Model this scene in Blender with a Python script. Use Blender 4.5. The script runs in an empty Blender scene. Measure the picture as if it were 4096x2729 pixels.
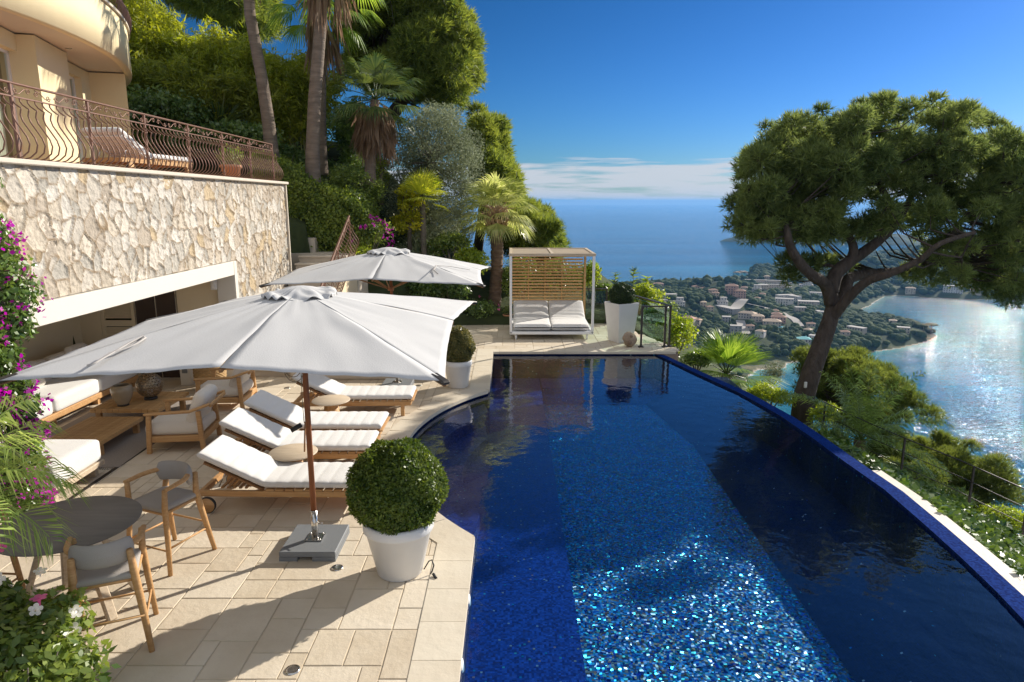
import bpy, bmesh, math, random
import numpy as np
from math import sin, cos, pi, radians as R, sqrt, atan2, hypot
from mathutils import Vector, Matrix, noise as mnoise
sc = bpy.context.scene
col = sc.collection
# ---------------------------------------------------------------- camera
CAMZ, FPX, PITCH = 3.5, 2731.0, R(11.55)
cd = bpy.data.cameras.new("camera"); cd.sensor_width = 36.0; cd.lens = FPX / 4096 * 36.0
cd.clip_start = 0.1; cd.clip_end = 90000
cam = bpy.data.objects.new("camera", cd); col.objects.link(cam)
cam.location = (0, 0, CAMZ); cam.rotation_euler = (pi / 2 - PITCH, 0, 0)
sc.camera = cam
# ---------------------------------------------------------------- sun and sky
SUN_EL, SUN_AZ = R(26.0), R(48.4)          # azimuth from +Y towards +X
sl = bpy.data.lights.new("sun", 'SUN'); sl.energy = 4.7; sl.angle = R(0.53); sl.color = (1.0, 0.93, 0.82)
so = bpy.data.objects.new("sun", sl); col.objects.link(so)
sdir = Vector((sin(SUN_AZ) * cos(SUN_EL), cos(SUN_AZ) * cos(SUN_EL), sin(SUN_EL)))
so.rotation_euler = (-sdir).to_track_quat('-Z', 'Y').to_euler()
w = bpy.data.worlds.new("World"); sc.world = w; w.use_nodes = True
nt = w.node_tree; nt.nodes.clear()
def N(nt, t, **k):
    n = nt.nodes.new(t)
    for a, b in k.items():
        if a in n.inputs.keys() if hasattr(n, 'inputs') else False: n.inputs[a].default_value = b
        else: setattr(n, a, b)
    return n
sky = N(nt, 'ShaderNodeTexSky'); sky.sky_type = 'NISHITA'; sky.sun_disc = False
sky.sun_elevation = SUN_EL; sky.sun_rotation = SUN_AZ; sky.altitude = 150; sky.air_density = 1.0; sky.dust_density = 0.25; sky.ozone_density = 3.5
tc = N(nt, 'ShaderNodeTexCoord'); sx = N(nt, 'ShaderNodeSeparateXYZ'); nt.links.new(tc.outputs['Generated'], sx.inputs[0])
def M_(nt, op, a, b=None, c=None, clamp=False):
    n = nt.nodes.new('ShaderNodeMath'); n.operation = op; n.use_clamp = clamp
    for i, v in enumerate((a, b, c)):
        if v is None: continue
        if isinstance(v, (int, float)): n.inputs[i].default_value = v
        else: nt.links.new(v, n.inputs[i])
    return n.outputs[0]
# clear winter air: deepen the blue channel by channel
sc3 = N(nt, 'ShaderNodeSeparateColor'); nt.links.new(sky.outputs[0], sc3.inputs[0]); cc3 = N(nt, 'ShaderNodeCombineColor')
for i, (pw, mu) in enumerate(((1.9, .034), (1.5, .122), (1.85, .092))): nt.links.new(M_(nt, 'MINIMUM', M_(nt, 'MULTIPLY', M_(nt, 'POWER', sc3.outputs[i], pw), mu), 9.0), cc3.inputs[i])
az = M_(nt, 'ARCTAN2', sx.outputs[0], sx.outputs[1])
cb = N(nt, 'ShaderNodeCombineXYZ'); nt.links.new(M_(nt, 'MULTIPLY', az, 7.0), cb.inputs[0]); nt.links.new(M_(nt, 'MULTIPLY', sx.outputs[2], 95.0), cb.inputs[1])
nz = N(nt, 'ShaderNodeTexNoise'); nz.inputs['Scale'].default_value = 1.0; nz.inputs['Detail'].default_value = 6.0; nz.inputs['Roughness'].default_value = 0.55
nt.links.new(cb.outputs[0], nz.inputs['Vector'])
# the cloud bank lies low over the horizon: dense below 3.4 degrees, loose wisps up to 4.4
mr = N(nt, 'ShaderNodeMapRange'); mr.interpolation_type = 'SMOOTHSTEP'
mr.inputs['From Min'].default_value = 0.079; mr.inputs['From Max'].default_value = 0.040; mr.inputs['To Min'].default_value = -0.30; mr.inputs['To Max'].default_value = 0.16
nt.links.new(sx.outputs[2], mr.inputs['Value'])
cov = M_(nt, 'ADD', nz.outputs['Fac'], mr.outputs[0])
mask = M_(nt, 'MULTIPLY', M_(nt, 'SUBTRACT', cov, 0.50), 6.5, clamp=True)
mask = M_(nt, 'MULTIPLY', mask, 0.85)
mx = N(nt, 'ShaderNodeMix'); mx.data_type = 'RGBA'; nt.links.new(mask, mx.inputs['Factor'])
nt.links.new(cc3.outputs[0], mx.inputs['A']); mx.inputs['B'].default_value = (4.1, 4.2, 4.5, 1)
# added fill light: bright cloud cover overhead and behind the camera, out of view
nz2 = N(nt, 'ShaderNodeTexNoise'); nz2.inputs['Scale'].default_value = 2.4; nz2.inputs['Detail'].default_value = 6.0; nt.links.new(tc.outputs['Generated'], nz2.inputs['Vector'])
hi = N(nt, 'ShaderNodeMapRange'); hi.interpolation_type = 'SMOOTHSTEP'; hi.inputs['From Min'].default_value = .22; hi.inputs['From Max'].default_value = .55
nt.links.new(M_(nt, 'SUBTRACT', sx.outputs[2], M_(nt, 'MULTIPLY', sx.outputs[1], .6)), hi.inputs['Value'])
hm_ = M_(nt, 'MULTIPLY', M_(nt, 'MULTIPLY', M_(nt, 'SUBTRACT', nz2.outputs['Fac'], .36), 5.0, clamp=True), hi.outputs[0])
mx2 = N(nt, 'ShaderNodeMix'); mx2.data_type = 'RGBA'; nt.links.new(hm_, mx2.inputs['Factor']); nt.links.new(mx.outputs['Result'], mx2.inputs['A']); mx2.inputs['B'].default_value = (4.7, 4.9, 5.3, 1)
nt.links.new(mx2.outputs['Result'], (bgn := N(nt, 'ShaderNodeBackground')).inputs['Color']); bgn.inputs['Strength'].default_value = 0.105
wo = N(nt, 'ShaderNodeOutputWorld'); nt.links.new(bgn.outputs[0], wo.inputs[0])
sc.view_settings.view_transform = 'Standard'; sc.view_settings.look = 'None'; sc.view_settings.gamma = 1.0
sc.view_settings.exposure = 0.62; sc.view_settings.use_curve_mapping = False
# ---------------------------------------------------------------- measuring helpers
def ray(u, v):
    x = (u - 2048) / FPX; y = (1364.5 - v) / FPX
    return Vector((x, cos(PITCH) + y * sin(PITCH), -sin(PITCH) + y * cos(PITCH)))
def at(u, v, z=0.0):
    d = ray(u, v); t = (z - CAMZ) / d.z
    return Vector((0, 0, CAMZ)) + d * t
def atY(u, v, Y):
    d = ray(u, v); return Vector((0, 0, CAMZ)) + d * (Y / d.y)
# ---------------------------------------------------------------- mesh builder
class MB:
    def __init__(s): s.v = []; s.f = []; s.sm = []
    def add(s, vs, fs, smooth=False):
        o = len(s.v); s.v += [tuple(p) for p in vs]; s.f += [tuple(i + o for i in f) for f in fs]; s.sm += [smooth] * len(fs); return s
    def box(s, c, d, rz=0.0, M=None, bev=0.0):
        hx, hy, hz = d[0] / 2, d[1] / 2, d[2] / 2
        if bev > 0:
            bev = min(bev, hx * .9, hy * .9, hz * .9)
            bm = bmesh.new(); bmesh.ops.create_cube(bm, size=1.0)
            for q in bm.verts: q.co = (q.co.x * d[0], q.co.y * d[1], q.co.z * d[2])
            bmesh.ops.bevel(bm, geom=list(bm.edges), offset=bev, segments=1, affect='EDGES')
            vs = [q.co.copy() for q in bm.verts]; bm.verts.index_update(); fs = [[q.index for q in f.verts] for f in bm.faces]; bm.free()
        else:
            vs = [Vector((x * hx, y * hy, z * hz)) for x in (-1, 1) for y in (-1, 1) for z in (-1, 1)]
            fs = [(0, 1, 3, 2), (4, 6, 7, 5), (0, 4, 5, 1), (2, 3, 7, 6), (0, 2, 6, 4), (1, 5, 7, 3)]
        m = Matrix.Translation(c) @ (M.to_4x4() if M else Matrix.Rotation(rz, 4, 'Z'))
        return s.add([m @ q for q in vs], fs)
    def bar(s, a, b, wd, ht, up=(0, 0, 1), bev=0.0):
        a = Vector(a); b = Vector(b); y = (b - a); L = y.length; y.normalize()
        x = y.cross(Vector(up)); 
        if x.length < 1e-4: x = y.cross(Vector((1, 0, 0)))
        x.normalize(); z = x.cross(y)
        return s.box((a + b) / 2, (wd, L, ht), M=Matrix((x, y, z)).transposed(), bev=bev)
    def tube(s, pts, r, n=8, cap=True, flat=1.0, closed=False):
        pts = [Vector(p) for p in pts]; k = len(pts); rs = r if isinstance(r, (list, tuple)) else [r] * k
        up = None; vs = []; fs = []
        for i, p in enumerate(pts):
            if closed: t = pts[(i + 1) % k] - pts[i - 1]
            else: t = pts[min(i + 1, k - 1)] - pts[max(i - 1, 0)]
            if t.length < 1e-9: t = Vector((0, 0, 1))
            t.normalize()
            if up is None:
                up = Vector((0, 0, 1)) if abs(t.z) < .9 else Vector((1, 0, 0))
            x = t.cross(up)
            if x.length < 1e-5: x = t.orthogonal()
            x.normalize(); up = x.cross(t); up.normalize()
            for j in range(n):
                a = 2 * pi * j / n; vs.append(p + x * cos(a) * rs[i] + up * sin(a) * rs[i] * flat)
        m = k if closed else k - 1
        for i in range(m):
            for j in range(n):
                a, b = i * n + j, i * n + (j + 1) % n; c, d = ((i + 1) % k) * n + (j + 1) % n, ((i + 1) % k) * n + j
                fs.append((a, b, c, d))
        if cap and not closed: fs.append(tuple(range(n))[::-1]); fs.append(tuple((k - 1) * n + j for j in range(n)))
        return s.add(vs, fs, True)
    def lathe(s, prof, c=(0, 0, 0), n=40):
        c = Vector(c); vs = []; fs = []
        for r, z in prof:
            for j in range(n): a = 2 * pi * j / n; vs.append(c + Vector((r * cos(a), r * sin(a), z)))
        for i in range(len(prof) - 1):
            for j in range(n):
                fs.append((i * n + j, i * n + (j + 1) % n, (i + 1) * n + (j + 1) % n, (i + 1) * n + j))
        return s.add(vs, fs, True)
    def poly(s, pts): return s.add(pts, [tuple(range(len(pts)))])
    def prism(s, pts2, z0, z1):
        n = len(pts2); vs = [(p[0], p[1], z0) for p in pts2] + [(p[0], p[1], z1) for p in pts2]
        fs = [tuple(range(n))[::-1], tuple(range(n, 2 * n))] + [(i, (i + 1) % n, n + (i + 1) % n, n + i) for i in range(n)]
        return s.add(vs, fs)
    def soft(s, c, d, r=0.05, n=7, puff=0.0, M=None, rz=0.0, wr=0.0, seed=0):
        hx, hy, hz = d[0] / 2, d[1] / 2, d[2] / 2; r = min(r, hx, hy, hz)
        m = Matrix.Translation(c) @ (M.to_4x4() if M else Matrix.Rotation(rz, 4, 'Z')); idx = {}; vs = []; fs = []
        def q(i, j, k):
            key = (i, j, k)
            if key in idx: return idx[key]
            def g(t):
                t = t / n; return 2 * t - 1
            p = Vector((g(i), g(j), g(k)))
            e = lambda t: math.copysign(1 - (1 - abs(t)) ** 1.6, t)
            p0 = Vector((e(p.x) * hx, e(p.y) * hy, e(p.z) * hz))
            inn = Vector((max(-hx + r, min(hx - r, p0.x)), max(-hy + r, min(hy - r, p0.y)), max(-hz + r, min(hz - r, p0.z))))
            dd = p0 - inn
            if dd.length > 1e-9: p0 = inn + dd.normalized() * r
            if puff: p0.z += math.copysign(1, p.z) * puff * (1 - p.x ** 2) * (1 - p.y ** 2) if abs(p.z) > .3 else 0
            if wr: p0 += Vector((0, 0, 1)) * wr * mnoise.noise(Vector((p0.x * 5 + seed, p0.y * 5, p0.z * 3)))
            vs.append(m @ p0); idx[key] = len(vs) - 1; return idx[key]
        for a in range(n):
            for b in range(n):
                fs += [(q(a, b, 0), q(a, b + 1, 0), q(a + 1, b + 1, 0), q(a + 1, b, 0)), (q(a, b, n), q(a + 1, b, n), q(a + 1, b + 1, n), q(a, b + 1, n)),
                       (q(a, 0, b), q(a + 1, 0, b), q(a + 1, 0, b + 1), q(a, 0, b + 1)), (q(a, n, b), q(a, n, b + 1), q(a + 1, n, b + 1), q(a + 1, n, b)),
                       (q(0, a, b), q(0, a, b + 1), q(0, a + 1, b + 1), q(0, a + 1, b)), (q(n, a, b), q(n, a + 1, b), q(n, a + 1, b + 1), q(n, a, b + 1))]
        return s.add(vs, fs, True)
    def grid(s, fn, nu, nv, smooth=True):
        vs = [fn(i / nu, j / nv) for i in range(nu + 1) for j in range(nv + 1)]
        fs = [(i * (nv + 1) + j, (i + 1) * (nv + 1) + j, (i + 1) * (nv + 1) + j + 1, i * (nv + 1) + j + 1) for i in range(nu) for j in range(nv)]
        return s.add(vs, fs, smooth)
    def build(s, name, m=None, parent=None):
        me = bpy.data.meshes.new(name); me.from_pydata(s.v, [], s.f)
        me.polygons.foreach_set('use_smooth', s.sm); me.update()
        return link(name, me, m, parent)
def link(name, me, m, parent=None):
    o = bpy.data.objects.new(name, me); col.objects.link(o)
    if m is not None: me.materials.append(m)
    if parent is not None: o.parent = parent
    return o
def np_mesh(name, V, nper, F=None):
    me = bpy.data.meshes.new(name); V = np.asarray(V, dtype=np.float32).reshape(-1, 3)
    if F is None: F = np.arange(len(V), dtype=np.int32).reshape(-1, nper)
    nf = len(F); me.vertices.add(len(V)); me.vertices.foreach_set('co', V.ravel())
    me.loops.add(nf * nper); me.loops.foreach_set('vertex_index', np.asarray(F, dtype=np.int32).ravel())
    me.polygons.add(nf); me.polygons.foreach_set('loop_start', np.arange(nf, dtype=np.int32) * nper)
    try: me.polygons.foreach_set('loop_total', np.full(nf, nper, dtype=np.int32))
    except Exception: pass
    me.update(calc_edges=True); me.validate(); return me
def tag(o, label=None, cat=None, group=None, kind=None):
    if label: o['label'] = label
    if cat: o['category'] = cat
    if group: o['group'] = group
    if kind: o['kind'] = kind
    return o
def thing(name, label, cat, loc=(0, 0, 0), rz=0.0, group=None):
    o = bpy.data.objects.new(name, None); o.empty_display_size = .2; col.objects.link(o); o.location = loc; o.rotation_euler = (0, 0, rz)
    return tag(o, label, cat, group)
def struct(name, mb, m): return tag(mb.build(name, m), kind='structure')
def dup(root, loc=None, rz=None, label=None, scale=None):
    def rec(o, par):
        c = o.copy(); col.objects.link(c)
        if par is not None: c.parent = par
        for k in list(o.children): rec(k, c)
        return c
    r = rec(root, None)
    if loc is not None: r.location = loc
    if rz is not None: r.rotation_euler = (0, 0, rz)
    if label: r['label'] = label
    if scale: r.scale = (scale,) * 3
    return r
# ---------------------------------------------------------------- materials
def mat(name, c, rough=0.6, var=0.0, vs=4.0, bump=0.0, bs=30.0, metal=0.0, spec=0.5, trans=0.0, sheen=0.0, island=0.0, c2=None, aniso=None, stain=0.0, bd=0.02):
    m = bpy.data.materials.new(name); m.use_nodes = True; nt = m.node_tree; b = nt.nodes['Principled BSDF']
    b.inputs['Base Color'].default_value = (*c, 1); b.inputs['Roughness'].default_value = rough; b.inputs['Metallic'].default_value = metal
    b.inputs['Specular IOR Level'].default_value = spec
    if trans: b.inputs['Transmission Weight'].default_value = trans
    if sheen: b.inputs['Sheen Weight'].default_value = sheen
    tc = N(nt, 'ShaderNodeTexCoord'); src = tc.outputs['Object']
    if aniso:
        mp = N(nt, 'ShaderNodeMapping'); mp.inputs['Scale'].default_value = aniso; nt.links.new(src, mp.inputs[0]); src = mp.outputs[0]
    if var or c2 or island:
        n = N(nt, 'ShaderNodeTexNoise'); n.inputs['Scale'].default_value = vs; n.inputs['Detail'].default_value = 5; nt.links.new(src, n.inputs['Vector'])
        f = M_(nt, 'MULTIPLY', M_(nt, 'SUBTRACT', n.outputs['Fac'], .5), 2.4)
        if island:
            g = N(nt, 'ShaderNodeNewGeometry'); f = M_(nt, 'ADD', M_(nt, 'MULTIPLY', f, 1.0 if (var or c2) else 0.0), M_(nt, 'MULTIPLY', M_(nt, 'SUBTRACT', g.outputs['Random Per Island'], .5), island * 2))
        if c2:
            mxx = N(nt, 'ShaderNodeMix'); mxx.data_type = 'RGBA'; mxx.inputs['A'].default_value = (*c, 1); mxx.inputs['B'].default_value = (*c2, 1)
            nt.links.new(M_(nt, 'ADD', M_(nt, 'MULTIPLY', f, .6), .5, clamp=True), mxx.inputs['Factor']); cc = mxx.outputs['Result']
        else:
            rgb = N(nt, 'ShaderNodeRGB'); rgb.outputs[0].default_value = (*c, 1); cc = rgb.outputs[0]
        vv = var if var else .0
        if vv:
            h = N(nt, 'ShaderNodeHueSaturation'); nt.links.new(cc, h.inputs['Color']); nt.links.new(M_(nt, 'ADD', M_(nt, 'MULTIPLY', f, vv), 1.0), h.inputs['Value']); cc = h.outputs[0]
        nt.links.new(cc, b.inputs['Base Color'])
    if bump:
        n2 = N(nt, 'ShaderNodeTexNoise'); n2.inputs['Scale'].default_value = bs; n2.inputs['Detail'].default_value = 6; nt.links.new(src, n2.inputs['Vector'])
        bp = N(nt, 'ShaderNodeBump'); bp.inputs['Strength'].default_value = bump; bp.inputs['Distance'].default_value = bd
        nt.links.new(n2.outputs['Fac'], bp.inputs['Height']); nt.links.new(bp.outputs[0], b.inputs['Normal'])
    return m
def leafmat(name, c1, c2, tl=0.35, rough=0.45, scale=1.2, isl=.5, spec=0.4, tcol=None):
    c1 = tuple(x * 1.35 for x in c1); c2 = tuple(min(x * 1.35, .8) for x in c2) ; tl = min(.6, tl + .08)
    m = bpy.data.materials.new(name); m.use_nodes = True; nt = m.node_tree; b = nt.nodes['Principled BSDF']
    b.inputs['Roughness'].default_value = rough; b.inputs['Specular IOR Level'].default_value = spec
    tc = N(nt, 'ShaderNodeTexCoord'); n = N(nt, 'ShaderNodeTexNoise'); n.inputs['Scale'].default_value = scale; n.inputs['Detail'].default_value = 3
    nt.links.new(tc.outputs['Object'], n.inputs['Vector']); g = N(nt, 'ShaderNodeNewGeometry')
    f = M_(nt, 'ADD', M_(nt, 'MULTIPLY', M_(nt, 'SUBTRACT', n.outputs['Fac'], .5), 2.2), M_(nt, 'MULTIPLY', M_(nt, 'SUBTRACT', g.outputs['Random Per Island'], .5), isl * 2))
    f = M_(nt, 'ADD', f, .5, clamp=True)
    mx = N(nt, 'ShaderNodeMix'); mx.data_type = 'RGBA'; mx.inputs['A'].default_value = (*c1, 1); mx.inputs['B'].default_value = (*c2, 1); nt.links.new(f, mx.inputs['Factor'])
    nt.links.new(mx.outputs['Result'], b.inputs['Base Color'])
    t = N(nt, 'ShaderNodeBsdfTranslucent'); h = N(nt, 'ShaderNodeHueSaturation'); h.inputs['Value'].default_value = 1.5; h.inputs['Saturation'].default_value = 1.1; h.inputs['Hue'].default_value = .485
    nt.links.new(mx.outputs['Result'], h.inputs['Color']); nt.links.new(h.outputs[0], t.inputs[0])
    ms = N(nt, 'ShaderNodeMixShader'); ms.inputs[0].default_value = tl; nt.links.new(b.outputs[0], ms.inputs[1]); nt.links.new(t.outputs[0], ms.inputs[2])
    nt.links.new(ms.outputs[0], nt.nodes['Material Output'].inputs[0]); return m
def woodmat(name, c1, c2, rough=.55, sc_=(1, 14, 14), s=3.0):
    m = bpy.data.materials.new(name); m.use_nodes = True; nt = m.node_tree; b = nt.nodes['Principled BSDF']; b.inputs['Roughness'].default_value = rough
    b.inputs['Specular IOR Level'].default_value = .3
    tc = N(nt, 'ShaderNodeTexCoord'); mp = N(nt, 'ShaderNodeMapping'); mp.inputs['Scale'].default_value = sc_; nt.links.new(tc.outputs['Object'], mp.inputs[0])
    n = N(nt, 'ShaderNodeTexNoise'); n.inputs['Scale'].default_value = s; n.inputs['Detail'].default_value = 6; n.inputs['Distortion'].default_value = .6; nt.links.new(mp.outputs[0], n.inputs[0])
    g = N(nt, 'ShaderNodeNewGeometry')
    f = M_(nt, 'ADD', M_(nt, 'MULTIPLY', M_(nt, 'SUBTRACT', n.outputs['Fac'], .5), 2.6), M_(nt, 'MULTIPLY', g.outputs['Random Per Island'], .45)); f = M_(nt, 'ADD', f, .28, clamp=True)
    mx = N(nt, 'ShaderNodeMix'); mx.data_type = 'RGBA'; mx.inputs['A'].default_value = (*c1, 1); mx.inputs['B'].default_value = (*c2, 1); nt.links.new(f, mx.inputs['Factor']); nt.links.new(mx.outputs['Result'], b.inputs['Base Color'])
    bp = N(nt, 'ShaderNodeBump'); bp.inputs['Strength'].default_value = .25; bp.inputs['Distance'].default_value = .004; nt.links.new(n.outputs['Fac'], bp.inputs['Height']); nt.links.new(bp.outputs[0], b.inputs['Normal'])
    return m
M = {}
M['teak'] = woodmat('teak', (.42, .22, .085), (.55, .33, .15))
M['teak_dark'] = woodmat('teak_dark', (.19, .09, .035), (.30, .155, .065))
M['teak_pole'] = woodmat('teak_pole', (.20, .068, .028), (.31, .115, .045), sc_=(14, 14, 1))
M['teak_grey'] = woodmat('teak_grey', (.42, .33, .23), (.56, .46, .34))
M['slat_wood'] = woodmat('slat_wood', (.44, .245, .09), (.60, .37, .17))
M['cushion'] = mat('cushion', (.68, .665, .64), .9, var=.03, bump=.25, bs=160, sheen=.3)
M['cream'] = mat('cream_cushion', (.68, .62, .54), .9, var=.03, bump=.25, bs=120, sheen=.3)
M['grey_fabric'] = mat('grey_fabric', (.36, .33, .30), .95, var=.06, bump=.3, bs=200)
M['canvas'] = mat('canvas', (.51, .505, .50), .9, var=.03, vs=3, bump=.12, bs=90)
M['white_paint'] = mat('white_paint', (.78, .76, .72), .45, var=.03)
M['white_plastic'] = mat('white_plastic', (.68, .67, .655), .42, var=.07, vs=4)
M['old_white_plastic'] = mat('old_white_plastic', (.66, .64, .61), .42, var=.12, vs=5)
M['plaster_yellow'] = mat('plaster_yellow', (.74, .62, .38), .85, var=.05, vs=1.2, bump=.15, bs=60)
M['plaster_white'] = mat('plaster_white', (.64, .60, .53), .8, var=.03, vs=1.5, bump=.1, bs=60)
M['plaster_beige'] = mat('plaster_beige', (.70, .58, .39), .85, var=.04, vs=1.5, bump=.1, bs=60)
M['soffit'] = mat('soffit', (.62, .55, .45), .85, var=.03)
M['cap_stone'] = mat('cap_stone', (.56, .49, .40), .7, var=.08, vs=6, bump=.2, bs=50)
M['terracotta'] = mat('terracotta', (.52, .25, .13), .75, var=.12, vs=6)
M['iron'] = mat('iron', (.20, .105, .07), .45, var=.2, vs=8, metal=.3)
M['dark_metal'] = mat('dark_metal', (.05, .042, .036), .45, metal=.4, var=.1)
M['white_metal'] = mat('white_metal', (.78, .78, .78), .35)
M['chrome'] = mat('chrome', (.62, .60, .57), .22, metal=1.0)
M['granite'] = mat('granite', (.17, .18, .19), .6, var=.25, vs=160, bump=.1, bs=300)
M['black'] = mat('black_rubber', (.02, .02, .02), .6)
M['rope'] = mat('rope', (.22, .17, .11), .8)
M['strap'] = mat('strap', (.46, .43, .40), .9, var=.1)
M['dark_glass'] = mat('dark_glass', (.05, .03, .022), .08, spec=.8)
M['rock'] = mat('rock', (.32, .24, .17), .9, var=.25, vs=9, bump=.8, bs=25)
M['wicker'] = mat('wicker', (.42, .27, .12), .8, var=.25, vs=30)
M['rug'] = mat('rug', (.30, .26, .225), .95, var=.25, vs=70, bump=.6, bs=120)
M['rug_light'] = mat('rug_light', (.50, .46, .42), .95, var=.15, vs=70, bump=.6, bs=120)
M['slate_top'] = mat('slate_top', (.13, .117, .105), .55, c2=(.21, .19, .17), vs=2.2, aniso=(1, 7, 1), spec=.35)
M['bark_pine'] = mat('bark_pine', (.026, .019, .015), .95, c2=(.10, .076, .06), vs=9, bump=1.0, bs=9, aniso=(1, 1, .4), bd=.09)
M['bark_palm'] = mat('bark_palm', (.10, .075, .055), .95, c2=(.26, .20, .155), vs=3, bump=1.0, bs=7, aniso=(1, 1, 5))
M['bark_grey'] = mat('bark_grey', (.12, .10, .08), .95, c2=(.2, .17, .14), vs=7, bump=.8, bs=16)
M['bark_rough_palm'] = mat('bark_rough_palm', (.05, .032, .024), .95, c2=(.24, .17, .12), vs=5, bump=1.0, bs=9, aniso=(1, 1, 2.4))
M['dead_frond'] = leafmat('dead_frond', (.13, .085, .05), (.26, .18, .12), .25, .8)
M['boot'] = mat('palm_boot', (.40, .28, .17), .9, var=.3, vs=5, island=.6)
M['soil'] = mat('soil', (.10, .068, .045), .95, var=.3, vs=12, bump=.8, bs=30)
# pine crown colours and other leaves
M['pine'] = leafmat('pine_needles', (.060, .095, .030), (.175, .215, .065), .42, .55, scale=.7)
M['pine_far'] = leafmat('pine_needles_hill', (.062, .10, .022), (.20, .235, .045), .42, .55, scale=.6)
M['pine_low'] = leafmat('pine_needles_low', (.055, .085, .018), (.165, .20, .045), .4, .5, scale=.8)
M['bamboo'] = leafmat('bamboo_leaves', (.14, .18, .02), (.31, .33, .045), .45, .45, scale=.45, spec=.4)
M['bamboo_dark'] = leafmat('bamboo_leaves_dark', (.11, .14, .02), (.25, .27, .04), .4, .5, scale=.6)
M['olive'] = leafmat('olive_leaves', (.08, .10, .05), (.21, .235, .15), .2, .65, scale=.8, spec=.2)
M['laurel'] = leafmat('laurel_leaves', (.04, .085, .018), (.13, .20, .04), .3, .3, spec=.6)
M['hedge'] = leafmat('hedge_leaves', (.06, .10, .018), (.19, .24, .04), .3, .45)
M['shrub'] = leafmat('shrub_leaves', (.055, .10, .022), (.19, .24, .05), .35, .35, spec=.6)
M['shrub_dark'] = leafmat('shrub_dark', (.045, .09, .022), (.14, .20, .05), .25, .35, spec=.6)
M['lime'] = leafmat('lime_leaves', (.11, .17, .02), (.27, .32, .045), .45, .4)
M['yellow_leaf'] = leafmat('yellow_leaves', (.20, .23, .02), (.44, .42, .04), .45, .4)
M['box'] = leafmat('box_leaves', (.035, .068, .010), (.115, .155, .025), .25, .42, scale=5, spec=.35)
M['box_dark'] = leafmat('box_leaves_dark', (.012, .028, .010), (.04, .065, .02), .2, .4, scale=6)
M['box_brown'] = leafmat('box_leaves_brown', (.06, .07, .022), (.20, .18, .06), .25, .4, scale=6)
M['fan'] = leafmat('fan_fronds', (.07, .14, .02), (.24, .34, .06), .42, .35, spec=.6)
M['fan_dark'] = leafmat('fan_fronds_dark', (.03, .06, .02), (.10, .13, .035), .3, .35, spec=.6)
M['fan_yellow'] = leafmat('fan_fronds_yellow', (.20, .26, .03), (.48, .50, .07), .45, .4)
M['jelly'] = leafmat('jelly_palm_fronds', (.17, .21, .05), (.38, .40, .16), .4, .35, spec=.6)
M['feather'] = leafmat('feather_fronds', (.07, .12, .025), (.22, .30, .07), .35, .3, spec=.7)
M['date'] = leafmat('date_fronds', (.13, .21, .045), (.38, .46, .14), .4, .28, spec=.7)
M['grassy'] = leafmat('spiky_leaves', (.12, .16, .09), (.36, .40, .26), .25, .35, spec=.6)
M['ivy'] = leafmat('ivy_leaves', (.03, .07, .012), (.12, .18, .035), .2, .35, spec=.45)
M['pink_flower'] = leafmat('pink_petals', (.62, .06, .22), (.85, .25, .42), .4, .5)
M['white_flower'] = leafmat('white_petals', (.75, .68, .60), (.88, .84, .78), .4, .5)
M['magenta'] = leafmat('magenta_bracts', (.22, .01, .20), (.50, .03, .36), .4, .5)
M['far_tree'] = None
def vcmat(name, attr, rough=.85, bump=.9, bs=16, mult=1.0):
    m = bpy.data.materials.new(name); m.use_nodes = True; nt = m.node_tree; b = nt.nodes['Principled BSDF']; b.inputs['Roughness'].default_value = rough; b.inputs['Specular IOR Level'].default_value = .25
    a = N(nt, 'ShaderNodeAttribute'); a.attribute_name = attr
    tc = N(nt, 'ShaderNodeTexCoord'); n = N(nt, 'ShaderNodeTexNoise'); n.inputs['Scale'].default_value = bs; n.inputs['Detail'].default_value = 7; nt.links.new(tc.outputs['Object'], n.inputs[0])
    h = N(nt, 'ShaderNodeHueSaturation'); nt.links.new(a.outputs['Color'], h.inputs['Color']); nt.links.new(M_(nt, 'ADD', M_(nt, 'MULTIPLY', M_(nt, 'SUBTRACT', n.outputs['Fac'], .5), .8), mult), h.inputs['Value'])
    nt.links.new(h.outputs[0], b.inputs['Base Color'])
    bp = N(nt, 'ShaderNodeBump'); bp.inputs['Strength'].default_value = bump; bp.inputs['Distance'].default_value = .03; nt.links.new(n.outputs['Fac'], bp.inputs['Height']); nt.links.new(bp.outputs[0], b.inputs['Normal'])
    return m
M['stone_wall'] = vcmat('stone_wall', 'tone')
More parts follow.
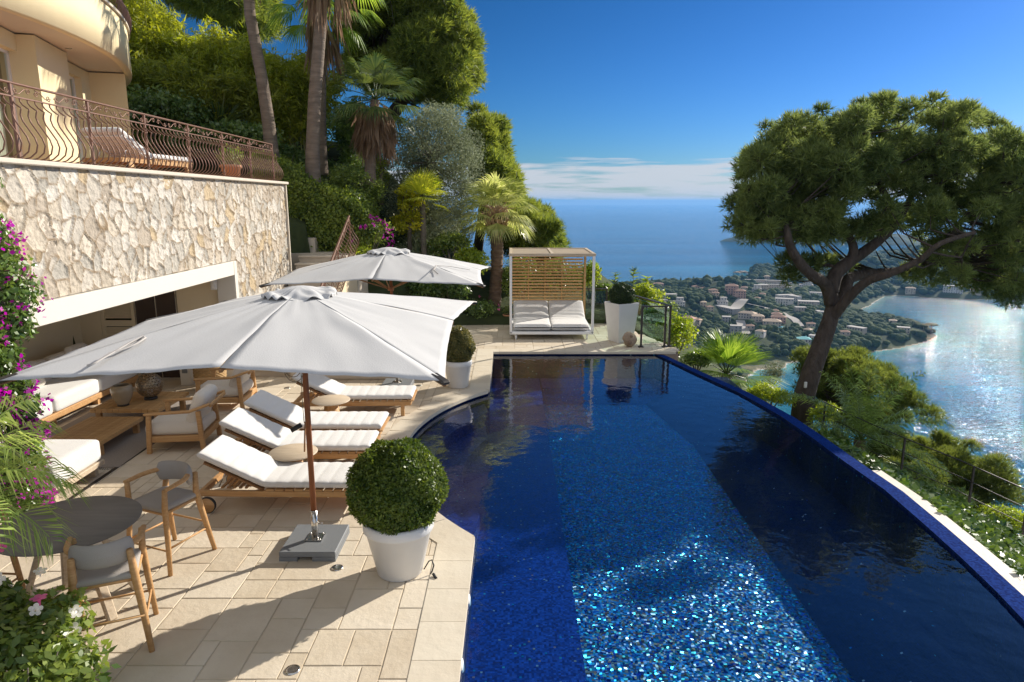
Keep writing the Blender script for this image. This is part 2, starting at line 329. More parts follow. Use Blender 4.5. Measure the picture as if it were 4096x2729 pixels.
# paving: one colour per slab
def paving(name, c1, c2, bs=14):
    m = bpy.data.materials.new(name); m.use_nodes = True; nt = m.node_tree; b = nt.nodes['Principled BSDF']; b.inputs['Roughness'].default_value = .62; b.inputs['Specular IOR Level'].default_value = .3
    g = N(nt, 'ShaderNodeNewGeometry'); tc = N(nt, 'ShaderNodeTexCoord')
    n = N(nt, 'ShaderNodeTexNoise'); n.inputs['Scale'].default_value = 2.2; n.inputs['Detail'].default_value = 8; n.inputs['Roughness'].default_value = .62; nt.links.new(tc.outputs['Object'], n.inputs[0])
    f = M_(nt, 'ADD', M_(nt, 'MULTIPLY', M_(nt, 'SUBTRACT', n.outputs['Fac'], .5), 1.7), M_(nt, 'MULTIPLY', g.outputs['Random Per Island'], .8)); f = M_(nt, 'ADD', f, .1, clamp=True)
    mx = N(nt, 'ShaderNodeMix'); mx.data_type = 'RGBA'; mx.inputs['A'].default_value = (*c1, 1); mx.inputs['B'].default_value = (*c2, 1); nt.links.new(f, mx.inputs['Factor']); nt.links.new(mx.outputs['Result'], b.inputs['Base Color'])
    n2 = N(nt, 'ShaderNodeTexNoise'); n2.inputs['Scale'].default_value = bs; n2.inputs['Detail'].default_value = 9; n2.inputs['Roughness'].default_value = .6; nt.links.new(tc.outputs['Object'], n2.inputs[0])
    bp = N(nt, 'ShaderNodeBump'); bp.inputs['Strength'].default_value = .38; bp.inputs['Distance'].default_value = .02; nt.links.new(n2.outputs['Fac'], bp.inputs['Height']); nt.links.new(bp.outputs[0], b.inputs['Normal'])
    return m
M['paving'] = paving('paving_stone', (.54, .45, .33), (.67, .59, .47))
M['coping'] = paving('coping_stone', (.60, .52, .40), (.67, .60, .48), bs=8)
M['grout'] = mat('grout', (.50, .42, .31), .95, var=.15)
# pool mosaic: blue glass tiles, each tilted and tinted by itself, some of them pearly
def mosaic(name, size, spark, base1, base2, sparkrough=.28, tilt=.5, spec=.4, wobble=.0):
    m = bpy.data.materials.new(name); m.use_nodes = True; nt = m.node_tree; b = nt.nodes['Principled BSDF']
    tc = N(nt, 'ShaderNodeTexCoord'); sn = N(nt, 'ShaderNodeVectorMath'); sn.operation = 'SNAP'; sn.inputs[1].default_value = (size,) * 3
    ofs = N(nt, 'ShaderNodeVectorMath'); ofs.operation = 'ADD'; ofs.inputs[1].default_value = (.0013, .0017, .0031); wob = N(nt, 'ShaderNodeTexNoise'); wob.inputs['Scale'].default_value = 6; wob.inputs['Detail'].default_value = 3; nt.links.new(tc.outputs['Object'], wob.inputs[0]); wv = N(nt, 'ShaderNodeVectorMath'); wv.operation = 'MULTIPLY_ADD'; nt.links.new(wob.outputs['Color'], wv.inputs[0]); wv.inputs[1].default_value = (wobble,) * 3; nt.links.new(tc.outputs['Object'], wv.inputs[2]); nt.links.new(wv.outputs[0], ofs.inputs[0]); nt.links.new(ofs.outputs[0], sn.inputs[0])
    wn = N(nt, 'ShaderNodeTexWhiteNoise'); wn.noise_dimensions = '3D'; nt.links.new(sn.outputs[0], wn.inputs['Vector'])
    sep = N(nt, 'ShaderNodeSeparateColor'); nt.links.new(wn.outputs['Color'], sep.inputs[0])
    mx = N(nt, 'ShaderNodeMix'); mx.data_type = 'RGBA'; mx.inputs['A'].default_value = (*base1, 1); mx.inputs['B'].default_value = (*base2, 1); nt.links.new(sep.outputs[0], mx.inputs['Factor'])
    pearl = N(nt, 'ShaderNodeValToRGB'); nt.links.new(sep.outputs[1], pearl.inputs[0]); cr = pearl.color_ramp; cr.interpolation = 'CONSTANT'
    cols = [(0, (.01, .08, .55, 1)), (.2, (.012, .34, .58, 1)), (.40, (.08, .55, .55, 1)), (.55, (.5, .62, .60, 1)), (.80, (.62, .55, .34, 1)), (.92, (.62, .38, .32, 1))]
    cr.elements[0].color = cols[0][1]; cr.elements[1].position = cols[1][0]; cr.elements[1].color = cols[1][1]
    for p, c in cols[2:]: e = cr.elements.new(p); e.color = c
    isp = M_(nt, 'LESS_THAN', sep.outputs[2], spark)
    m2 = N(nt, 'ShaderNodeMix'); m2.data_type = 'RGBA'; nt.links.new(isp, m2.inputs['Factor']); nt.links.new(mx.outputs['Result'], m2.inputs['A']); nt.links.new(pearl.outputs[0], m2.inputs['B'])
    # grout lines
    md = N(nt, 'ShaderNodeVectorMath'); md.operation = 'SUBTRACT'; nt.links.new(ofs.outputs[0], md.inputs[0]); nt.links.new(sn.outputs[0], md.inputs[1]); s3 = N(nt, 'ShaderNodeSeparateXYZ'); nt.links.new(md.outputs[0], s3.inputs[0])
    gx = M_(nt, 'LESS_THAN', s3.outputs[0], size * .09); gy = M_(nt, 'LESS_THAN', s3.outputs[1], size * .09); gr = M_(nt, 'MAXIMUM', gx, gy)
    m3 = N(nt, 'ShaderNodeMix'); m3.data_type = 'RGBA'; nt.links.new(M_(nt, 'MULTIPLY', gr, .55), m3.inputs['Factor']); nt.links.new(m2.outputs['Result'], m3.inputs['A']); m3.inputs['B'].default_value = (.012, .035, .13, 1)
    nt.links.new(m3.outputs['Result'], b.inputs['Base Color'])
    b.inputs['Specular IOR Level'].default_value = spec; nt.links.new(M_(nt, 'MULTIPLY', isp, .85), b.inputs['Metallic']); b.inputs['Roughness'].default_value = sparkrough
    # tilt each tile
    v1 = N(nt, 'ShaderNodeVectorMath'); v1.operation = 'SUBTRACT'; nt.links.new(wn.outputs['Color'], v1.inputs[0]); v1.inputs[1].default_value = (.5, .5, .5)
    v2 = N(nt, 'ShaderNodeVectorMath'); v2.operation = 'SCALE'; nt.links.new(v1.outputs[0], v2.inputs[0]); v2.inputs['Scale'].default_value = tilt
    g = N(nt, 'ShaderNodeNewGeometry'); v3 = N(nt, 'ShaderNodeVectorMath'); v3.operation = 'ADD'; nt.links.new(g.outputs['Normal'], v3.inputs[0]); nt.links.new(v2.outputs[0], v3.inputs[1])
    v4 = N(nt, 'ShaderNodeVectorMath'); v4.operation = 'NORMALIZE'; nt.links.new(v3.outputs[0], v4.inputs[0]); nt.links.new(v4.outputs[0], b.inputs['Normal'])
    return m
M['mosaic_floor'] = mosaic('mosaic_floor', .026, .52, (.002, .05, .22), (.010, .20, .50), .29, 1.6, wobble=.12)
M['mosaic_blue'] = mosaic('mosaic_blue', .022, .012, (.002, .012, .10), (.006, .045, .26), .3, .25)
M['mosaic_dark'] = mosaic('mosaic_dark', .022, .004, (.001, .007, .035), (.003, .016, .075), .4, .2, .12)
def schlick(nt, nrm, f0):
    """reflectance from the viewing angle, the same from either side of the sheet"""
    g = N(nt, 'ShaderNodeNewGeometry'); d = N(nt, 'ShaderNodeVectorMath'); d.operation = 'DOT_PRODUCT'; nt.links.new(g.outputs['Incoming'], d.inputs[0]); nt.links.new(nrm if nrm is not None else g.outputs['Normal'], d.inputs[1])
    c = M_(nt, 'ABSOLUTE', d.outputs['Value']); p = M_(nt, 'POWER', M_(nt, 'SUBTRACT', 1.0, c, clamp=True), 3.8); return M_(nt, 'ADD', M_(nt, 'MULTIPLY', p, 1 - f0), f0, clamp=True)
def watermat(name, tint, rough, bump, scale, dist=.02, stretch=(1, 1, 1)):
    m = bpy.data.materials.new(name); m.use_nodes = True; nt = m.node_tree; nt.nodes.remove(nt.nodes['Principled BSDF'])
    tc = N(nt, 'ShaderNodeTexCoord'); mp = N(nt, 'ShaderNodeMapping'); mp.inputs['Scale'].default_value = stretch; nt.links.new(tc.outputs['Object'], mp.inputs[0])
    n = N(nt, 'ShaderNodeTexNoise'); n.inputs['Scale'].default_value = scale; n.inputs['Detail'].default_value = 3; nt.links.new(mp.outputs[0], n.inputs[0])
    bp = N(nt, 'ShaderNodeBump'); bp.inputs['Strength'].default_value = bump; bp.inputs['Distance'].default_value = dist; nt.links.new(n.outputs['Fac'], bp.inputs['Height'])
    fr = schlick(nt, bp.outputs[0], .06)
    t = N(nt, 'ShaderNodeBsdfTransparent'); t.inputs[0].default_value = (*tint, 1)
    g = N(nt, 'ShaderNodeBsdfGlossy'); g.inputs['Roughness'].default_value = rough; nt.links.new(bp.outputs[0], g.inputs['Normal'])
    ms = N(nt, 'ShaderNodeMixShader'); nt.links.new(fr, ms.inputs[0]); nt.links.new(t.outputs[0], ms.inputs[1]); nt.links.new(g.outputs[0], ms.inputs[2]); nt.links.new(ms.outputs[0], nt.nodes['Material Output'].inputs[0])
    return m
M['pool_water'] = watermat('pool_water', (.62, .82, .97), .012, .30, 4.2, stretch=(1, 1, 1))
def glassmat(name, tint=(.80, .90, .86)):
    m = bpy.data.materials.new(name); m.use_nodes = True; nt = m.node_tree; nt.nodes.remove(nt.nodes['Principled BSDF'])
    lw = schlick(nt, None, .04); t = N(nt, 'ShaderNodeBsdfTransparent'); t.inputs[0].default_value = (*tint, 1); g = N(nt, 'ShaderNodeBsdfGlossy'); g.inputs['Roughness'].default_value = .01
    ms = N(nt, 'ShaderNodeMixShader'); nt.links.new(lw, ms.inputs[0]); nt.links.new(t.outputs[0], ms.inputs[1]); nt.links.new(g.outputs[0], ms.inputs[2]); nt.links.new(ms.outputs[0], nt.nodes['Material Output'].inputs[0]); return m
M['glass'] = glassmat('glass')

# ================================================================ TERRAIN AND SEA
SEA = -150.0
def sstep(a, b, x): t = np.clip((x - a) / (b - a), 0, 1); return t * t * (3 - 2 * t)
def ground(x, y):
    """garden and hill height near the pool"""
    x = np.asarray(x, float); y = np.asarray(y, float)
    cen = .2 + .10 * np.clip(y - 19.5, 0, 14)
    left = 2.7 + .30 * np.clip(y - 17.0, 0, 45) + .12 * np.clip(-x - 6, 0, 60)
    k = sstep(-.8, -6.4, x)
    z = cen * (1 - k) + left * k
    z = z - .75 * np.clip(x - 3.2, 0, 9) - 1.0 * np.clip(x - 12.2, 0, 4000) - .95 * np.clip(y - 27, 0, 4000) * sstep(-30, 0, x) - .35 * np.clip(y - 60, 0, 4000) * (1 - sstep(-30, 0, x))
    z = z - .9 * np.clip(-y, 0, 3)
    inpool = (x > -9) & (x < 5.4) & (y < 19.4) & (y > -6)
    # cut the ground away under the deck and the pool
    return np.where(inpool & (x > -5.4), np.minimum(z, -2.0), np.where(inpool & (y < 16.9), -.4, z))
coast_uv = [(2200, 1158), (2350, 1154), (2500, 1152), (2600, 1150), (2700, 1146), (2830, 1150), (2900, 1138), (2970, 1128), (3010, 1108), (2985, 1092), (3010, 1084), (3070, 1080), (3200, 1070), (3350, 1040), (3600, 1015), (4000, 1000), (4600, 1000),
            (4700, 1230), (4300, 1212), (4096, 1206), (4000, 1198), (3850, 1198), (3700, 1190), (3600, 1182), (3545, 1182), (3515, 1195), (3470, 1225), (3405, 1246), (3400, 1262), (3450, 1272), (3520, 1276), (3600, 1292), (3690, 1318), (3745, 1345), (3700, 1366), (3600, 1390), (3500, 1404), (3400, 1424), (3300, 1432), (3220, 1440), (3140, 1452), (3140, 1470),
            (3080, 1478), (3025, 1480), (2990, 1502), (2972, 1535), (2950, 1580), (3000, 1680), (3250, 1800), (3500, 2000), (3900, 2400)]
def sea_at(u, v): p = at(u, v, SEA); return (p.x, p.y)
coast = [sea_at(u, v) for u, v in coast_uv] + [(260, -300), (-2500, -600), (-2500, 900), (-900, 1000), (-300, 760), (0, 800)]
CP = np.array(coast)
def coast_dist(x, y):
    """signed distance to the coastline, positive on land"""
    x = np.asarray(x, float); y = np.asarray(y, float); d = np.full(x.shape, 1e9); ins = np.zeros(x.shape, bool); n = len(CP)
    for i in range(n):
        ax, ay = CP[i]; bx, by = CP[(i + 1) % n]; ex, ey = bx - ax, by - ay
        t = np.clip(((x - ax) * ex + (y - ay) * ey) / (ex * ex + ey * ey + 1e-9), 0, 1)
        d = np.minimum(d, np.hypot(x - ax - t * ex, y - ay - t * ey))
        c = ((ay > y) != (by > y)) & (x < (bx - ax) * (y - ay) / (by - ay + 1e-12) + ax); ins ^= c
    return np.where(ins, d, -d)
def vn(x, y, s, seed=0):
    x = x / s + seed * 7.1; y = y / s - seed * 3.7
    return (np.sin(x * 1.3 + 1.7 * np.sin(y * .9)) * np.cos(y * 1.1 + 1.3 * np.sin(x * .7 + seed)) + .5 * np.sin(x * 2.9 + y * 1.7 + seed) * np.cos(y * 2.3 - x * .8))
def terrain_z(x, y):
    x = np.asarray(x, float); y = np.asarray(y, float)
    d = coast_dist(x, y); dd = np.clip(d, 0, None); r = np.hypot(x, y)
    h = SEA + np.where(d < 0, d * .15, 1.7 + np.clip(dd * .35, 0, 7) + 42 * sstep(25, 420, dd) + (4 + 5 * sstep(30, 200, dd)) * sstep(20, 120, dd) * vn(x, y, 60, 1))
    # the long hill of the far cape
    h = h + 46 * sstep(60, 420, dd) * sstep(1500, 2100, r) * (d > 0)
    # a beach keeps the cove flat
    cx, cy = sea_at(3040, 1462); b = np.exp(-((x - cx) ** 2 + (y - cy) ** 2) / 46 ** 2)
    h = np.where(d > 0, h * (1 - b) + (SEA + .3 + .02 * dd) * b, h)
    g = ground(x, y) - 3 * sstep(60, 200, r) * vn(x, y, 30, 2) * .6
    return np.maximum(h, np.maximum(g, SEA - 8))
def ringmesh(name, rs, azs, zf, m, attr=None):
    A, Rr = np.meshgrid(azs, rs); X = Rr * np.sin(A); Y = Rr * np.cos(A); Z = zf(X, Y)
    V = np.stack([X, Y, Z], -1).reshape(-1, 3); nr, na = X.shape; i = np.arange(nr - 1)[:, None] * na + np.arange(na - 1)[None, :]
    F = np.stack([i, i + 1, i + na + 1, i + na], -1).reshape(-1, 4)[:, ::-1]
    me = np_mesh(name, V, 4, F); me.polygons.foreach_set('use_smooth', np.ones(len(F), bool)); o = link(name, me, m)
    if attr is not None:
        a = me.attributes.new(attr[0], 'FLOAT', 'POINT'); a.data.foreach_set('value', attr[1](X, Y).ravel().astype(np.float32))
    return o
# land material: scrub, dry ground and sand by height
def landmat():
    m = bpy.data.materials.new('hill_ground'); m.use_nodes = True; nt = m.node_tree; b = nt.nodes['Principled BSDF']; b.inputs['Roughness'].default_value = .95; b.inputs['Specular IOR Level'].default_value = .1
    g = N(nt, 'ShaderNodeNewGeometry'); s = N(nt, 'ShaderNodeSeparateXYZ'); nt.links.new(g.outputs['Position'], s.inputs[0])
    n = N(nt, 'ShaderNodeTexNoise'); n.inputs['Scale'].default_value = .035; n.inputs['Detail'].default_value = 8; n.inputs['Roughness'].default_value = .65; nt.links.new(g.outputs['Position'], n.inputs[0])
    r = N(nt, 'ShaderNodeValToRGB'); nt.links.new(n.outputs['Fac'], r.inputs[0]); e = r.color_ramp.elements; e[0].position = .38; e[0].color = (.030, .042, .020, 1); e[1].position = .56; e[1].color = (.060, .075, .030, 1)
    q = e.new(.66); q.color = (.16, .14, .075, 1); q = e.new(.76); q.color = (.30, .25, .17, 1)
    mx = N(nt, 'ShaderNodeMix'); mx.data_type = 'RGBA'; nt.links.new(r.outputs[0], mx.inputs['A']); mx.inputs['B'].default_value = (.46, .38, .29, 1)
    f = M_(nt, 'MULTIPLY', M_(nt, 'SUBTRACT', SEA + .75, s.outputs[2]), 1.2, clamp=True); nt.links.new(f, mx.inputs['Factor']); nt.links.new(mx.outputs['Result'], b.inputs['Base Color'])
    bp = N(nt, 'ShaderNodeBump'); bp.inputs['Strength'].default_value = .8; bp.inputs['Distance'].default_value = 2.0; nt.links.new(n.outputs['Fac'], bp.inputs['Height']); nt.links.new(bp.outputs[0], b.inputs['Normal']); return m
M['land'] = landmat()
azs = np.concatenate([np.linspace(R(-75), R(-6), 40), np.linspace(R(-5.5), R(50), 420), np.linspace(R(51), R(100), 40)])
rs = np.concatenate([np.linspace(.5, 40, 80), np.geomspace(41, 3600, 330)])
terr = ringmesh('terrain', rs, azs, terrain_z, M['land']); tag(terr, kind='structure')
def seamat():
    m = bpy.data.materials.new('sea_water'); m.use_nodes = True; nt = m.node_tree; b = nt.nodes['Principled BSDF']
    g = N(nt, 'ShaderNodeNewGeometry'); a = N(nt, 'ShaderNodeAttribute'); a.attribute_name = 'shore'
    r = N(nt, 'ShaderNodeValToRGB'); nt.links.new(M_(nt, 'DIVIDE', a.outputs['Fac'], 300.0, clamp=True), r.inputs[0]); e = r.color_ramp.elements
    e[0].position = 0; e[0].color = (.07, .30, .30, 1); e[1].position = 1; e[1].color = (.001, .082, .185, 1)
    q = e.new(.06); q.color = (.02, .15, .21, 1); q = e.new(.16); q.color = (.006, .125, .21, 1)
    # broad darker and lighter lanes drawn by wind
    mp = N(nt, 'ShaderNodeMapping'); mp.inputs['Scale'].default_value = (.0008, .006, 1); mp.inputs['Rotation'].default_value = (0, 0, .15); nt.links.new(g.outputs['Position'], mp.inputs[0])
    n0 = N(nt, 'ShaderNodeTexNoise'); n0.inputs['Scale'].default_value = 1; n0.inputs['Detail'].default_value = 5; nt.links.new(mp.outputs[0], n0.inputs[0])
    h = N(nt, 'ShaderNodeHueSaturation'); nt.links.new(r.outputs[0], h.inputs['Color']); nt.links.new(M_(nt, 'ADD', M_(nt, 'MULTIPLY', M_(nt, 'SUBTRACT', n0.outputs['Fac'], .5), 2.2), 1), h.inputs['Value'])
    # foam hugging the shore
    nf = N(nt, 'ShaderNodeTexNoise'); nf.inputs['Scale'].default_value = .09; nf.inputs['Detail'].default_value = 6; nt.links.new(g.outputs['Position'], nf.inputs[0])
    fo = M_(nt, 'MULTIPLY', M_(nt, 'SUBTRACT', M_(nt, 'SUBTRACT', nf.outputs['Fac'], .30), M_(nt, 'DIVIDE', a.outputs['Fac'], 13.0)), 6, clamp=True)
    mx = N(nt, 'ShaderNodeMix'); mx.data_type = 'RGBA'; nt.links.new(fo, mx.inputs['Factor']); nt.links.new(h.outputs[0], mx.inputs['A']); mx.inputs['B'].default_value = (.8, .82, .82, 1)
    nt.links.new(mx.outputs['Result'], b.inputs['Base Color'])
    b.inputs['Roughness'].default_value = .055; b.inputs['IOR'].default_value = 1.33; b.inputs['Specular IOR Level'].default_value = .29
    mp2 = N(nt, 'ShaderNodeMapping'); mp2.inputs['Rotation'].default_value = (0, 0, -.9); mp2.inputs['Scale'].default_value = (1, 2.6, 1); nt.links.new(g.outputs['Position'], mp2.inputs[0])
    n1 = N(nt, 'ShaderNodeTexNoise'); n1.inputs['Scale'].default_value = .24; n1.inputs['Detail'].default_value = 1.6; n1.inputs['Roughness'].default_value = .6; nt.links.new(mp2.outputs[0], n1.inputs[0])
    n2 = N(nt, 'ShaderNodeTexNoise'); n2.inputs['Scale'].default_value = .022; n2.inputs['Detail'].default_value = 3; nt.links.new(mp2.outputs[0], n2.inputs[0])
    b1 = N(nt, 'ShaderNodeBump'); b1.inputs['Strength'].default_value = 1; b1.inputs['Distance'].default_value = 2.1; nt.links.new(n1.outputs['Fac'], b1.inputs['Height'])
    b2 = N(nt, 'ShaderNodeBump'); b2.inputs['Strength'].default_value = 1; b2.inputs['Distance'].default_value = 4.5; nt.links.new(n2.outputs['Fac'], b2.inputs['Height']); nt.links.new(b1.outputs[0], b2.inputs['Normal'])
    nt.links.new(b2.outputs[0], b.inputs['Normal']); return m
M['sea'] = seamat()
azs2 = np.concatenate([np.linspace(R(-100), R(-5), 30), np.linspace(R(-4), R(50), 220), np.linspace(R(51), R(110), 24)])
rs2 = np.concatenate([np.geomspace(150, 3000, 230), np.geomspace(3100, 32000, 30)])
sea = ringmesh('sea', rs2, azs2, lambda X, Y: np.full(X.shape, SEA), M['sea'], ('shore', lambda X, Y: np.clip(-coast_dist(X, Y), 0, 400))); tag(sea, kind='structure')
def on_land(u, v, r0=60, r1=3400):
    """where the line of sight through a photo point meets the terrain"""
    d = ray(u, v); t = np.geomspace(r0, r1, 900); z = terrain_z(d.x * t, d.y * t); zz = CAMZ + d.z * t; k = np.argmax(zz < z)
    return (d.x * t[k], d.y * t[k], float(z[k]), float(t[k])) if zz[k] < z[k] else None
# ================================================================ POOL
WZ = -0.08
def arc_side():
    pts = [(-.40, 1.2), (-.42, 3.0), (-.42, 5.0)]
    cx, cy, r = 2.62, 9.6, 4.2; y0, y1 = 6.72, 12.45
    pts.append((-.42, y0 - .02))
    n = 22
    for i in range(n + 1):
        y = y0 + (y1 - y0) * i / n; pts.append((cx - sqrt(r * r - (y - cy) ** 2), y))
    pts.append((-.45, 12.5)); pts.append((-.46, 14.2)); pts.append((-.47, 15.85)); return pts
left_side = arc_side()
out_uv = [(2640, 1415), (2820, 1493), (3000, 1572), (3178, 1669), (3310, 1757), (3439, 1848), (3612, 1965), (3790, 2112), (3950, 2250), (4096, 2383)]
outer = [at(u, v, -.07) for u, v in out_uv]; outer = [(p.x, p.y) for p in outer] + [(4.55, 4.6), (4.15, 3.3), (3.5, 1.9), (2.9, 1.1)]
outer[0] = (3.62, 15.85)
def offs(pl, d):
    r = []
    for i, p in enumerate(pl):
        a = pl[max(i - 1, 0)]; b = pl[min(i + 1, len(pl) - 1)]; tx, ty = b[0] - a[0], b[1] - a[1]; l = hypot(tx, ty); r.append((p[0] + ty / l * d, p[1] - tx / l * d))
    return r
inner = offs(outer, .24)        # pool side of the overflow lip
inner[0] = (3.40, 15.85)
pool_poly = left_side + inner   # anticlockwise seen from below, order only matters for the walls
PP = pool_poly
def in_poly(x, y, P):
    c = False; n = len(P)
    for i in range(n):
        ax, ay = P[i]; bx, by = P[(i + 1) % n]
        if (ay > y) != (by > y) and x < (bx - ax) * (y - ay) / (by - ay) + ax: c = not c
    return c
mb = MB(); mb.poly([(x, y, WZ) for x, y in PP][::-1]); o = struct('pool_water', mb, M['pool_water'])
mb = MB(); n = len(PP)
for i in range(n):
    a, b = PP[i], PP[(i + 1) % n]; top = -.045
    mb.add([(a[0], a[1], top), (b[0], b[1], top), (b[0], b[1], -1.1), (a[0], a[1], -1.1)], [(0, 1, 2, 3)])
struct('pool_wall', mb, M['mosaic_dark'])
mb = MB(); mb.poly([(x, y, -1.05) for x, y in [(-2, .8), (5.2, .8), (5.2, 16), (-2, 16)]]); struct('pool_floor', mb, M['mosaic_floor'])
# shallow shelf along the deck and the sloping bench under the overflow lip
mb = MB(); mb.box((-.72, 8.4, -.87), (2.76, 15.0, .44)); mb.box((2.2, 15.45, -.87), (3.04, .9, .44)); struct('pool_shelf', mb, M['mosaic_blue'])
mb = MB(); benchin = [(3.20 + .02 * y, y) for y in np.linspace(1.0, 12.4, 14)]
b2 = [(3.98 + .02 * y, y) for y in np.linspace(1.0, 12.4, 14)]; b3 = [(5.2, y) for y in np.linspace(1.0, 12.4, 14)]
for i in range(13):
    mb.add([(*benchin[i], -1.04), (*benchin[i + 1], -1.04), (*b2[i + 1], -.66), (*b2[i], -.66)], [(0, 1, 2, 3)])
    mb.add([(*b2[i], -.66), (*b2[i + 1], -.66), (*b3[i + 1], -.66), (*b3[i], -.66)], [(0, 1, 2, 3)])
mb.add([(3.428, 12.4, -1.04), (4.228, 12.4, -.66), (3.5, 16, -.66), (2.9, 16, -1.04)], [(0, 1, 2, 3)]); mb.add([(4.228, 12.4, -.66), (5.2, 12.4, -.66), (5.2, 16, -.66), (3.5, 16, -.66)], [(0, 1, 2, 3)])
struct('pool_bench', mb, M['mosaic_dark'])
for r0, z in ((3.78, -.24), (3.36, -.45)):
    mb = MB(); P = []; cx, cy = 2.62, 9.6
    for a in np.linspace(pi - .74, pi + .74, 30): P.append((cx + 4.3 * cos(a), cy + 4.3 * sin(a)))
    am = math.acos(3.03 / r0)
    for a in np.linspace(pi + am, pi - am, 30): P.append((cx + r0 * cos(a), cy + r0 * sin(a)))
    mb.prism(P, -1.0, z); struct('pool_step', mb, M['mosaic_blue'])
# overflow lip: glass mosaic crest with its outer face
mb = MB(); ow = offs(outer, -.03)
for i in range(len(outer) - 1):
    a, b, c, d = inner[i], inner[i + 1], outer[i + 1], outer[i]; e, f = ow[i + 1], ow[i]
    mb.add([(*a, -.068), (*b, -.068), (*c, -.074), (*d, -.074)], [(0, 1, 2, 3)])
    mb.add([(*d, -.074), (*c, -.074), (*e, -.11), (*f, -.11)], [(0, 1, 2, 3)]); mb.add([(*f, -.11), (*e, -.11), (*e, -2.9), (*f, -2.9)], [(0, 1, 2, 3)])
M['lip'] = mosaic('mosaic_lip', .022, .0, (.003, .014, .10), (.008, .036, .20), .9, .08, .02)
struct('pool_overflow_lip', mb, M['lip'])

# ================================================================ DECK
rng = random.Random(5)
deck_poly = [(-8.6, 1.0), (-.8, 1.0)] + offs(left_side, -.02)[1:] + [(3.95, 15.86), (4.0, 16.15), (2.95, 19.85), (-1.9, 19.55), (-4.0, 19.5), (-4.0, 13.5), (-8.6, 13.5)]
def near_seg(x, y, pl):
    best = None
    for i in range(len(pl) - 1):
        ax, ay = pl[i]; bx, by = pl[i + 1]; ex, ey = bx - ax, by - ay; L = ex * ex + ey * ey
        if L < 1e-9: continue
        t = max(0, min(1, ((x - ax) * ex + (y - ay) * ey) / L)); d = hypot(x - ax - t * ex, y - ay - t * ey)
        if best is None or d < best[0] - 1e-9: best = (d, i, (ax + t * ex, ay + t * ey), (ex / sqrt(L), ey / sqrt(L)))
    return best
cut_line = offs(left_side, -.15) + [(3.6, 16.0), (4.02, 16.0), (4.05, 16.15), (2.97, 19.85)]
poolcut = offs(left_side, -.15) + [(8, 16.0), (8, 0)]
def clip(poly, p, nrm):
    out = []; n = len(poly)
    for i in range(n):
        a, b = poly[i], poly[(i + 1) % n]; da = (a[0] - p[0]) * nrm[0] + (a[1] - p[1]) * nrm[1]; db = (b[0] - p[0]) * nrm[0] + (b[1] - p[1]) * nrm[1]
        if da >= 0: out.append(a)
        if (da >= 0) != (db >= 0): t = da / (da - db); out.append((a[0] + (b[0] - a[0]) * t, a[1] + (b[1] - a[1]) * t))
    return out
cell = .152; X0, Y0 = -8.6, 1.0; NX, NY = 84, 126
used = np.zeros((NX, NY), bool); mb = MB(); base = MB()
sizes = [(4, 3), (3, 3), (3, 4), (4, 4), (3, 2), (2, 2), (2, 3), (4, 3), (5, 3), (3, 2), (2, 2)]
def inside_deck(x, y):
    if in_poly(x, y, poolcut): return False
    if y > 13.5 and x < -4.0: return False
    if y > 19.5: return False
    if y > 16.0 and x > 4.0 - (y - 16.15) * .285: return False
    if x > 4.0: return False
    return True
for j in range(NY):
    for i in range(NX):
        if used[i, j]: continue
        for _ in range(6):
            wd, ht = rng.choice(sizes)
            if i + wd <= NX and j + ht <= NY and not used[i:i + wd, j:j + ht].any(): break
        else:
            wd = ht = 1
            while i + wd < NX and not used[i + wd, j] and wd < 3: wd += 1
            if j + 2 <= NY and not used[i:i + wd, j:j + 2].any(): ht = 2
        used[i:i + wd, j:j + ht] = True
        x0, y0, x1, y1 = X0 + i * cell, Y0 + j * cell, X0 + (i + wd) * cell, Y0 + (j + ht) * cell
        P = [(x0, y0), (x1, y0), (x1, y1), (x0, y1)]; ins = [inside_deck(*p) for p in P]; cxy = ((x0 + x1) / 2, (y0 + y1) / 2)
        if not any(ins) and not inside_deck(*cxy): continue
        if not all(ins):
            b = near_seg(*cxy, cut_line)
            if b[0] < .6:
                t = b[3]; nrm = (-t[1], t[0])
                if b[1] >= len(left_side) + 0: nrm = (-t[1], t[0])
                P = clip(P, b[2], nrm)
            if len(P) < 3: continue
            cc = (sum(p[0] for p in P) / len(P), sum(p[1] for p in P) / len(P))
            if not inside_deck(*cc): continue
        # ragged, slightly rounded edge
        cc = (sum(p[0] for p in P) / len(P), sum(p[1] for p in P) / len(P)); Q = []
        for k in range(len(P)):
            a, b = P[k], P[(k + 1) % len(P)]; L = hypot(b[0] - a[0], b[1] - a[1])
            if L < .02: continue
            m = max(1, int(L / .09))
            for q in range(m):
                t = q / m; x = a[0] + (b[0] - a[0]) * t; y = a[1] + (b[1] - a[1]) * t; dx, dy = cc[0] - x, cc[1] - y; l = hypot(dx, dy) + 1e-6
                ins_ = .0035 + (rng.random() * .0045 if q else .002); x += math.copysign(min(abs(dx), ins_), dx) if abs(dx) > .01 else 0; y += math.copysign(min(abs(dy), ins_), dy) if abs(dy) > .01 else 0
                Q.append((x, y))
        if len(Q) < 3: continue
        n = len(Q); h = rng.uniform(-.0015, .0015)
        top = [(x + (cc[0] - x) * .014, y + (cc[1] - y) * .014, h) for x, y in Q]; low = [(x, y, -.012) for x, y in Q]
        mb.add(top + low, [tuple(range(n))] + [(n + i2, n + (i2 + 1) % n, (i2 + 1) % n, i2) for i2 in range(n)])
struct('paving', mb, M['paving'])
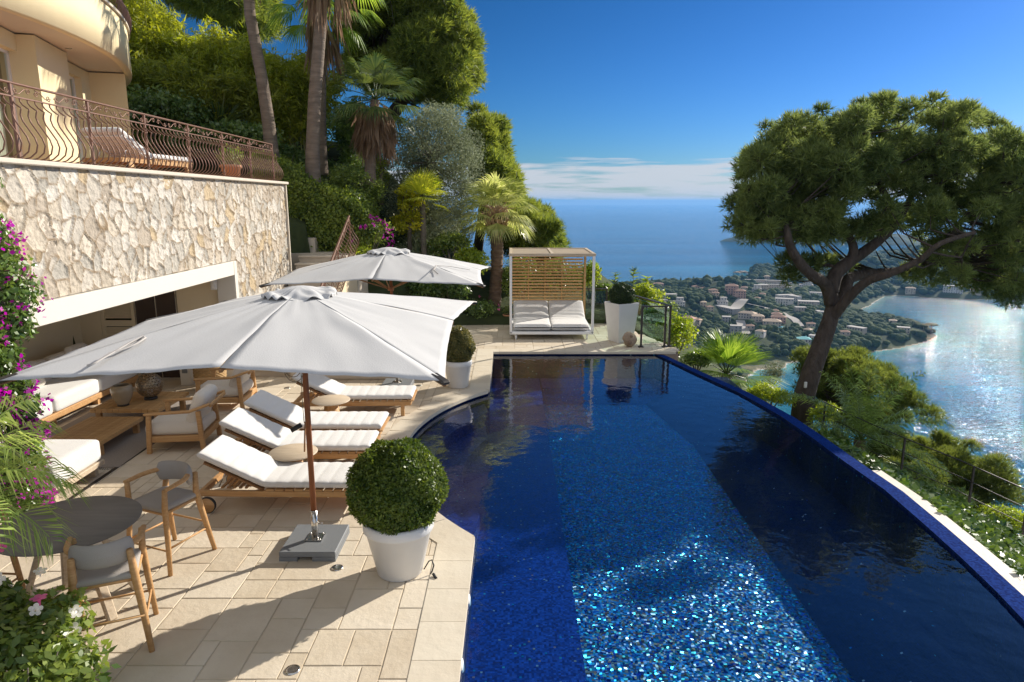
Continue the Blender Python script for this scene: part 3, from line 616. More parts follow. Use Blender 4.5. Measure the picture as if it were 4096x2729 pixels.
for j in range(NY):
    for i in range(NX):
        x, y = X0 + (i + .5) * cell, Y0 + (j + .5) * cell
        if inside_deck(x, y): base.add([(x - cell / 2, y - cell / 2, -.0065), (x + cell / 2, y - cell / 2, -.0065), (x + cell / 2, y + cell / 2, -.0065), (x - cell / 2, y + cell / 2, -.0065)], [(0, 1, 2, 3)])
struct('deck_bed', base, M['grout'])
# coping: cut stone blocks along the water
mb = MB()
def coping(pl, wdt, blk, ov=.025):
    # resample
    P = [pl[0]]; acc = 0
    L = [0]
    for i in range(1, len(pl)): L.append(L[-1] + hypot(pl[i][0] - pl[i - 1][0], pl[i][1] - pl[i - 1][1]))
    def pt(s):
        for i in range(1, len(pl)):
            if s <= L[i] + 1e-9: t = (s - L[i - 1]) / (L[i] - L[i - 1]); return (pl[i - 1][0] + (pl[i][0] - pl[i - 1][0]) * t, pl[i - 1][1] + (pl[i][1] - pl[i - 1][1]) * t), i
        return pl[-1], len(pl) - 1
    n = max(1, round(L[-1] / blk))
    for k in range(n):
        s0, s1 = L[-1] * k / n + .0025, L[-1] * (k + 1) / n - .0025; A = [pt(s0)[0], pt((s0 + s1) / 2)[0], pt(s1)[0]]
        I = offs(A, ov); O = offs(A, -wdt); h = rng.uniform(-.001, .001); lip = .012
        Pp = I + O[::-1]; c = (sum(p[0] for p in Pp) / 6, sum(p[1] for p in Pp) / 6)
        mb.prism(Pp, -.05, .008 + h)
coping(left_side[:4], .36, .5); coping(left_side[3:27], .36, .55); coping(left_side[27:], .36, .5)
coping([(-.47 - .36, 15.85), (3.9, 15.85)], .30, .5)
struct('coping', mb, M['coping'])
# retaining wall and beds under the far right corner of the deck
mb = MB(); mb.prism([(3.66, 15.83), (3.96, 15.86), (4.0, 16.15), (2.95, 19.8), (2.4, 19.8), (3.3, 15.9)], -2.6, -.052); struct('deck_retaining_wall', mb, M['rock'])
# beds and copings below the overflow lip
def strip(pl, d0, d1, z0, z1, name, m, thick=.25):
    a = offs(pl, d0); b = offs(pl, d1); mb = MB()
    for i in range(len(pl) - 1):
        mb.add([(*a[i], z0), (*a[i + 1], z0), (*b[i + 1], z1), (*b[i], z1)], [(0, 1, 2, 3)])
        mb.add([(*b[i], z1), (*b[i + 1], z1), (*b[i + 1], z1 - thick), (*b[i], z1 - thick)], [(0, 1, 2, 3)])
        mb.add([(*a[i], z0), (*a[i + 1], z0), (*a[i + 1], z0 - thick), (*a[i], z0 - thick)], [(3, 2, 1, 0)])
    return struct(name, mb, m)
lower = [p for p in outer[5:]]; lo2 = offs(lower, -.04)
M['white_coping'] = paving('white_coping', (.55, .48, .39), (.66, .60, .52), bs=10)
strip(lo2, 0, -.28, -.20, -.20, 'coping_below', M['white_coping'], .3)
cap2 = [at(u, v, -1.6) for u, v in [(3250, 1735), (3450, 1846), (3620, 1931), (3800, 2016), (3950, 2096), (4096, 2172), (4400, 2340)]]; cap2 = [(p.x, p.y) for p in cap2]
strip(cap2, .17, -.17, -1.6, -1.6, 'lower_wall_coping', M['white_coping'], 1.6)
mb = MB(); K = 6
for i in range(K):
    ta, tb = i / K, (i + 1) / K
    def L2(pl, t): s = t * (len(pl) - 1); k = min(int(s), len(pl) - 2); f = s - k; return (pl[k][0] + (pl[k + 1][0] - pl[k][0]) * f, pl[k][1] + (pl[k + 1][1] - pl[k][1]) * f)
    A = offs(lo2, -.26); B = offs(cap2, .16)
    a0, a1, b0, b1 = L2(A, ta), L2(A, tb), L2(B, ta), L2(B, tb)
    mb.add([(*a0, -.45), (*a1, -.45), (*b1, -1.75), (*b0, -1.75)], [(0, 1, 2, 3)])
struct('planting_bed', mb, M['soil'])
# ================================================================ STONE WALL, RECESS
WX = -5.45; WY1 = 16.8; ZT = 3.90; OY = 13.42; OZ = 2.36
def stone_face(name, origin, ux, uz, w_, h_, hole=None, step=.022, cs=.215, seed=3, amp=.030, parent=None):
    """a rubble facing modelled as relief: every stone its own height and tone"""
    nx, nz = int(w_ / step), int(h_ / step); S, T = np.meshgrid(np.linspace(0, w_, nx), np.linspace(0, h_, nz), indexing='ij')
    r = np.random.RandomState(seed); cx, cz = cs, cs * 1.1; gx, gz = int(w_ / cx) + 4, int(h_ / cz) + 4; J = r.rand(gx, gz, 2) * .86 + .07; TN = r.rand(gx, gz, 4)
    Sw = S + .03 * np.sin(T * 9 + S * 5); Tw = T + .03 * np.sin(S * 11 - T * 3); ci = (Sw / cx).astype(int) + 1; cj = (Tw / cz).astype(int) + 1
    d1 = np.full(S.shape, 9.); d2 = np.full(S.shape, 9.); bi = np.zeros(S.shape, int); bj = np.zeros(S.shape, int)
    for a in (-1, 0, 1):
        for b in (-1, 0, 1):
            I, Jj = np.clip(ci + a, 0, gx - 1), np.clip(cj + b, 0, gz - 1); px = (I - 1 + J[I, Jj, 0]) * cx; pz = (Jj - 1 + J[I, Jj, 1]) * cz
            sc_ = .60 + .85 * TN[I, Jj, 2]; d = np.hypot((Sw - px), (Tw - pz) * .78) / sc_
            c = d < d1; d2 = np.where(c, d1, np.minimum(d2, d)); bi = np.where(c, I, bi); bj = np.where(c, Jj, bj); d1 = np.where(c, d, d1)
    e = d2 - d1; tn = TN[bi, bj]; hgt = sstep(0.0, .034, e); dome = .5 + .5 * tn[..., 0]
    rough = .22 * np.sin(S * 43 + tn[..., 1] * 40 + 2 * np.sin(T * 31)) * np.sin(T * 37 + tn[..., 3] * 30 + 1.5 * np.sin(S * 23)) + .12 * np.sin(S * 97 + T * 71 + tn[..., 1] * 9)
    H = amp * hgt * (dome + rough * .6)
    O = np.array(origin); nrm = np.cross(ux, uz); V = O + S[..., None] * np.array(ux) + T[..., None] * np.array(uz) + H[..., None] * nrm
    i = np.arange(nx - 1)[:, None] * nz + np.arange(nz - 1)[None, :]; F = np.stack([i, i + nz, i + nz + 1, i + 1], -1)
    keep = np.ones(F.shape[:2], bool)
    if hole is not None:
        Sm = (S[:-1, :-1] + S[1:, 1:]) / 2; Tm = (T[:-1, :-1] + T[1:, 1:]) / 2; keep = ~((Sm > hole[0]) & (Sm < hole[1]) & (Tm < hole[2]))
    me = np_mesh(name, V.reshape(-1, 3), 4, F[keep]); 
    ramp = np.array([[.45, .39, .31], [.50, .45, .38], [.40, .34, .27], [.53, .49, .43], [.46, .36, .23], [.38, .35, .30]]); k = (tn[..., 1] * 5.999).astype(int); k = np.where((k == 4) & (tn[..., 3] > .45), 1, k)
    C = ramp[k] * (.9 + .2 * tn[..., 3:4]); mort = np.array([.22, .155, .09]); f = sstep(.001, .021, e)[..., None]; C = C * f + mort * (1 - f)
    at_ = me.color_attributes.new('tone', 'FLOAT_COLOR', 'POINT'); 
    buf = np.ones((len(me.vertices), 4), np.float32); buf[:, :3] = C.reshape(-1, 3); at_.data.foreach_set('color', buf.ravel())
    me.polygons.foreach_set('use_smooth', np.ones(len(me.polygons), bool)); return link(name, me, M['stone_wall'], parent)
wall = thing('stone_wall', 'high wall of pale rubble stone holding up the house terrace', 'wall', (WX, 0, 0))
WY0 = 4.6
stone_face('stone_facing', (.0, WY1, 0), (0, -1, 0), (0, 0, 1), WY1 - WY0, ZT, (WY1 - OY, 99, OZ), parent=wall)
mb = MB(); mb.box((-.24, (OY + WY1) / 2, ZT / 2), (.42, WY1 - OY, ZT - .01)); mb.box((-.24, (WY0 + OY) / 2, (OZ + ZT) / 2), (.42, OY - WY0, ZT - OZ - .01)); mb.box((-.02, WY1 + .02, ZT / 2), (.09, .05, ZT - .02)); mb.build('wall_core', M['cap_stone'], wall)
mb = MB(); mb.box((-.17, (WY0 + WY1) / 2 + .03, ZT + .03), (.48, WY1 - WY0 + .1, .06), bev=.012); mb.build('wall_cap', M['cap_stone'], wall)
rec = thing('pool_house', 'cream plastered open room cut into the stone wall behind the lounge', 'outdoor room', (WX, 0, 0))
mb = MB(); mb.box((-.13, (WY0 + OY - .14) / 2, 2.23), (.36, OY - .14 - WY0, .262), bev=.006); mb.box((-.13, OY - .07, 1.18), (.366, .14, 2.36), bev=.006); mb.build('frame', M['plaster_white'], rec)
mb = MB(); mb.box((-3.2, (WY0 + OY) / 2, 1.06), (.1, OY - WY0 + 1, 2.1)); mb.build('back_wall', M['plaster_beige'], rec)
mb = MB(); mb.box((-1.78, (WY0 + OY) / 2 + .3, 2.2), (2.9, OY - WY0 + .6, .18)); mb.build('ceiling', M['plaster_beige'], rec)
EY = 13.40
mb = MB(); mb.box((-.75, EY + .05, 1.05), (.87, .1, 2.1)); mb.build('end_wall', M['plaster_beige'], rec); mb = MB(); mb.box((-2.95, EY + .05, 1.05), (.42, .1, 2.1)); mb.build('end_wall', M['plaster_beige'], rec)
mb = MB(); mb.box((-1.62, EY + .06, 1.05), (.84, .08, 2.1)); mb.build('dark_cabinet', M['dark_glass'], rec)
mb = MB()
for x in (-2.03, -1.62, -1.21): mb.box((x, EY + .01, 1.05), (.018, .02, 2.1))
mb.build('cabinet_edge', M['chrome'], rec)
dr = MB(); 
for x in (-2.70, -2.09): dr.box((x, EY + .03, 1.05), (.07, .05, 2.1))
for z in (.1, 1.12, 2.02): dr.box((-2.395, EY + .03, z), (.54, .05, .12))
dr = dr.build('louvred_door', M['plaster_beige'], rec); sl_ = MB()
for z in np.arange(.2, 1.95, .058):
    if abs(z - 1.12) > .08: sl_.box((-2.395, EY + .04, z), (.54, .012, .06), M=Matrix.Rotation(R(-35), 3, 'X'))
sl_.build('louvre_slats', M['plaster_beige'], dr)
mb = MB(); mb.box((-.02, WY0 + 4.4, .004), (.05, 8.8, .012)); struct_track = tag(mb.build('floor_track', M['dark_metal']), kind='structure'); struct_track.location = (WX + .17, 0, 0)
ol = thing('wall_lamp', 'small white bulkhead lamp under the lintel of the pool house', 'lamp', (WX - .36, 13.27, 1.92))
mb = MB(); mb.soft((0, -.03, 0), (.13, .05, .22), r=.025, n=5); mb.build('housing', M['white_plastic'], ol); mb = MB(); mb.soft((0, -.06, 0), (.09, .05, .17), r=.025, n=5); mb.build('diffuser', M['old_white_plastic'], ol)
ped = thing('socket_pedestal', 'low cream plinth with a power socket beside the wicker basket', 'plinth', (-6.32, 12.95, 0))
mb = MB(); mb.box((0, 0, .22), (.20, .3, .44), bev=.01); mb.build('plinth', M['plaster_white'], ped); mb = MB(); mb.box((.0, -.155, .30), (.10, .012, .10)); mb.build('socket', M['granite'], ped)
# terrace slab
mb = MB(); mb.box((-13.2, 8.0, 3.82), (15.2, 17.6, .16)); struct('terrace', mb, M['terracotta'])
mb = MB(); mb.box((-13.5, 17.0, 1.4), (15.2, .3, 5.0)); struct('terrace_retaining_wall', mb, M['plaster_beige'])
# ================================================================ STAIRS
st = thing('staircase', 'cream stone garden stairs climbing beside the rubble wall', 'stairs', (-4.85, 13.5, 0))
for k in range(13):
    mb = MB(); y0 = k * .33; z = (k + 1) * .165; mb.box((0, y0 + 2.0, z / 2 - .01), (1.2, 4.0, .0001 + .001)) if False else None
    mb.box((0.02 - .0, y0 + .17, z - .02), (1.22, .40, .045), bev=.008); mb.box((0.02, y0 + .19, (z - .045) / 2), (1.19, .33, z - .047)); mb.build('step', M['cap_stone'] if k > 9 else M['plaster_beige_stone'] if 'plaster_beige_stone' in M else M['cap_stone'], st)
mb = MB(); mb.box((-.2, 13 * .33 + .7, 1.09), (2.0, 1.25, 2.16)); mb.box((-.95, 13 * .33 + .95, 1.2), (1.1, .8, 2.7)); mb.build('landing', M['cap_stone'], st)
mb = MB(); mb.add([(x, y, z) for x in (.64, .80) for y, z in ((-.05, 0), (4.3, 0), (4.3, 2.2), (1.2, .72), (-.05, .25))], [(0, 1, 2, 3, 4), (9, 8, 7, 6, 5), (0, 4, 9, 5), (4, 3, 8, 9), (3, 2, 7, 8), (2, 1, 6, 7), (1, 0, 5, 6)]); mb.build('side_wall', M['plaster_beige'], st)
mb = MB(); mb.box((1.9, -.1, .11), (3.0, .3, .22), bev=.02); mb.box((.72, -.02, .45), (.2, .26, .9), bev=.01); mb.build('kerb_wall', M['cap_stone'], st)
# ================================================================ WROUGHT IRON RAILINGS
def belly(): 
    P = [(0, .70), (.004, .66), (.03, .62), (.075, .585), (.098, .572), (.085, .545), (.075, .50), (.095, .43), (.15, .34), (.205, .25), (.225, .17), (.20, .09), (.13, .035), (.04, .01)]
    return P
def spiral(c, r, turns, dirn, n=16, a0=0.0):
    return [(c[0] + r * (1 - .8 * i / n) * cos(a0 + dirn * turns * 2 * pi * i / n), c[1] + r * (1 - .8 * i / n) * sin(a0 + dirn * turns * 2 * pi * i / n)) for i in range(n + 1)]
def railing(name, label, origin, direc, length, slope=0.0, nb=74, bays=6, group=None):
    """origin: base of the near end; direc: unit vector along the rail in plan; the belly bows to the right of it"""
    rt = thing(name, label, 'railing', origin); d = Vector((*direc, slope)); out = Vector((direc[1], -direc[0], 0)); U = Vector((0, 0, 1))
    def P(s, x, z): return d * s + out * x + U * z
    mb = MB(); mb.bar(P(0, 0, .845), P(length, 0, .845), .048, .022, bev=.006); mb.build('top_rail', M['iron'], rt)
    mb = MB(); mb.bar(P(0, 0, .70), P(length, 0, .70), .03, .014); mb.build('middle_rail', M['iron'], rt)
    mb = MB(); mb.bar(P(0, .03, .02), P(length, .03, .02), .03, .012); mb.build('bottom_rail', M['iron'], rt)
    me = None
    for k in range(nb + 1):
        s = length * (k + .0) / nb
        if me is None:
            mb = MB(); mb.tube([P(0, x, z) for x, z in belly()], .0085, n=6); o = mb.build('baluster', M['iron'], rt); me = o.data
        else: o = bpy.data.objects.new('baluster', me); col.objects.link(o); o.parent = rt; o.location = d * s
    bl = length / bays; sm = None; pm = None
    for k in range(bays + 1):
        if pm is None: mb = MB(); mb.bar(P(0, 0, .0), P(0, 0, .84), .03, .03, up=(0, 1, .1)); o = mb.build('post', M['iron'], rt); pm = o.data
        else: o = bpy.data.objects.new('post', pm); col.objects.link(o); o.parent = rt; o.location = d * (bl * k)
    for k in range(bays):
        if sm is None:
            mb = MB(); q = bl / 4
            for j in range(4):
                c0 = q * (j + .5); fl = 1 if j % 2 == 0 else -1
                for sgn in (1, -1):
                    cx_ = c0 + sgn * q * .30; sp = spiral((cx_, .772 + sgn * fl * .012), .036, 1.35, sgn * fl, a0=(0 if sgn > 0 else pi))
                    mb.tube([P(a, 0, b) for a, b in sp], .0055, n=5)
                mb.tube([P(a, 0, b) for a, b in [(c0 - q * .36, .725 if fl > 0 else .818), (c0 - q * .12, .745 if fl > 0 else .80), (c0 + q * .12, .80 if fl > 0 else .745), (c0 + q * .36, .818 if fl > 0 else .725)]], .0055, n=5)
            o = mb.build('scrollwork', M['iron'], rt); sm = o.data
        else: o = bpy.data.objects.new('scrollwork', sm); col.objects.link(o); o.parent = rt; o.location = d * (bl * k)
    return rt
railing('balcony_railing', 'rust brown wrought iron railing with bellied bars on top of the rubble wall', (-5.60, 5.2, 3.955), (0, 1), 11.3, nb=88, bays=8)
railing('stair_railing', 'rust brown bellied iron railing sloping down beside the garden stairs', (-4.18, 13.9, .35), (0, 1), 3.9, slope=.5, nb=30, bays=3)
# ================================================================ HOUSE
hs_ = thing('villa', 'yellow plastered villa with a curved upper balcony on the left', 'house', (0, 0, 3.9))
def ppt(p, z): return (p[0], p[1], z)
F0, F1 = (-7.6, 7.6), (-10.0, 17.1)
fd = Vector((F1[0] - F0[0], F1[1] - F0[1], 0)); FL = fd.length; fd.normalize(); fn = Vector((fd.y, -fd.x, 0))
def FP(s, x, z): p = Vector((*F0, 0)) + fd * s + fn * x; return (p.x, p.y, z)
def fbox(mb, s0, s1, x0, x1, z0, z1):
    vs = [FP(s, x, z) for s in (s0, s1) for x in (x0, x1) for z in (z0, z1)]
    mb.add(vs, [(0, 1, 3, 2), (4, 6, 7, 5), (0, 4, 5, 1), (2, 3, 7, 6), (0, 2, 6, 4), (1, 5, 7, 3)])
HZ = 2.58
mb = MB(); fbox(mb, 0, 5.85, -.3, 0, HZ - .30, HZ); fbox(mb, 5.85, 7.45, -.3, .30, 0, HZ); fbox(mb, 7.45, 9.15, -.3, 0, HZ - .22, HZ); fbox(mb, 9.15, FL, -.3, 0, 0, HZ)
fbox(mb, 0, .6, -.3, 0, 0, HZ)
mb.build('facade', M['plaster_yellow'], hs_)
# side wing closing the terrace at the far end and the curved corner
mb = MB(); mb.add([(-10.0, 17.02, 0), (-9.22, 17.2, 0), (-9.22, 17.2, HZ), (-10.0, 17.02, HZ), (-10.6, 17.6, 0), (-9.95, 18.5, 0), (-9.95, 18.5, HZ), (-10.6, 17.6, HZ)], [(0, 1, 2, 3), (1, 5, 6, 2), (5, 4, 7, 6), (4, 0, 3, 7)])
mb.build('wing_wall', M['plaster_yellow'], hs_)
CX, CY, CR = -18.85, 12.2, 11.0
A = np.linspace(-.75, .80, 60)
def cp(r, a, z): return (CX + r * cos(a), CY + r * sin(a), z)
mb = MB(); z0, z1 = 2.55, 3.50
for i in range(59):
    a, b = A[i], A[i + 1]
    mb.add([cp(CR, a, z0), cp(CR, b, z0), cp(CR, b, z1), cp(CR, a, z1), cp(CR - .2, a, z1), cp(CR - .2, b, z1), cp(CR - .16, a, z0), cp(CR - .16, b, z0)], [(0, 1, 2, 3), (3, 2, 5, 4), (1, 0, 6, 7)], True)
mb.build('curved_balcony', M['plaster_yellow'], hs_)
mb = MB()
for i in range(59):
    a, b = A[i], A[i + 1]; mb.add([cp(CR - .16, a, z0 + .06), cp(CR - .16, b, z0 + .06), cp(5, b, z0 + .06), cp(5, a, z0 + .06), cp(CR - .16, a, z0), cp(CR - .16, b, z0)], [(3, 2, 1, 0), (0, 1, 5, 4)])
mb.build('soffit', M['soffit'], hs_)
mb = MB()
for i in range(59):
    a, b = A[i], A[i + 1]; v = [cp(CR + .05, a, z1), cp(CR + .05, b, z1), cp(CR + .05, b, z1 + .05), cp(CR + .05, a, z1 + .05), cp(CR - .25, a, z1 + .05), cp(CR - .25, b, z1 + .05), cp(CR - .25, a, z1), cp(CR - .25, b, z1)]
    mb.add(v, [(0, 1, 2, 3), (3, 2, 5, 4), (1, 0, 6, 7)])
mb.build('balcony_coping', M['cap_stone'], hs_)
rl = MB()
for a in np.linspace(.0, .80, 84): rl.tube([cp(CR - .12 + x, a, z1 + .06 + z) for x, z in belly()], .008, n=5)
for z in (.70, .84): rl.tube([cp(CR - .12, a, z1 + .06 + z) for a in np.linspace(.0, .80, 40)], .016, n=6)
tag(rl.build('upper_balustrade', M['iron'], hs_), kind=None)
M['curtain'] = mat('curtain', (.55, .50, .42), .9, var=.1)
M['room_dark'] = mat('room_interior', (.30, .23, .15), .9)
def window(s0, s1, ztop, curt):
    mb = MB(); fbox(mb, s0, s1, -.20, -.14, ztop - .05, ztop + .02); fbox(mb, s0, s0 + .06, -.20, -.14, 0, ztop); fbox(mb, s1 - .06, s1, -.20, -.14, 0, ztop)
    m_ = (s0 + s1) / 2; fbox(mb, m_ - .03, m_ + .03, -.21, -.15, 0, ztop - .05); wf = mb.build('glass_door', M['white_paint'], hs_)
    g = MB(); g.add([FP(s0, -.17, 0), FP(s1, -.17, 0), FP(s1, -.17, ztop), FP(s0, -.17, ztop)], [(0, 1, 2, 3)]); g.build('pane', M['glass'], wf)
    c = MB(); n_ = 40
    for (a, b) in curt: c.grid(lambda u, v, a=a, b=b: FP(a + (b - a) * u, -.30 + .03 * sin(u * 38 * (b - a) / .5), v * (ztop - .05)), n_, 1)
    c.build('curtain', M['curtain'], wf)
    rm = MB(); rm.add([FP(s0 - .2, -1.6, 0), FP(s1 + .2, -1.6, 0), FP(s1 + .2, -1.6, ztop + .2), FP(s0 - .2, -1.6, ztop + .2)], [(0, 1, 2, 3)]); fbox(rm, s0 - .25, s0 - .2, -1.6, -.3, 0, ztop + .2); fbox(rm, s1 + .2, s1 + .25, -1.6, -.3, 0, ztop + .2); fbox(rm, s0 - .2, s1 + .2, -1.6, -.3, ztop + .15, ztop + .2); rm.build('room_wall', M['room_dark'], wf)
window(.6, 5.85, HZ - .30, [(4.9, 5.6), (.7, 1.2)]); window(7.45, 9.15, HZ - .22, [(8.1, 8.9)])
for p in ((-8.6, 11.2), (-8.9, 14.6)):
    mb = MB(); mb.lathe([(0.001, 0), (.06, 0), (.07, .012)], (p[0], p[1], z0 - .006 + .06)); mb.build('downlight', M['chrome'], hs_)
# ================================================================ SUN LOUNGERS
def lounger():
    t = thing('sun_lounger', 'x', 'sun lounger'); W = .68
    mb = MB()
    for s in (-1, 1): mb.box((-1.02, s * (W / 2 - .03), .215), (1.98, .045, .07), bev=.006)
    for x in (-.05, -.95, -1.95): mb.box((x, 0, .215), (.045, W - .1, .06))
    mb.build('frame', M['teak'], t)
    mb = MB()
    for k in range(11): mb.box((-.03 - k * .112, 0, .262), (.095, W - .02, .018), bev=.003)
    mb.build('slat_deck', M['teak'], t)
    # raised back frame
    hx, hz, ang = -1.24, .27, R(26)
    def bk(s, h=0): return Vector((hx - cos(ang) * s - sin(ang) * h * -1 * -1, 0, hz + sin(ang) * s + cos(ang) * h))
    mb = MB()
    for k in range(7):
        p = bk(.04 + k * .105); mb.box(p, (.09, W - .02, .018), M=Matrix.Rotation(ang, 3, 'Y'), bev=.003)
    for s in (-1, 1):
        a, b = bk(0, -.02), bk(.74, -.02); mb.bar((a.x, s * (W / 2 - .06), a.z), (b.x, s * (W / 2 - .06), b.z), .03, .035)
    mb.build('backrest_slats', M['teak_dark'], t)
    mb = MB()
    for s in (-1, 1):
        a = bk(.5, -.03); mb.tube([(a.x, s * .22, a.z), (-1.78, s * .22, .25)], .008, n=6)
    mb.build('backrest_stay', M['chrome'], t)
    mb = MB()
    for k in range(5): mb.box((-1.45 - k * .07, 0, .255), (.03, .5, .02))
    mb.build('stay_rack', M['teak'], t)
    for s in (-1, 1):
        mb = MB(); mb.box((-.17, s * (W / 2 - .035), .105), (.06, .05, .21), bev=.005); mb.build('leg', M['teak'], t)
    for s in (-1, 1):
        mb = MB(); mb.tube([(-1.86, s * (W / 2 + .012), .095), (-1.86, s * (W / 2 + .052), .095)], .088, n=28); wh = mb.build('wheel', M['teak'], t)
        ty = MB(); ty.lathe([(.086, -.018), (.096, -.018), (.096, .018), (.086, .018)], n=28); tt = ty.build('tyre', M['black'], wh); tt.location = (-1.86, s * (W / 2 + .032), .095); tt.rotation_euler = (pi / 2, 0, 0)
    # quilted cushion following the slats
    L0, L1 = 1.22, .84; th = .095; Wc = W - .03
    def path(u):
        s = u * (L0 + L1)
        r = .28; s0 = L0 - r * ang / 2
        if s < s0: return Vector((-s, 0, 0)), 0.0
        if s < s0 + r * ang: a = (s - s0) / r; return Vector((-s0 - r * sin(a), 0, r * (1 - cos(a)))), a
        q = s - s0 - r * ang; return Vector((-s0 - r * sin(ang) - q * cos(ang), 0, r * (1 - cos(ang)) + q * sin(ang))), ang
    nu, nv = 120, 22; prof = []
    for j in range(nv):   # closed section: y, n
        a = 2 * pi * j / nv; y = math.copysign(abs(cos(a)) ** .35, cos(a)); z = math.copysign(abs(sin(a)) ** .45, sin(a)); prof.append((y, z))
    vs = []; fs = []
    for i in range(nu + 1):
        u = i / nu; p, a = path(u); s = u * (L0 + L1); nrm = Vector((sin(a), 0, cos(a))); ph = (s / .155) % 1; stitch = .5 - .5 * cos(2 * pi * ph); stitch = stitch ** .35
        e = min(1, u / .02, (1 - u) / .02); e = sqrt(max(0, 1 - (1 - e) ** 2)) * .92 + .08
        for y, z in prof:
            wv = .003 * mnoise.noise(Vector((s * 14, y * 3.5, 1.7)))
            zz = (th / 2 * z * (.84 + .16 * stitch) + (wv if z > 0 else 0)) if z > 0 else th / 2 * z
            vs.append(p + nrm * (zz * e + th / 2 + .275) + Vector((0, y * Wc / 2 * (.985 + .015 * stitch) * (.99 if e < .9 else 1), 0)) if a == 0 else p + nrm * (zz * e + th / 2) + Vector((0, y * Wc / 2 * (.985 + .015 * stitch), .275)))
    for i in range(nu):
        for j in range(nv): fs.append((i * nv + j, i * nv + (j + 1) % nv, (i + 1) * nv + (j + 1) % nv, (i + 1) * nv + j))
    fs.append(tuple(range(nv))[::-1]); fs.append(tuple(nu * nv + j for j in range(nv)))
    mb = MB(); mb.add(vs, fs, True); c = mb.build('cushion', M['cushion'], t)
    sb = MB()
    for xx in (-.0,):
        sb.tube([(-.02, y, .285) for y in (-Wc / 2, Wc / 2)], .004, n=5)
    sb.build('piping', M['cream'], c)
    return t
L = lounger()
L.location = (-1.62, 7.62, 0); L.rotation_euler = (0, 0, R(-1)); L['label'] = 'white cushioned teak lounger nearest the big round bush, fully in front of the parasol pole'; L['group'] = 'sun loungers facing the pool'
dup(L, (-1.86, 8.83, 0), R(1), 'teak lounger touching its twin, second from the front, beside the round wooden table')
dup(L, (-1.88, 9.70, 0), R(0), 'teak lounger touching its twin, third from the front, partly behind the parasol pole')
dup(L, (-1.66, 11.22, 0), R(2), 'single teak lounger farthest back, beside the foot of the rear parasol')
TL = dup(L, (-6.25, 13.1, 3.93), R(84), 'white lounger cushion up on the house terrace behind the iron railing'); TL['group'] = 'loungers'; del TL['group']
M['towel'] = mat('towelling', (.80, .78, .75), .9)
for ch in TL.children:
    if ch.name.startswith('backrest_slats'): ch.data = ch.data.copy(); ch.data.materials[0] = M['towel']
# ================================================================ SIDE TABLES
def side_table():
    t = thing('side_table', 'x', 'side table')
    mb = MB(); mb.lathe([(.001, .40), (.285, .40), (.298, .408), (.298, .416), (.290, .424), (.001, .424)], n=56); mb.build('table_top', M['teak_grey'], t)
    mb = MB(); mb.lathe([(.001, 0), (.16, 0), (.16, .01), (.10, .40), (.001, .40)], n=8); mb.build('pedestal', M['teak'], t); return t
S = side_table(); S.location = (-2.75, 8.13, 0); S['label'] = 'round pale wood side table between the two front loungers'; S['group'] = 'round side tables'
dup(S, (-2.87, 10.42, 0), .5, 'round pale wood side table in front of the farthest lounger')
# ================================================================ ARMCHAIRS (face -X in local space)
def armchair():
    t = thing('armchair', 'x', 'armchair')
    for sx, sy, top in ((-1, -1, .56), (-1, 1, .56), (1, -1, .60), (1, 1, .60)):
        mb = MB(); mb.bar((sx * .37, sy * .36, 0), (sx * .335, sy * .35, top), .065, .05, up=(0, 1, 0), bev=.008); mb.build('leg', M['teak'], t)
    for sy in (-1, 1):
        mb = MB(); mb.bar((-.40, sy * .35, .575), (.24, sy * .35, .60), .07, .035, bev=.01); mb.bar((.22, sy * .35, .60), (.50, sy * .35, .70), .065, .035, bev=.01); mb.build('armrest', M['teak'], t)
    mb = MB(); mb.box((0, 0, .20), (.78, .70, .09), bev=.01); mb.build('seat_frame', M['teak'], t)
    mb = MB()
    mb.bar((.50, -.33, .67), (.50, .33, .67), .04, .05, bev=.01); mb.build('back_rail', M['teak'], t)
    mb = MB(); mb.soft((-.03, 0, .335), (.80, .66, .17), r=.07, n=12, puff=.02); mb.build('seat_cushion', M['cream'], t)
    mb = MB(); mb.soft((.28, 0, .60), (.20, .60, .52), r=.09, n=12, puff=.0, M=Matrix.Rotation(R(22), 3, 'Y')); mb.build('back_cushion', M['cream'], t); return t
A_ = armchair(); A_.location = (-4.80, 9.55, 0); A_.rotation_euler = (0, 0, R(6)); A_['label'] = 'teak armchair with cream cushions beside the low slatted table, nearer the camera'; A_['group'] = 'teak armchairs'
dup(A_, (-4.95, 11.45, 0), R(3), 'teak armchair with cream cushions farther back beside the wicker basket')
# ================================================================ COFFEE TABLES, LANTERNS, RUG
def coffee(name, label, x0, x1, y0, y1, h):
    t = thing(name, label, 'coffee table', ((x0 + x1) / 2, (y0 + y1) / 2, 0), 0, 'slatted coffee tables'); lx, ly = x1 - x0, y1 - y0; mb = MB(); n = 12
    for k in range(n): mb.box((-lx / 2 + lx * (k + .5) / n, 0, h - .03), (lx / n - .006, ly, .06), bev=.004)
    mb.build('table_top', M['slat_wood'], t)
    for sx in (-1, 1):
        for sy in (-1, 1): mb = MB(); mb.box((sx * (lx / 2 - .08), sy * (ly / 2 - .10), (h - .06) / 2), (.08, .06, h - .06)); mb.build('leg', M['teak'], t)
    return t
coffee('coffee_table', 'lower slatted wooden coffee table, bare, nearer the camera', -6.52, -5.70, 8.98, 10.12, .24)
coffee('coffee_table', 'higher slatted wooden coffee table carrying the two lanterns', -6.58, -5.50, 10.2, 11.22, .33)
ln = thing('round_lantern', 'round openwork metal lantern standing on the higher coffee table', 'lantern', (-5.92, 10.78, .33), 0)
bm = bmesh.new(); bmesh.ops.create_icosphere(bm, subdivisions=4, radius=.205)
me = bpy.data.meshes.new('lantern_shell'); dual = bmesh.new()
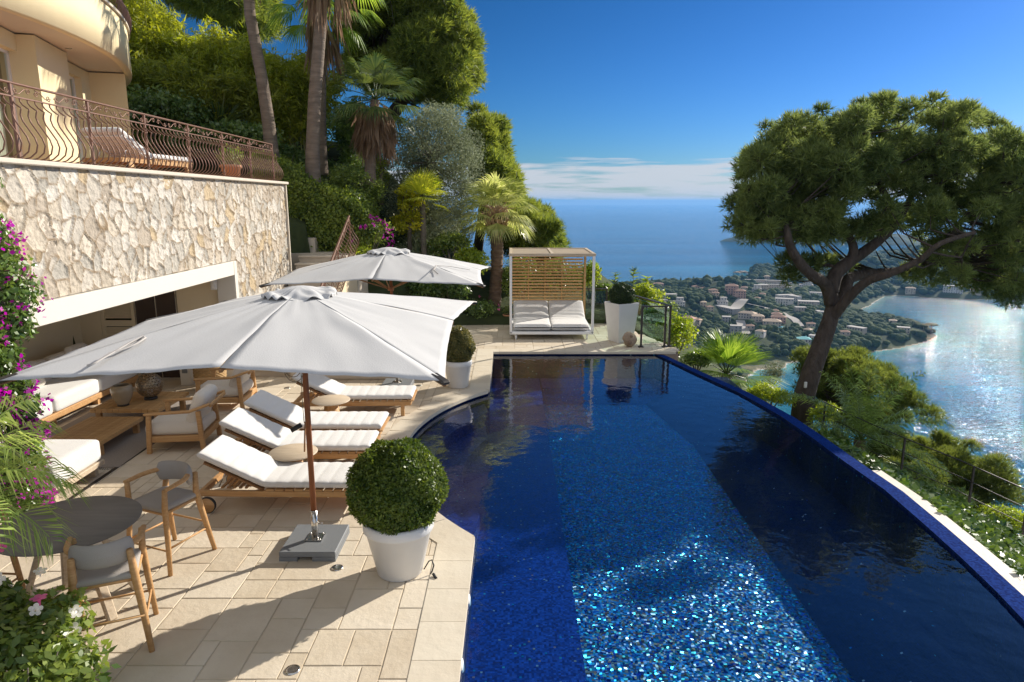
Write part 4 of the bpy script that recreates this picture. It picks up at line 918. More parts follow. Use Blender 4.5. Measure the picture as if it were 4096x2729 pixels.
# perforated shell: keep a ring round each face of a coarser ball
bm.free(); bm = bmesh.new(); bmesh.ops.create_icosphere(bm, subdivisions=3, radius=.205)
r_ = bmesh.ops.inset_individual(bm, faces=list(bm.faces), thickness=.0065, use_even_offset=True); big = [f for f in bm.faces if f.calc_area() > 4e-4 and len(f.verts) == 3]
bmesh.ops.delete(bm, geom=[f for f in bm.faces if len(f.verts) == 3], context='FACES_ONLY'); bm.to_mesh(me); bm.free(); dual.free()
M['lantern'] = mat('lantern_metal', (.30, .23, .15), .35, metal=.7, var=.2, vs=20); o = link('shell', me, M['lantern'], ln); o.location = (0, 0, .235)
md = o.modifiers.new('t', 'SOLIDIFY'); md.thickness = .006
mb = MB(); mb.lathe([(.001, 0), (.10, 0), (.10, .03), (.09, .04), (.001, .04)]); mb.build('foot', M['dark_metal'], ln)
mb = MB(); mb.lathe([(.001, .04), (.045, .04), (.045, .15), (.001, .155)]); mb.build('candle', M['cream'], ln)
vs_ = thing('glass_lantern', 'smoky beige tapered lantern beside the round openwork one', 'lantern', (-6.17, 10.42, .33), 0)
M['smoke_glass'] = mat('smoke_glass', (.34, .27, .18), .25, var=.15, vs=12)
mb = MB(); mb.lathe([(.085, .03), (.10, .05), (.135, .13), (.157, .22), (.160, .27), (.145, .315), (.115, .335), (.105, .33), (.14, .29), (.15, .24), (.125, .12), (.001, .08)], n=48); mb.build('shade', M['smoke_glass'], vs_)
mb = MB(); mb.lathe([(.001, 0), (.085, 0), (.085, .035), (.001, .035)]); mb.build('foot', M['dark_metal'], vs_)
mb = MB(); mb.box((-6.22, 10.25, .006), (1.78, 3.3, .010), rz=R(2)); rg = mb.build('rug', M['rug']); tag(rg, 'grey brown woven rug under the coffee tables', 'rug')
mb = MB()
for k in range(60):
    x = -7.05 + k * .0295; mb.box((x, 8.585, .006), (.010, .06, .006), rz=rng.uniform(-.3, .3))
fr_ = mb.build('fringe', M['rug'], rg)
# ================================================================ SOFA AND LOUNGE MODULE
sf = thing('sofa', 'long cream sofa against the inner wall of the pool house', 'sofa', (-7.75, 11.0, 0))
mb = MB(); mb.box((0, 0, .15), (1.0, 3.7, .10), bev=.01); mb.build('base', M['teak'], sf)
for y in (-1.75, -.6, .6, 1.75): mb = MB(); mb.box((.42, y, .05), (.09, .09, .10)); mb.build('leg', M['teak'], sf)
for k, y in enumerate((-1.24, 0, 1.24)): mb = MB(); mb.soft((.03, y, .33), (.96, 1.22, .26), r=.06, n=10, puff=.012); mb.build('seat_cushion', M['cushion'], sf)
for k, y in enumerate((-1.24, 0, 1.24)): mb = MB(); mb.soft((-.40, y, .62), (.22, 1.16, .42), r=.08, n=10, M=Matrix.Rotation(R(-12), 3, 'Y')); mb.build('back_cushion', M['cream'], sf)
def pillow(label, loc, rx, rz, m):
    mb = MB(); mb.soft((0, 0, 0), (.5, .17, .46), r=.08, n=10); o = mb.build('pillow', M[m]); o.location = loc; o.rotation_euler = (rx, 0, rz); tag(o, label, 'pillow', 'loose sofa pillows')
pillow('square cream pillow on the sofa in sunlight behind the magenta flowers', (-7.62, 10.0, .60), R(-35), R(70), 'cushion')
pillow('grey beige pillow leaning on the sofa back under the parasol corner', (-7.95, 10.9, .68), R(-20), R(95), 'cream')
pillow('large shaded pillow at the far end of the sofa', (-8.0, 12.3, .70), R(-18), R(88), 'cream')
cl = thing('lounge_chair', 'wide cream lounge seat on a low wooden base behind the palm fronds', 'lounge seat', (-5.98, 7.95, 0), R(0))
mb = MB(); mb.box((.08, 0, .17), (1.15, .98, .07), bev=.01); mb.build('base', M['teak_grey'], cl)
for sx in (-.42, .55):
    for sy in (-.4, .4): mb = MB(); mb.box((sx, sy, .07), (.07, .07, .14)); mb.build('leg', M['teak_grey'], cl)
mb = MB(); mb.soft((.15, 0, .345), (.98, .96, .28), r=.05, n=10, puff=.01); mb.build('seat_cushion', M['cushion'], cl)
mb = MB(); mb.soft((-.40, 0, .55), (.20, .98, .66), r=.06, n=10, M=Matrix.Rotation(R(-10), 3, 'Y')); mb.build('back_cushion', M['cushion'], cl)
bs = thing('wicker_basket', 'tall woven wicker basket standing behind the armchairs', 'basket', (-5.72, 12.55, 0))
mb = MB()
for k in range(17):
    z = .02 + k * .031; r = .22 + .05 * sin(k / 16 * 2.4); n = 36
    mb.tube([((r + .010 * cos(j * pi + k * pi)) * cos(2 * pi * j / n), (r + .010 * cos(j * pi + k * pi)) * sin(2 * pi * j / n), z) for j in range(n)], .017, n=5, closed=True)
mb.build('weave', M['wicker'], bs); mb = MB(); mb.lathe([(.001, .02), (.21, .02), (.22, .06)]); mb.lathe([(.205, .03), (.235, .3), (.25, .5)]); mb.build('lining', M['cream'], bs)
# ================================================================ BAR TABLE AND CHAIRS
bt = thing('round_table', 'large round dark slate topped table with splayed wooden legs', 'table', (-3.80, 5.42, 0))
mb = MB(); mb.lathe([(.001, .775), (.50, .775), (.555, .792), (.56, .80), (.555, .803), (.001, .803)], n=96); mb.build('table_top', M['slate_top'], bt)
for a in (-.45, .75, 2.35, 3.7):
    mb = MB(); mb.bar((.17 * cos(a), .17 * sin(a), .775), (.44 * cos(a), .44 * sin(a), 0), .085, .05, up=(0, 0, 1), bev=.012); mb.build('leg', M['teak_grey'], bt)
mb = MB(); mb.box((0, 0, .745), (.5, .09, .05), rz=.2); mb.box((0, 0, .744), (.5, .09, .05), rz=1.7); mb.build('crosspiece', M['teak'], bt)
def stool():
    t = thing('bar_chair', 'x', 'bar chair')   # faces +Y
    for sx in (-1, 1):
        mb = MB(); mb.tube([(sx * .275, .25, 0), (sx * .25, .215, .40), (sx * .235, .20, .66), (sx * .245, .19, .84)], [.021, .026, .028, .024], n=10); mb.build('leg', M['teak'], t)
        mb = MB(); mb.tube([(sx * .275, -.30, 0), (sx * .235, -.235, .40), (sx * .205, -.20, .66), (sx * .195, -.22, .86)], [.022, .029, .031, .024], n=10); mb.build('leg', M['teak'], t)
    mb = MB(); P = []
    for k in range(25):
        a = pi * (1.0 + k / 24); P.append((.255 * cos(a) * (1 if True else 1), .26 * sin(a) * 1.0 + .04, .875 - .02 * abs(cos(a)) ** 2))
    P = [(-.262, .20, .845), (-.26, .12, .85)] + P + [(.26, .12, .85), (.262, .20, .845)]
    mb.tube(P, [.022, .024] + [.026] * 25 + [.024, .022], n=10, flat=.85); mb.build('armrest', M['teak'], t)
    mb = MB(); mb.tube([(-.225, .205, .60), (.225, .205, .60), (.215, -.20, .60), (-.215, -.20, .60)], .017, n=8, closed=True); mb.build('seat_frame', M['teak'], t)
    mb = MB()
    for a, b in (((-.26, .235, .24), (.26, .235, .24)), ((-.25, -.27, .31), (.25, -.27, .31)), ((-.262, .235, .26), (-.252, -.27, .26)), ((.262, .235, .26), (.252, -.27, .26))): mb.tube([a, b], .010, n=7)
    mb.build('stretcher', M['teak'], t)
    mb = MB(); mb.soft((0, 0, .635), (.45, .44, .055), r=.027, n=10, puff=.008); mb.build('seat_cushion', M['grey_fabric'], t)
    mb = MB(); nn = 16
    def fb(u, v):
        a = pi * (1.5 + (u - .5) * .62); r = 1.0; q = 2 * pi * v; th = .036; hh = .10; ee = min(1, u / .08, (1 - u) / .08) ** .5
        rx = (.262 + th * cos(q) * ee); return (rx * cos(a), (.265 + th * cos(q) * ee) * sin(a) + .04, .84 + hh * sin(q) * ee + .005)
    mb.grid(fb, nn, 16); mb.build('back_cushion', M['grey_fabric'], t); return t
B_ = stool(); B_.location = (-3.42, 6.27, 0); B_.rotation_euler = (0, 0, R(158)); B_['label'] = 'wooden bar chair on the far side of the dark table, its back to the loungers'; B_['group'] = 'bar chairs round the dark table'
dup(B_, (-3.23, 4.98, 0), R(24), 'wooden bar chair nearest the camera, its grey back cushion turned to the camera')
dup(B_, (-4.62, 5.28, 0), R(-95), 'wooden bar chair at the left edge behind the palm fronds')
# ================================================================ PARASOLS
def parasol(name, label, cx, cy, hx, hy, zc, zm, zt, px, py, rz=0, base=True):
    t = thing(name, label, 'parasol', (px, py, 0)); ox, oy = cx - px, cy - py
    rim = [(-hx, -hy, zc), (0, -hy * .985, zm), (hx, -hy, zc), (hx * .935, 0, zm), (hx, hy, zc), (0, hy * .985, zm), (-hx, hy, zc), (-hx * .96, 0, zm)]
    mb = MB(); apex = Vector((ox, oy, zt)); rr = random.Random(int(px * 100))
    for k in range(8):
        a, b = Vector(rim[k]), Vector(rim[(k + 1) % 8]); a += Vector((ox, oy, 0)); b += Vector((ox, oy, 0))
        def f(u, v, a=a, b=b, k=k):
            e = a + (b - a) * v; # scalloped hem pulls in between ribs
            bow = sin(pi * v); e2 = e + (apex - e) * .014 * bow
            p = apex + (e2 - apex) * u
            p.z -= .03 * bow * u * (1 - .45 * u) ; p.z += .018 * sin(pi * u)
            w_ = .011 * mnoise.noise(Vector((p.x * 2.2 + k, p.y * 2.2, v * 6))) * min(1, u * 2) + .004 * sin(v * 34 + k) * (u ** 6) * bow
            p.z += w_; return p
        mb.grid(f, 24, 18)
    can = mb.build('canopy', M['canvas'], t); sm = can.modifiers.new('s', 'SOLIDIFY'); sm.thickness = .003
    # raised wind vent, crumpled
    vb = MB(); vr = min(hx, hy) * .225
    def vent(u, v):
        a = 2 * pi * v; r = u * vr * (1.0 + .10 * abs(sin(2 * a))) ; fx = hx / min(hx, hy); p = Vector((ox + r * cos(a) * fx * .92, oy + r * sin(a), zt + .045 - .24 * (r / vr) ** 1.7 * .45))
        base_z = zt - (zt - zm) * max(abs(r * cos(a) / hx), abs(r * sin(a) / hy)) 
        p.z = max(p.z, base_z + .018) + .050 * u * u * (sin(a * 13 + 4 * sin(a * 3) + u * 2) * .45 + mnoise.noise(Vector((cos(a) * 2.6, sin(a) * 2.6, u * 3))) * 1.5)
        return p
    vb.grid(vent, 14, 90); vo = vb.build('wind_vent', M['canvas'], t); vm = vo.modifiers.new('s', 'SOLIDIFY'); vm.thickness = .003
    for k, p in enumerate(rim):
        mb = MB(); e = Vector(p) + Vector((ox, oy, 0)); s = apex + (e - apex) * .10; mb.bar(s - Vector((0, 0, .05)), e - Vector((0, 0, .028)) - (e - apex) * .0, .022, .03); mb.build('rib', M['teak_dark'], t)
    for k, p in enumerate(rim):
        mb = MB(); e = Vector(p) + Vector((ox, oy, 0)); h = apex + (e - apex) * .5 - Vector((0, 0, .07)); mb.bar((ox + .04 * p[0] / 2, oy + .04 * p[1] / 2, zt - .72), h, .018, .022); mb.build('strut', M['teak_dark'], t)
    for k in (0, 2, 4, 6):
        mb = MB(); e = Vector(rim[k]) + Vector((ox, oy, -.012)); d = (e - apex).normalized(); mb.bar(e - d * .16, e + d * .02, .07, .035, bev=.012); mb.build('corner_pocket', M['dark_metal'], t)
    mb = MB(); mb.tube([(0, 0, .32), (ox, oy, zt - .02)], .029, n=16); mb.build('pole', M['teak_pole'], t)
    mb = MB(); mb.lathe([(.03, 0), (.055, 0), (.06, .05), (.045, .09), (.03, .09)], (ox * .8, oy * .8, zt - .76)); mb.build('hub', M['teak_pole'], t)
    mb = MB(); mb.lathe([(.001, .10), (.034, .10), (.034, .40), (.030, .40), (.030, .405)], n=24); mb.box((0, 0, .106), (.17, .17, .010)); mb.tube([(.03, -.0, .27), (.09, -.03, .275)], .006); 
    for sx in (-1, 1):
        for sy in (-1, 1): mb.lathe([(.001, .118), (.009, .118), (.009, .110)], (sx * .065, sy * .065, 0), n=8)
    mb.build('pole_sleeve', M['chrome'], t)
    mb = MB(); P = [(-.28, -.30), (-.09, -.30), (-.09, -.28), (.05, -.28), (.05, -.30), (.28, -.30), (.28, .30), (-.28, .30)]
    mb.box((0, 0, .072), (.56, .60, .056), bev=.006)
    for sx in (-.19, .165): mb.box((sx, 0, .022), (.18 if sx < 0 else .23, .60, .044))
    mb.build('base', M['granite'], t)
    return t, can
P1, C1 = parasol('parasol', 'large off white square parasol in the foreground on a granite base', -2.10, 6.72, 1.62, 1.98, 2.24, 2.335, 2.64, -2.03, 6.50)
P2, C2 = parasol('parasol', 'smaller looking off white parasol behind, over the far lounger', -2.28, 12.7, 1.82, 1.62, 2.16, 2.26, 2.63, -2.20, 12.7)
P1['group'] = P2['group'] = 'off white parasols'
def strap(parent, pts, name='tie_strap', wd=.018):
    mb = MB(); mb.tube(pts, .015, n=6, flat=.35); mb.build(name, M['strap'], parent)
def on_cloth(u, v, z, P, cx, cy, hx, hy, zc, zm, zt):
    for _ in range(12):
        p = at(u, v, z); k = max(abs(p.x - cx) / hx, abs(p.y - cy) / hy); q = min(abs(p.x - cx) / hx, abs(p.y - cy) / hy) / max(k, 1e-3); z = z * .4 + .6 * (zt - (zt - (zm + (zc - zm) * q)) * k + .024)
    return Vector((p.x - P[0], p.y - P[1], z))
def on1(u, v, z): return on_cloth(u, v, z, (-2.03, 6.50), -2.10, 6.72, 1.62, 1.98, 2.24, 2.335, 2.64)
strap(P1, [on1(u, v, z) for u, v, z in ((352, 1465, 2.335), (400, 1440, 2.35), (455, 1408, 2.37), (520, 1370, 2.40), (575, 1345, 2.425), (580, 1352, 2.43), (545, 1375, 2.40), (500, 1395, 2.38), (440, 1412, 2.36), (385, 1450, 2.35), (350, 1462, 2.34))])
def on2(u, v, z): return on_cloth(u, v, z, (-2.20, 12.7), -2.28, 12.7, 1.82, 1.62, 2.16, 2.26, 2.63)
strap(P2, [on2(u, v, z) for u, v, z in ((1720, 1078, 2.33), (1745, 1062, 2.38), (1800, 1066, 2.36), (1860, 1076, 2.33), (1880, 1080, 2.31))]); strap(P2, [on2(u, v, z) for u, v, z in ((1745, 1062, 2.40), (1735, 1080, 2.36), (1752, 1093, 2.31))])
# coiled cord and spot lamp on the front pole
mb = MB(); rr = random.Random(4)
for k in range(4):
    r = .085 + .012 * k; zc = 2.02 - .035 * k; mb.tube([(-.13 + r * .8 * cos(a) + .01 * k, -.02 + .01 * sin(3 * a), zc + r * 1.25 * sin(a)) for a in np.linspace(0, 2 * pi, 22)], .0042, n=5)
mb.tube([(-.04, 0, 2.1), (-.03, -.03, 1.8), (-.035, -.03, 1.55), (-.03, -.03, 1.35)], .0042, n=5); o = mb.build('cord_coil', M['rope']); o.location = (-2.03, 6.5, 0); tag(o, 'coil of beige cord hanging at the top of the front parasol pole', 'cord')
pl = thing('spot_lamp', 'small black spot lamp clipped to the front parasol pole', 'lamp', (-2.03, 6.5, 0)); mb = MB(); mb.tube([(-.06, -.03, 1.33), (-.155, -.06, 1.28)], .024, n=14); mb.build('lamp_head', M['black'], pl); mb = MB(); mb.bar((-.02, -.03, 1.36), (-.045, -.03, 1.05), .02, .012); mb.build('bracket', M['teak_dark'], pl)
# ================================================================ POTS WITH CLIPPED BOX
def leaf_quads(cent, size, rs, nrm=None, aspect=.5, spread=1.0, tri=False):
    n = len(cent); a = rs.normal(size=(n, 3))
    if nrm is not None: a = nrm + a * spread
    a /= np.linalg.norm(a, axis=1, keepdims=True) + 1e-9; b = np.cross(a, rs.normal(size=(n, 3))); b /= np.linalg.norm(b, axis=1, keepdims=True) + 1e-9
    s = (size * rs.uniform(.7, 1.3, n))[:, None]; t = np.cross(a, b); w_ = t * s * aspect * .5
    if tri: return np.stack([cent - w_, cent + w_, cent + b * s], 1)
    return np.stack([cent, cent + b * s * .45 + w_, cent + b * s, cent + b * s * .45 - w_], 1)
def sph(rs, n): v = rs.normal(size=(n, 3)); return v / np.linalg.norm(v, axis=1, keepdims=True)
def ball(rad, n, size, seed, core=.86, squash=1.0):
    """clipped bush: shell of small leaves with tufts standing proud"""
    rs = np.random.RandomState(seed); d = sph(rs, n); k = sph(rs, 90); dots = d @ k.T; bump = np.max(np.where(dots > .93, (dots - .93) / .07, 0), axis=1)
    r = rad * (core + (1 - core) * rs.rand(n) ** .6) * (1 + .10 * bump + .045 * np.sin(d[:, 0] * 9 + d[:, 2] * 7)); c = d * r[:, None]; c[:, 2] *= squash
    return leaf_quads(c, np.full(n, size), rs, nrm=d * .9, aspect=.55, spread=.75)
def potted(name, label, loc, rim, basr, h, brad, bz, seed, nleaf, lsize, m, squash=1, facet=40, prof=None, brown=False):
    t = thing(name, label, 'potted bush', loc)
    mb = MB(); mb.lathe(prof or [(.001, .0), (basr * .93, 0), (basr, .015), (basr + (rim - basr) * .80, h * .80), (rim * .97, h * .81), (rim, h * .84), (rim, h - .02), (rim - .012, h), (rim - .035, h), (rim - .05, h - .10)], n=56); mb.build('pot', M['white_plastic'], t)
    mb = MB(); mb.lathe([(.001, h - .06), (rim - .04, h - .07)]); mb.build('soil', M['soil'], t)
    me = np_mesh('foliage', ball(brad, nleaf, lsize, seed, squash=squash).reshape(-1, 3) + np.array([0, 0, bz]), 4); link('foliage', me, M[m], t)
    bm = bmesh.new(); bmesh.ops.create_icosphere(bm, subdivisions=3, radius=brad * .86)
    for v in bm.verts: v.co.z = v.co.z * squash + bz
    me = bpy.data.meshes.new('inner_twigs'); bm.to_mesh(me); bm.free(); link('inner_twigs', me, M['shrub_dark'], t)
    return t
p = potted('potted_bush', 'big glossy clipped box ball in a round white pot in the foreground', (-1.08, 6.02, 0), .335, .215, .56, .425, .875, 2, 30000, .034, 'box', .96)
p2_ = potted('potted_bush', 'smaller brownish box bush in a scuffed round white pot beside the pool corner', (-1.04, 12.75, 0), .275, .19, .53, .30, .80, 5, 15000, .036, 'box_brown', 1.15, brown=True)
mb = MB(); mb.tube([(.20, .02, .02), (.25, .01, .11), (.28, 0, .13), (.30, -.01, .08), (.285, -.03, .03), (.27, -.05, .012)], .007, n=6); mb.tube([(.30, -.08, .03), (.335, -.13, .01)], .014, n=8); o = mb.build('hose_stub', M['black']); o.location = (-1.05, 6.0, 0); tag(o, 'short black irrigation hose beside the foreground pot', 'hose')
sp = thing('potted_bush', 'dark clipped ball in a tall tapered square white planter by the glass railing', 'potted bush', (2.78, 17.15, 0), R(28))
mb = MB(); a, b, h = .225, .315, 1.0; vs = [(sx * a, sy * a, 0) for sx, sy in ((-1, -1), (1, -1), (1, 1), (-1, 1))] + [(sx * b, sy * b, h) for sx, sy in ((-1, -1), (1, -1), (1, 1), (-1, 1))] + [(sx * (b - .03), sy * (b - .03), h) for sx, sy in ((-1, -1), (1, -1), (1, 1), (-1, 1))] + [(sx * (b - .05), sy * (b - .05), h - .1) for sx, sy in ((-1, -1), (1, -1), (1, 1), (-1, 1))]
mb.add(vs, [(3, 2, 1, 0)] + [(i + o_, (i + 1) % 4 + o_, (i + 1) % 4 + o_ + 4, i + o_ + 4) for o_ in (0, 4, 8) for i in range(4)] + [(12, 13, 14, 15)]); pt = mb.build('planter', M['white_plastic'], sp); bv = pt.modifiers.new('b', 'BEVEL'); bv.width = .008; bv.segments = 2
me = np_mesh('foliage', ball(.30, 11000, .035, 9).reshape(-1, 3) + np.array([0, 0, 1.17]), 4); link('foliage', me, M['box_dark'], sp)
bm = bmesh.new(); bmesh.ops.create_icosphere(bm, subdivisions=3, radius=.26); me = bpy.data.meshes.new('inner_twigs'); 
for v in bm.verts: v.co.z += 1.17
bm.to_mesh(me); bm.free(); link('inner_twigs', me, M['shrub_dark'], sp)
# rock shaped loudspeaker
rk = thing('rock_speaker', 'brown artificial rock loudspeaker in front of the tall white planter', 'rock speaker', (2.88, 16.42, 0))
bm = bmesh.new(); bmesh.ops.create_icosphere(bm, subdivisions=4, radius=1)
for v in bm.verts:
    c = v.co; k = 1 + .22 * mnoise.noise(c * 1.3 + Vector((3, 1, 2))) + .06 * mnoise.noise(c * 4); v.co = Vector((c.x * .165 * k * (1 - .25 * max(c.z, 0)), c.y * .13 * k, max(-.0, .20 + c.z * .20 * k)))
me = bpy.data.meshes.new('body'); bm.to_mesh(me); bm.free(); o = link('body', me, M['rock'], rk)
me.polygons.foreach_set('use_smooth', np.ones(len(me.polygons), bool))
M['rock_grille'] = mat('rock_grille', (.22, .15, .10), .9, var=.2, vs=60)
for (x, z, r) in ((-.02, .14, .055), (.02, .29, .035)): mb = MB(); mb.tube([(x, -.105 - (.03 if z < .2 else .0), z), (x, -.14 - (.012 if z < .2 else 0), z)], r, n=24); mb.build('speaker_grille', M['rock_grille'], rk)
# ================================================================ DAYBED
db = thing('canopy_daybed', 'white framed double daybed with a slatted wooden roof and back screen', 'daybed', (1.02, 18.35, 0)); W2, D2 = 1.05, 1.05; H2 = 2.15
for sx in (-1, 1):
    mb = MB(); mb.box((sx * W2, -D2, H2 / 2 + .11), (.065, .065, H2 - .10), bev=.01); mb.build('post', M['white_metal'], db)
for sx in (-1, 1):
    mb = MB(); mb.box((sx * W2, D2, H2 / 2 + .11), (.065, .065, H2 - .10), bev=.01); mb.build('post', M['slat_wood'], db)
mb = MB(); mb.box((0, -D2, .175), (2 * W2 + .065, .065, .075), bev=.012); mb.box((0, D2, .175), (2 * W2 + .065, .065, .075)); mb.box((-W2, 0, .176), (.065, 2 * D2 - .066, .073)); mb.box((W2, 0, .176), (.065, 2 * D2 - .066, .073)); mb.box((0, 0, .17), (2 * W2 - .07, 2 * D2 - .07, .03)); mb.build('base_frame', M['white_metal'], db)
for sx in (-1, 1):
    for sy in (-1, 1): mb = MB(); mb.tube([(sx * (W2 - .13), sy * (D2 - .03), 0), (sx * (W2 - .13), sy * (D2 - .03), .14)], .027, n=12); mb.build('foot', M['white_metal'], db)
mb = MB(); mb.box((0, -D2, H2 + .03), (2 * W2 + .10, .075, .075), bev=.012); mb.box((0, D2, H2 + .03), (2 * W2 + .10, .075, .075)); mb.box((-W2, 0, H2 + .031), (.075, 2 * D2 - .076, .073)); mb.box((W2, 0, H2 + .031), (.075, 2 * D2 - .076, .073)); mb.box((0, 0, H2 + .032), (.07, 2 * D2 - .076, .071)); rf = mb.build('roof_frame', M['teak_grey'], db)
mb = MB()
for k in range(30):
    for sx in (-1, 1): mb.box((sx * .53, -D2 + .07 + k * .0675, H2 + .035), (.97, .05, .018), M=Matrix.Rotation(R(18), 3, 'X'))
mb.build('roof_slats', M['teak_grey'], db)
mb = MB()
for k in range(17): mb.box((-.015, D2 - .02, .66 + k * .0885), (2 * W2 - .10, .018, .048), M=Matrix.Rotation(R(20), 3, 'X'))
mb.build('screen_slats', M['slat_wood'], db)
mb = MB()
for x in (-.55, -.08, .40): mb.box((x, D2 + .01, 1.36), (.02, .012, 1.5))
mb.build('screen_uprights', M['slat_wood'], db)
for sx in (-1, 1):
    mb = MB(); P = [(-.97, .0), (-.2, .0), (.05, .02), (.30, .12), (.88, .40)]
    def f(u, v, sx=sx):
        q = 2 * pi * v; s = u * (len(P) - 1); k = min(int(s), len(P) - 2); fr = s - k; y = P[k][0] + (P[k + 1][0] - P[k][0]) * fr; z = P[k][1] + (P[k + 1][1] - P[k][1]) * fr
        ex = math.copysign(abs(cos(q)) ** .3, cos(q)); ez = math.copysign(abs(sin(q)) ** .4, sin(q)); ee = min(1, u / .03, (1 - u) / .03); ee = sqrt(max(0, 1 - (1 - ee) ** 2)) * .85 + .15
        wr = .012 * mnoise.noise(Vector((ex * 3 + sx * 5, y * 9, 0))) * (1 if ez > 0 else 0) * (1.6 if -.1 < y < .5 else .4)
        return (sx * .495 + ex * .487, y, .30 + z + ez * .085 * ee + wr)
    mb.grid(f, 50, 44); mb.build('mattress', M['cushion'], db)
# ================================================================ GLASS RAILING
gr = thing('glass_railing', 'brown metal and glass railing at the far right corner of the deck', 'railing', (0, 0, 0))
gp = [(1.9, 19.85), (2.83, 19.72), (2.93, 19.55), (3.84, 16.42), (3.72, 16.38), (3.16, 16.38)]
for x, y in [(2.76, 19.73), (2.93, 19.62), (3.86, 16.44), (3.74, 16.40), (3.16, 16.38)]:
    mb = MB(); mb.box((x, y, .5), (.045, .045, 1.0)); po = mb.build('post', M['dark_metal'], gr); mb = MB(); mb.box((x, y, .012), (.12, .12, .018)); mb.lathe([(.03, .02), (.035, .05), (.022, .06)], (x, y, 0), n=10); mb.build('foot_plate', M['dark_metal'], po)
for a, b in (((1.9, 19.85), (2.78, 19.73)), ((2.93, 19.64), (3.87, 16.42)), ((3.78, 16.38), (3.14, 16.38))):
    mb = MB(); mb.bar((*a, 1.01), (*b, 1.01), .055, .03); mb.build('handrail', M['dark_metal'], gr)
for a, b in (((1.95, 19.84), (2.72, 19.74)), ((2.95, 19.55), (3.85, 16.50)), ((3.70, 16.39), (3.20, 16.38))):
    g = MB(); g.bar((*a, .52), (*b, .52), .01, .84); g.build('glass_pane', M['glass'], gr)
# ================================================================ SMALL THINGS ON THE DECK
def spot(x, y, label):
    t = thing('floor_light', label, 'floor light', (x, y, .002), 0, 'recessed floor lights'); mb = MB(); mb.lathe([(.058, .0), (.056, .006), (.034, .006), (.001, .005)], n=28); mb.build('ring', M['chrome'], t); mb = MB(); mb.lathe([(.001, .003), (.032, .003)], n=20); mb.build('lens', M['smoke_glass'], t)
for (u, v, l) in ((1349, 2272, 'recessed steel floor light between the parasol base and the foreground pot'), (1170, 2681, 'recessed steel floor light nearest the bottom of the picture'), (1675, 1543, 'recessed steel floor light near the rear parasol foot'), (1150, 1552, 'recessed steel floor light behind the armchairs')):
    q = at(u, v, 0); spot(q.x, q.y, l)
for k, (y, z) in enumerate(((5.65, -.12), (4.75, -.12))):
    o = MB().lathe([(.001, .0), (.05, .0), (.06, -.012)], n=20).build('pool_nozzle', M['white_plastic']); o.location = (-.385, y, -.07); o.rotation_euler = (0, R(80), 0); tag(o, ['white round pool nozzle in the wall near the coping corner', 'white round pool nozzle in the wall closer to the camera'][k], 'pool nozzle', 'pool wall nozzles')
lg = thing('garden_lounger', 'curved wooden lounger with a dark sling seat half hidden behind the parasols', 'lounger', (-3.15, 17.6, 0), R(0))
mb = MB()
for sy in (-.35, .35): mb.tube([(-.85 + 1.7 * t, sy, .62 + .26 * sin(pi * t * .95)) for t in np.linspace(0, 1, 18)], .028, n=8)
mb.build('frame', M['teak'], lg)
mb = MB(); mb.grid(lambda u, v: (-.83 + 1.62 * u, -.33 + .66 * v, .61 + .25 * sin(pi * u * .95) - .02 * sin(pi * v)), 18, 6); o = mb.build('sling', M['grey_fabric'], lg)
for sx in (-.7, .75):
    for sy in (-.33, .33): mb = MB(); mb.bar((sx, sy, 0), (sx * .9, sy, .68), .04, .04); mb.build('leg', M['teak'], lg)
# wire railing below the pool
wr = thing('wire_railing', 'thin metal wire railing along the lower white coping on the right', 'railing', (0, 0, 0)); c2o = offs(cap2, -.10)
def lp(pl, t): s = t * (len(pl) - 1); k = min(int(s), len(pl) - 2); f = s - k; return Vector((pl[k][0] + (pl[k + 1][0] - pl[k][0]) * f, pl[k][1] + (pl[k + 1][1] - pl[k][1]) * f, -1.6))
for zz, rr_ in ((.78, .011), (.50, .007), (.24, .007)): mb = MB(); mb.tube([lp(c2o, t) + Vector((0, 0, zz)) for t in np.linspace(0, 1, 40)], rr_, n=6); mb.build('wire', M['dark_metal'], wr)
for t in (.02, .30, .56, .80, 1.0): mb = MB(); q = lp(c2o, t); mb.bar(q, q + Vector((0, 0, .79)), .03, .03); mb.build('post', M['dark_metal'], wr)
# ================================================================ PLANTS
def clump_pts(c, r, n, rs, shell=.5, up=.0):
    d = sph(rs, n)
    if up: d[:, 2] += up; d /= np.linalg.norm(d, axis=1, keepdims=True)
    rad = (shell + (1 - shell) * rs.rand(n)) ; return np.asarray(c) + d * rad[:, None] * np.asarray(r), d
def needles(cent, dirs, size, rs, k=6, wd=.11, spread=.75):
    out = []
    for _ in range(k):
        v = dirs + rs.normal(size=cent.shape) * spread; v /= np.linalg.norm(v, axis=1, keepdims=True) + 1e-9; s = np.cross(v, rs.normal(size=cent.shape)); s /= np.linalg.norm(s, axis=1, keepdims=True) + 1e-9
        L = (size * rs.uniform(.7, 1.25, len(cent)))[:, None]; out.append(np.stack([cent - s * L * wd, cent + s * L * wd, cent + v * L], 1))
    return np.concatenate(out, 0)
def in_outline(u, v, P):
    return in_poly(u, v, P)
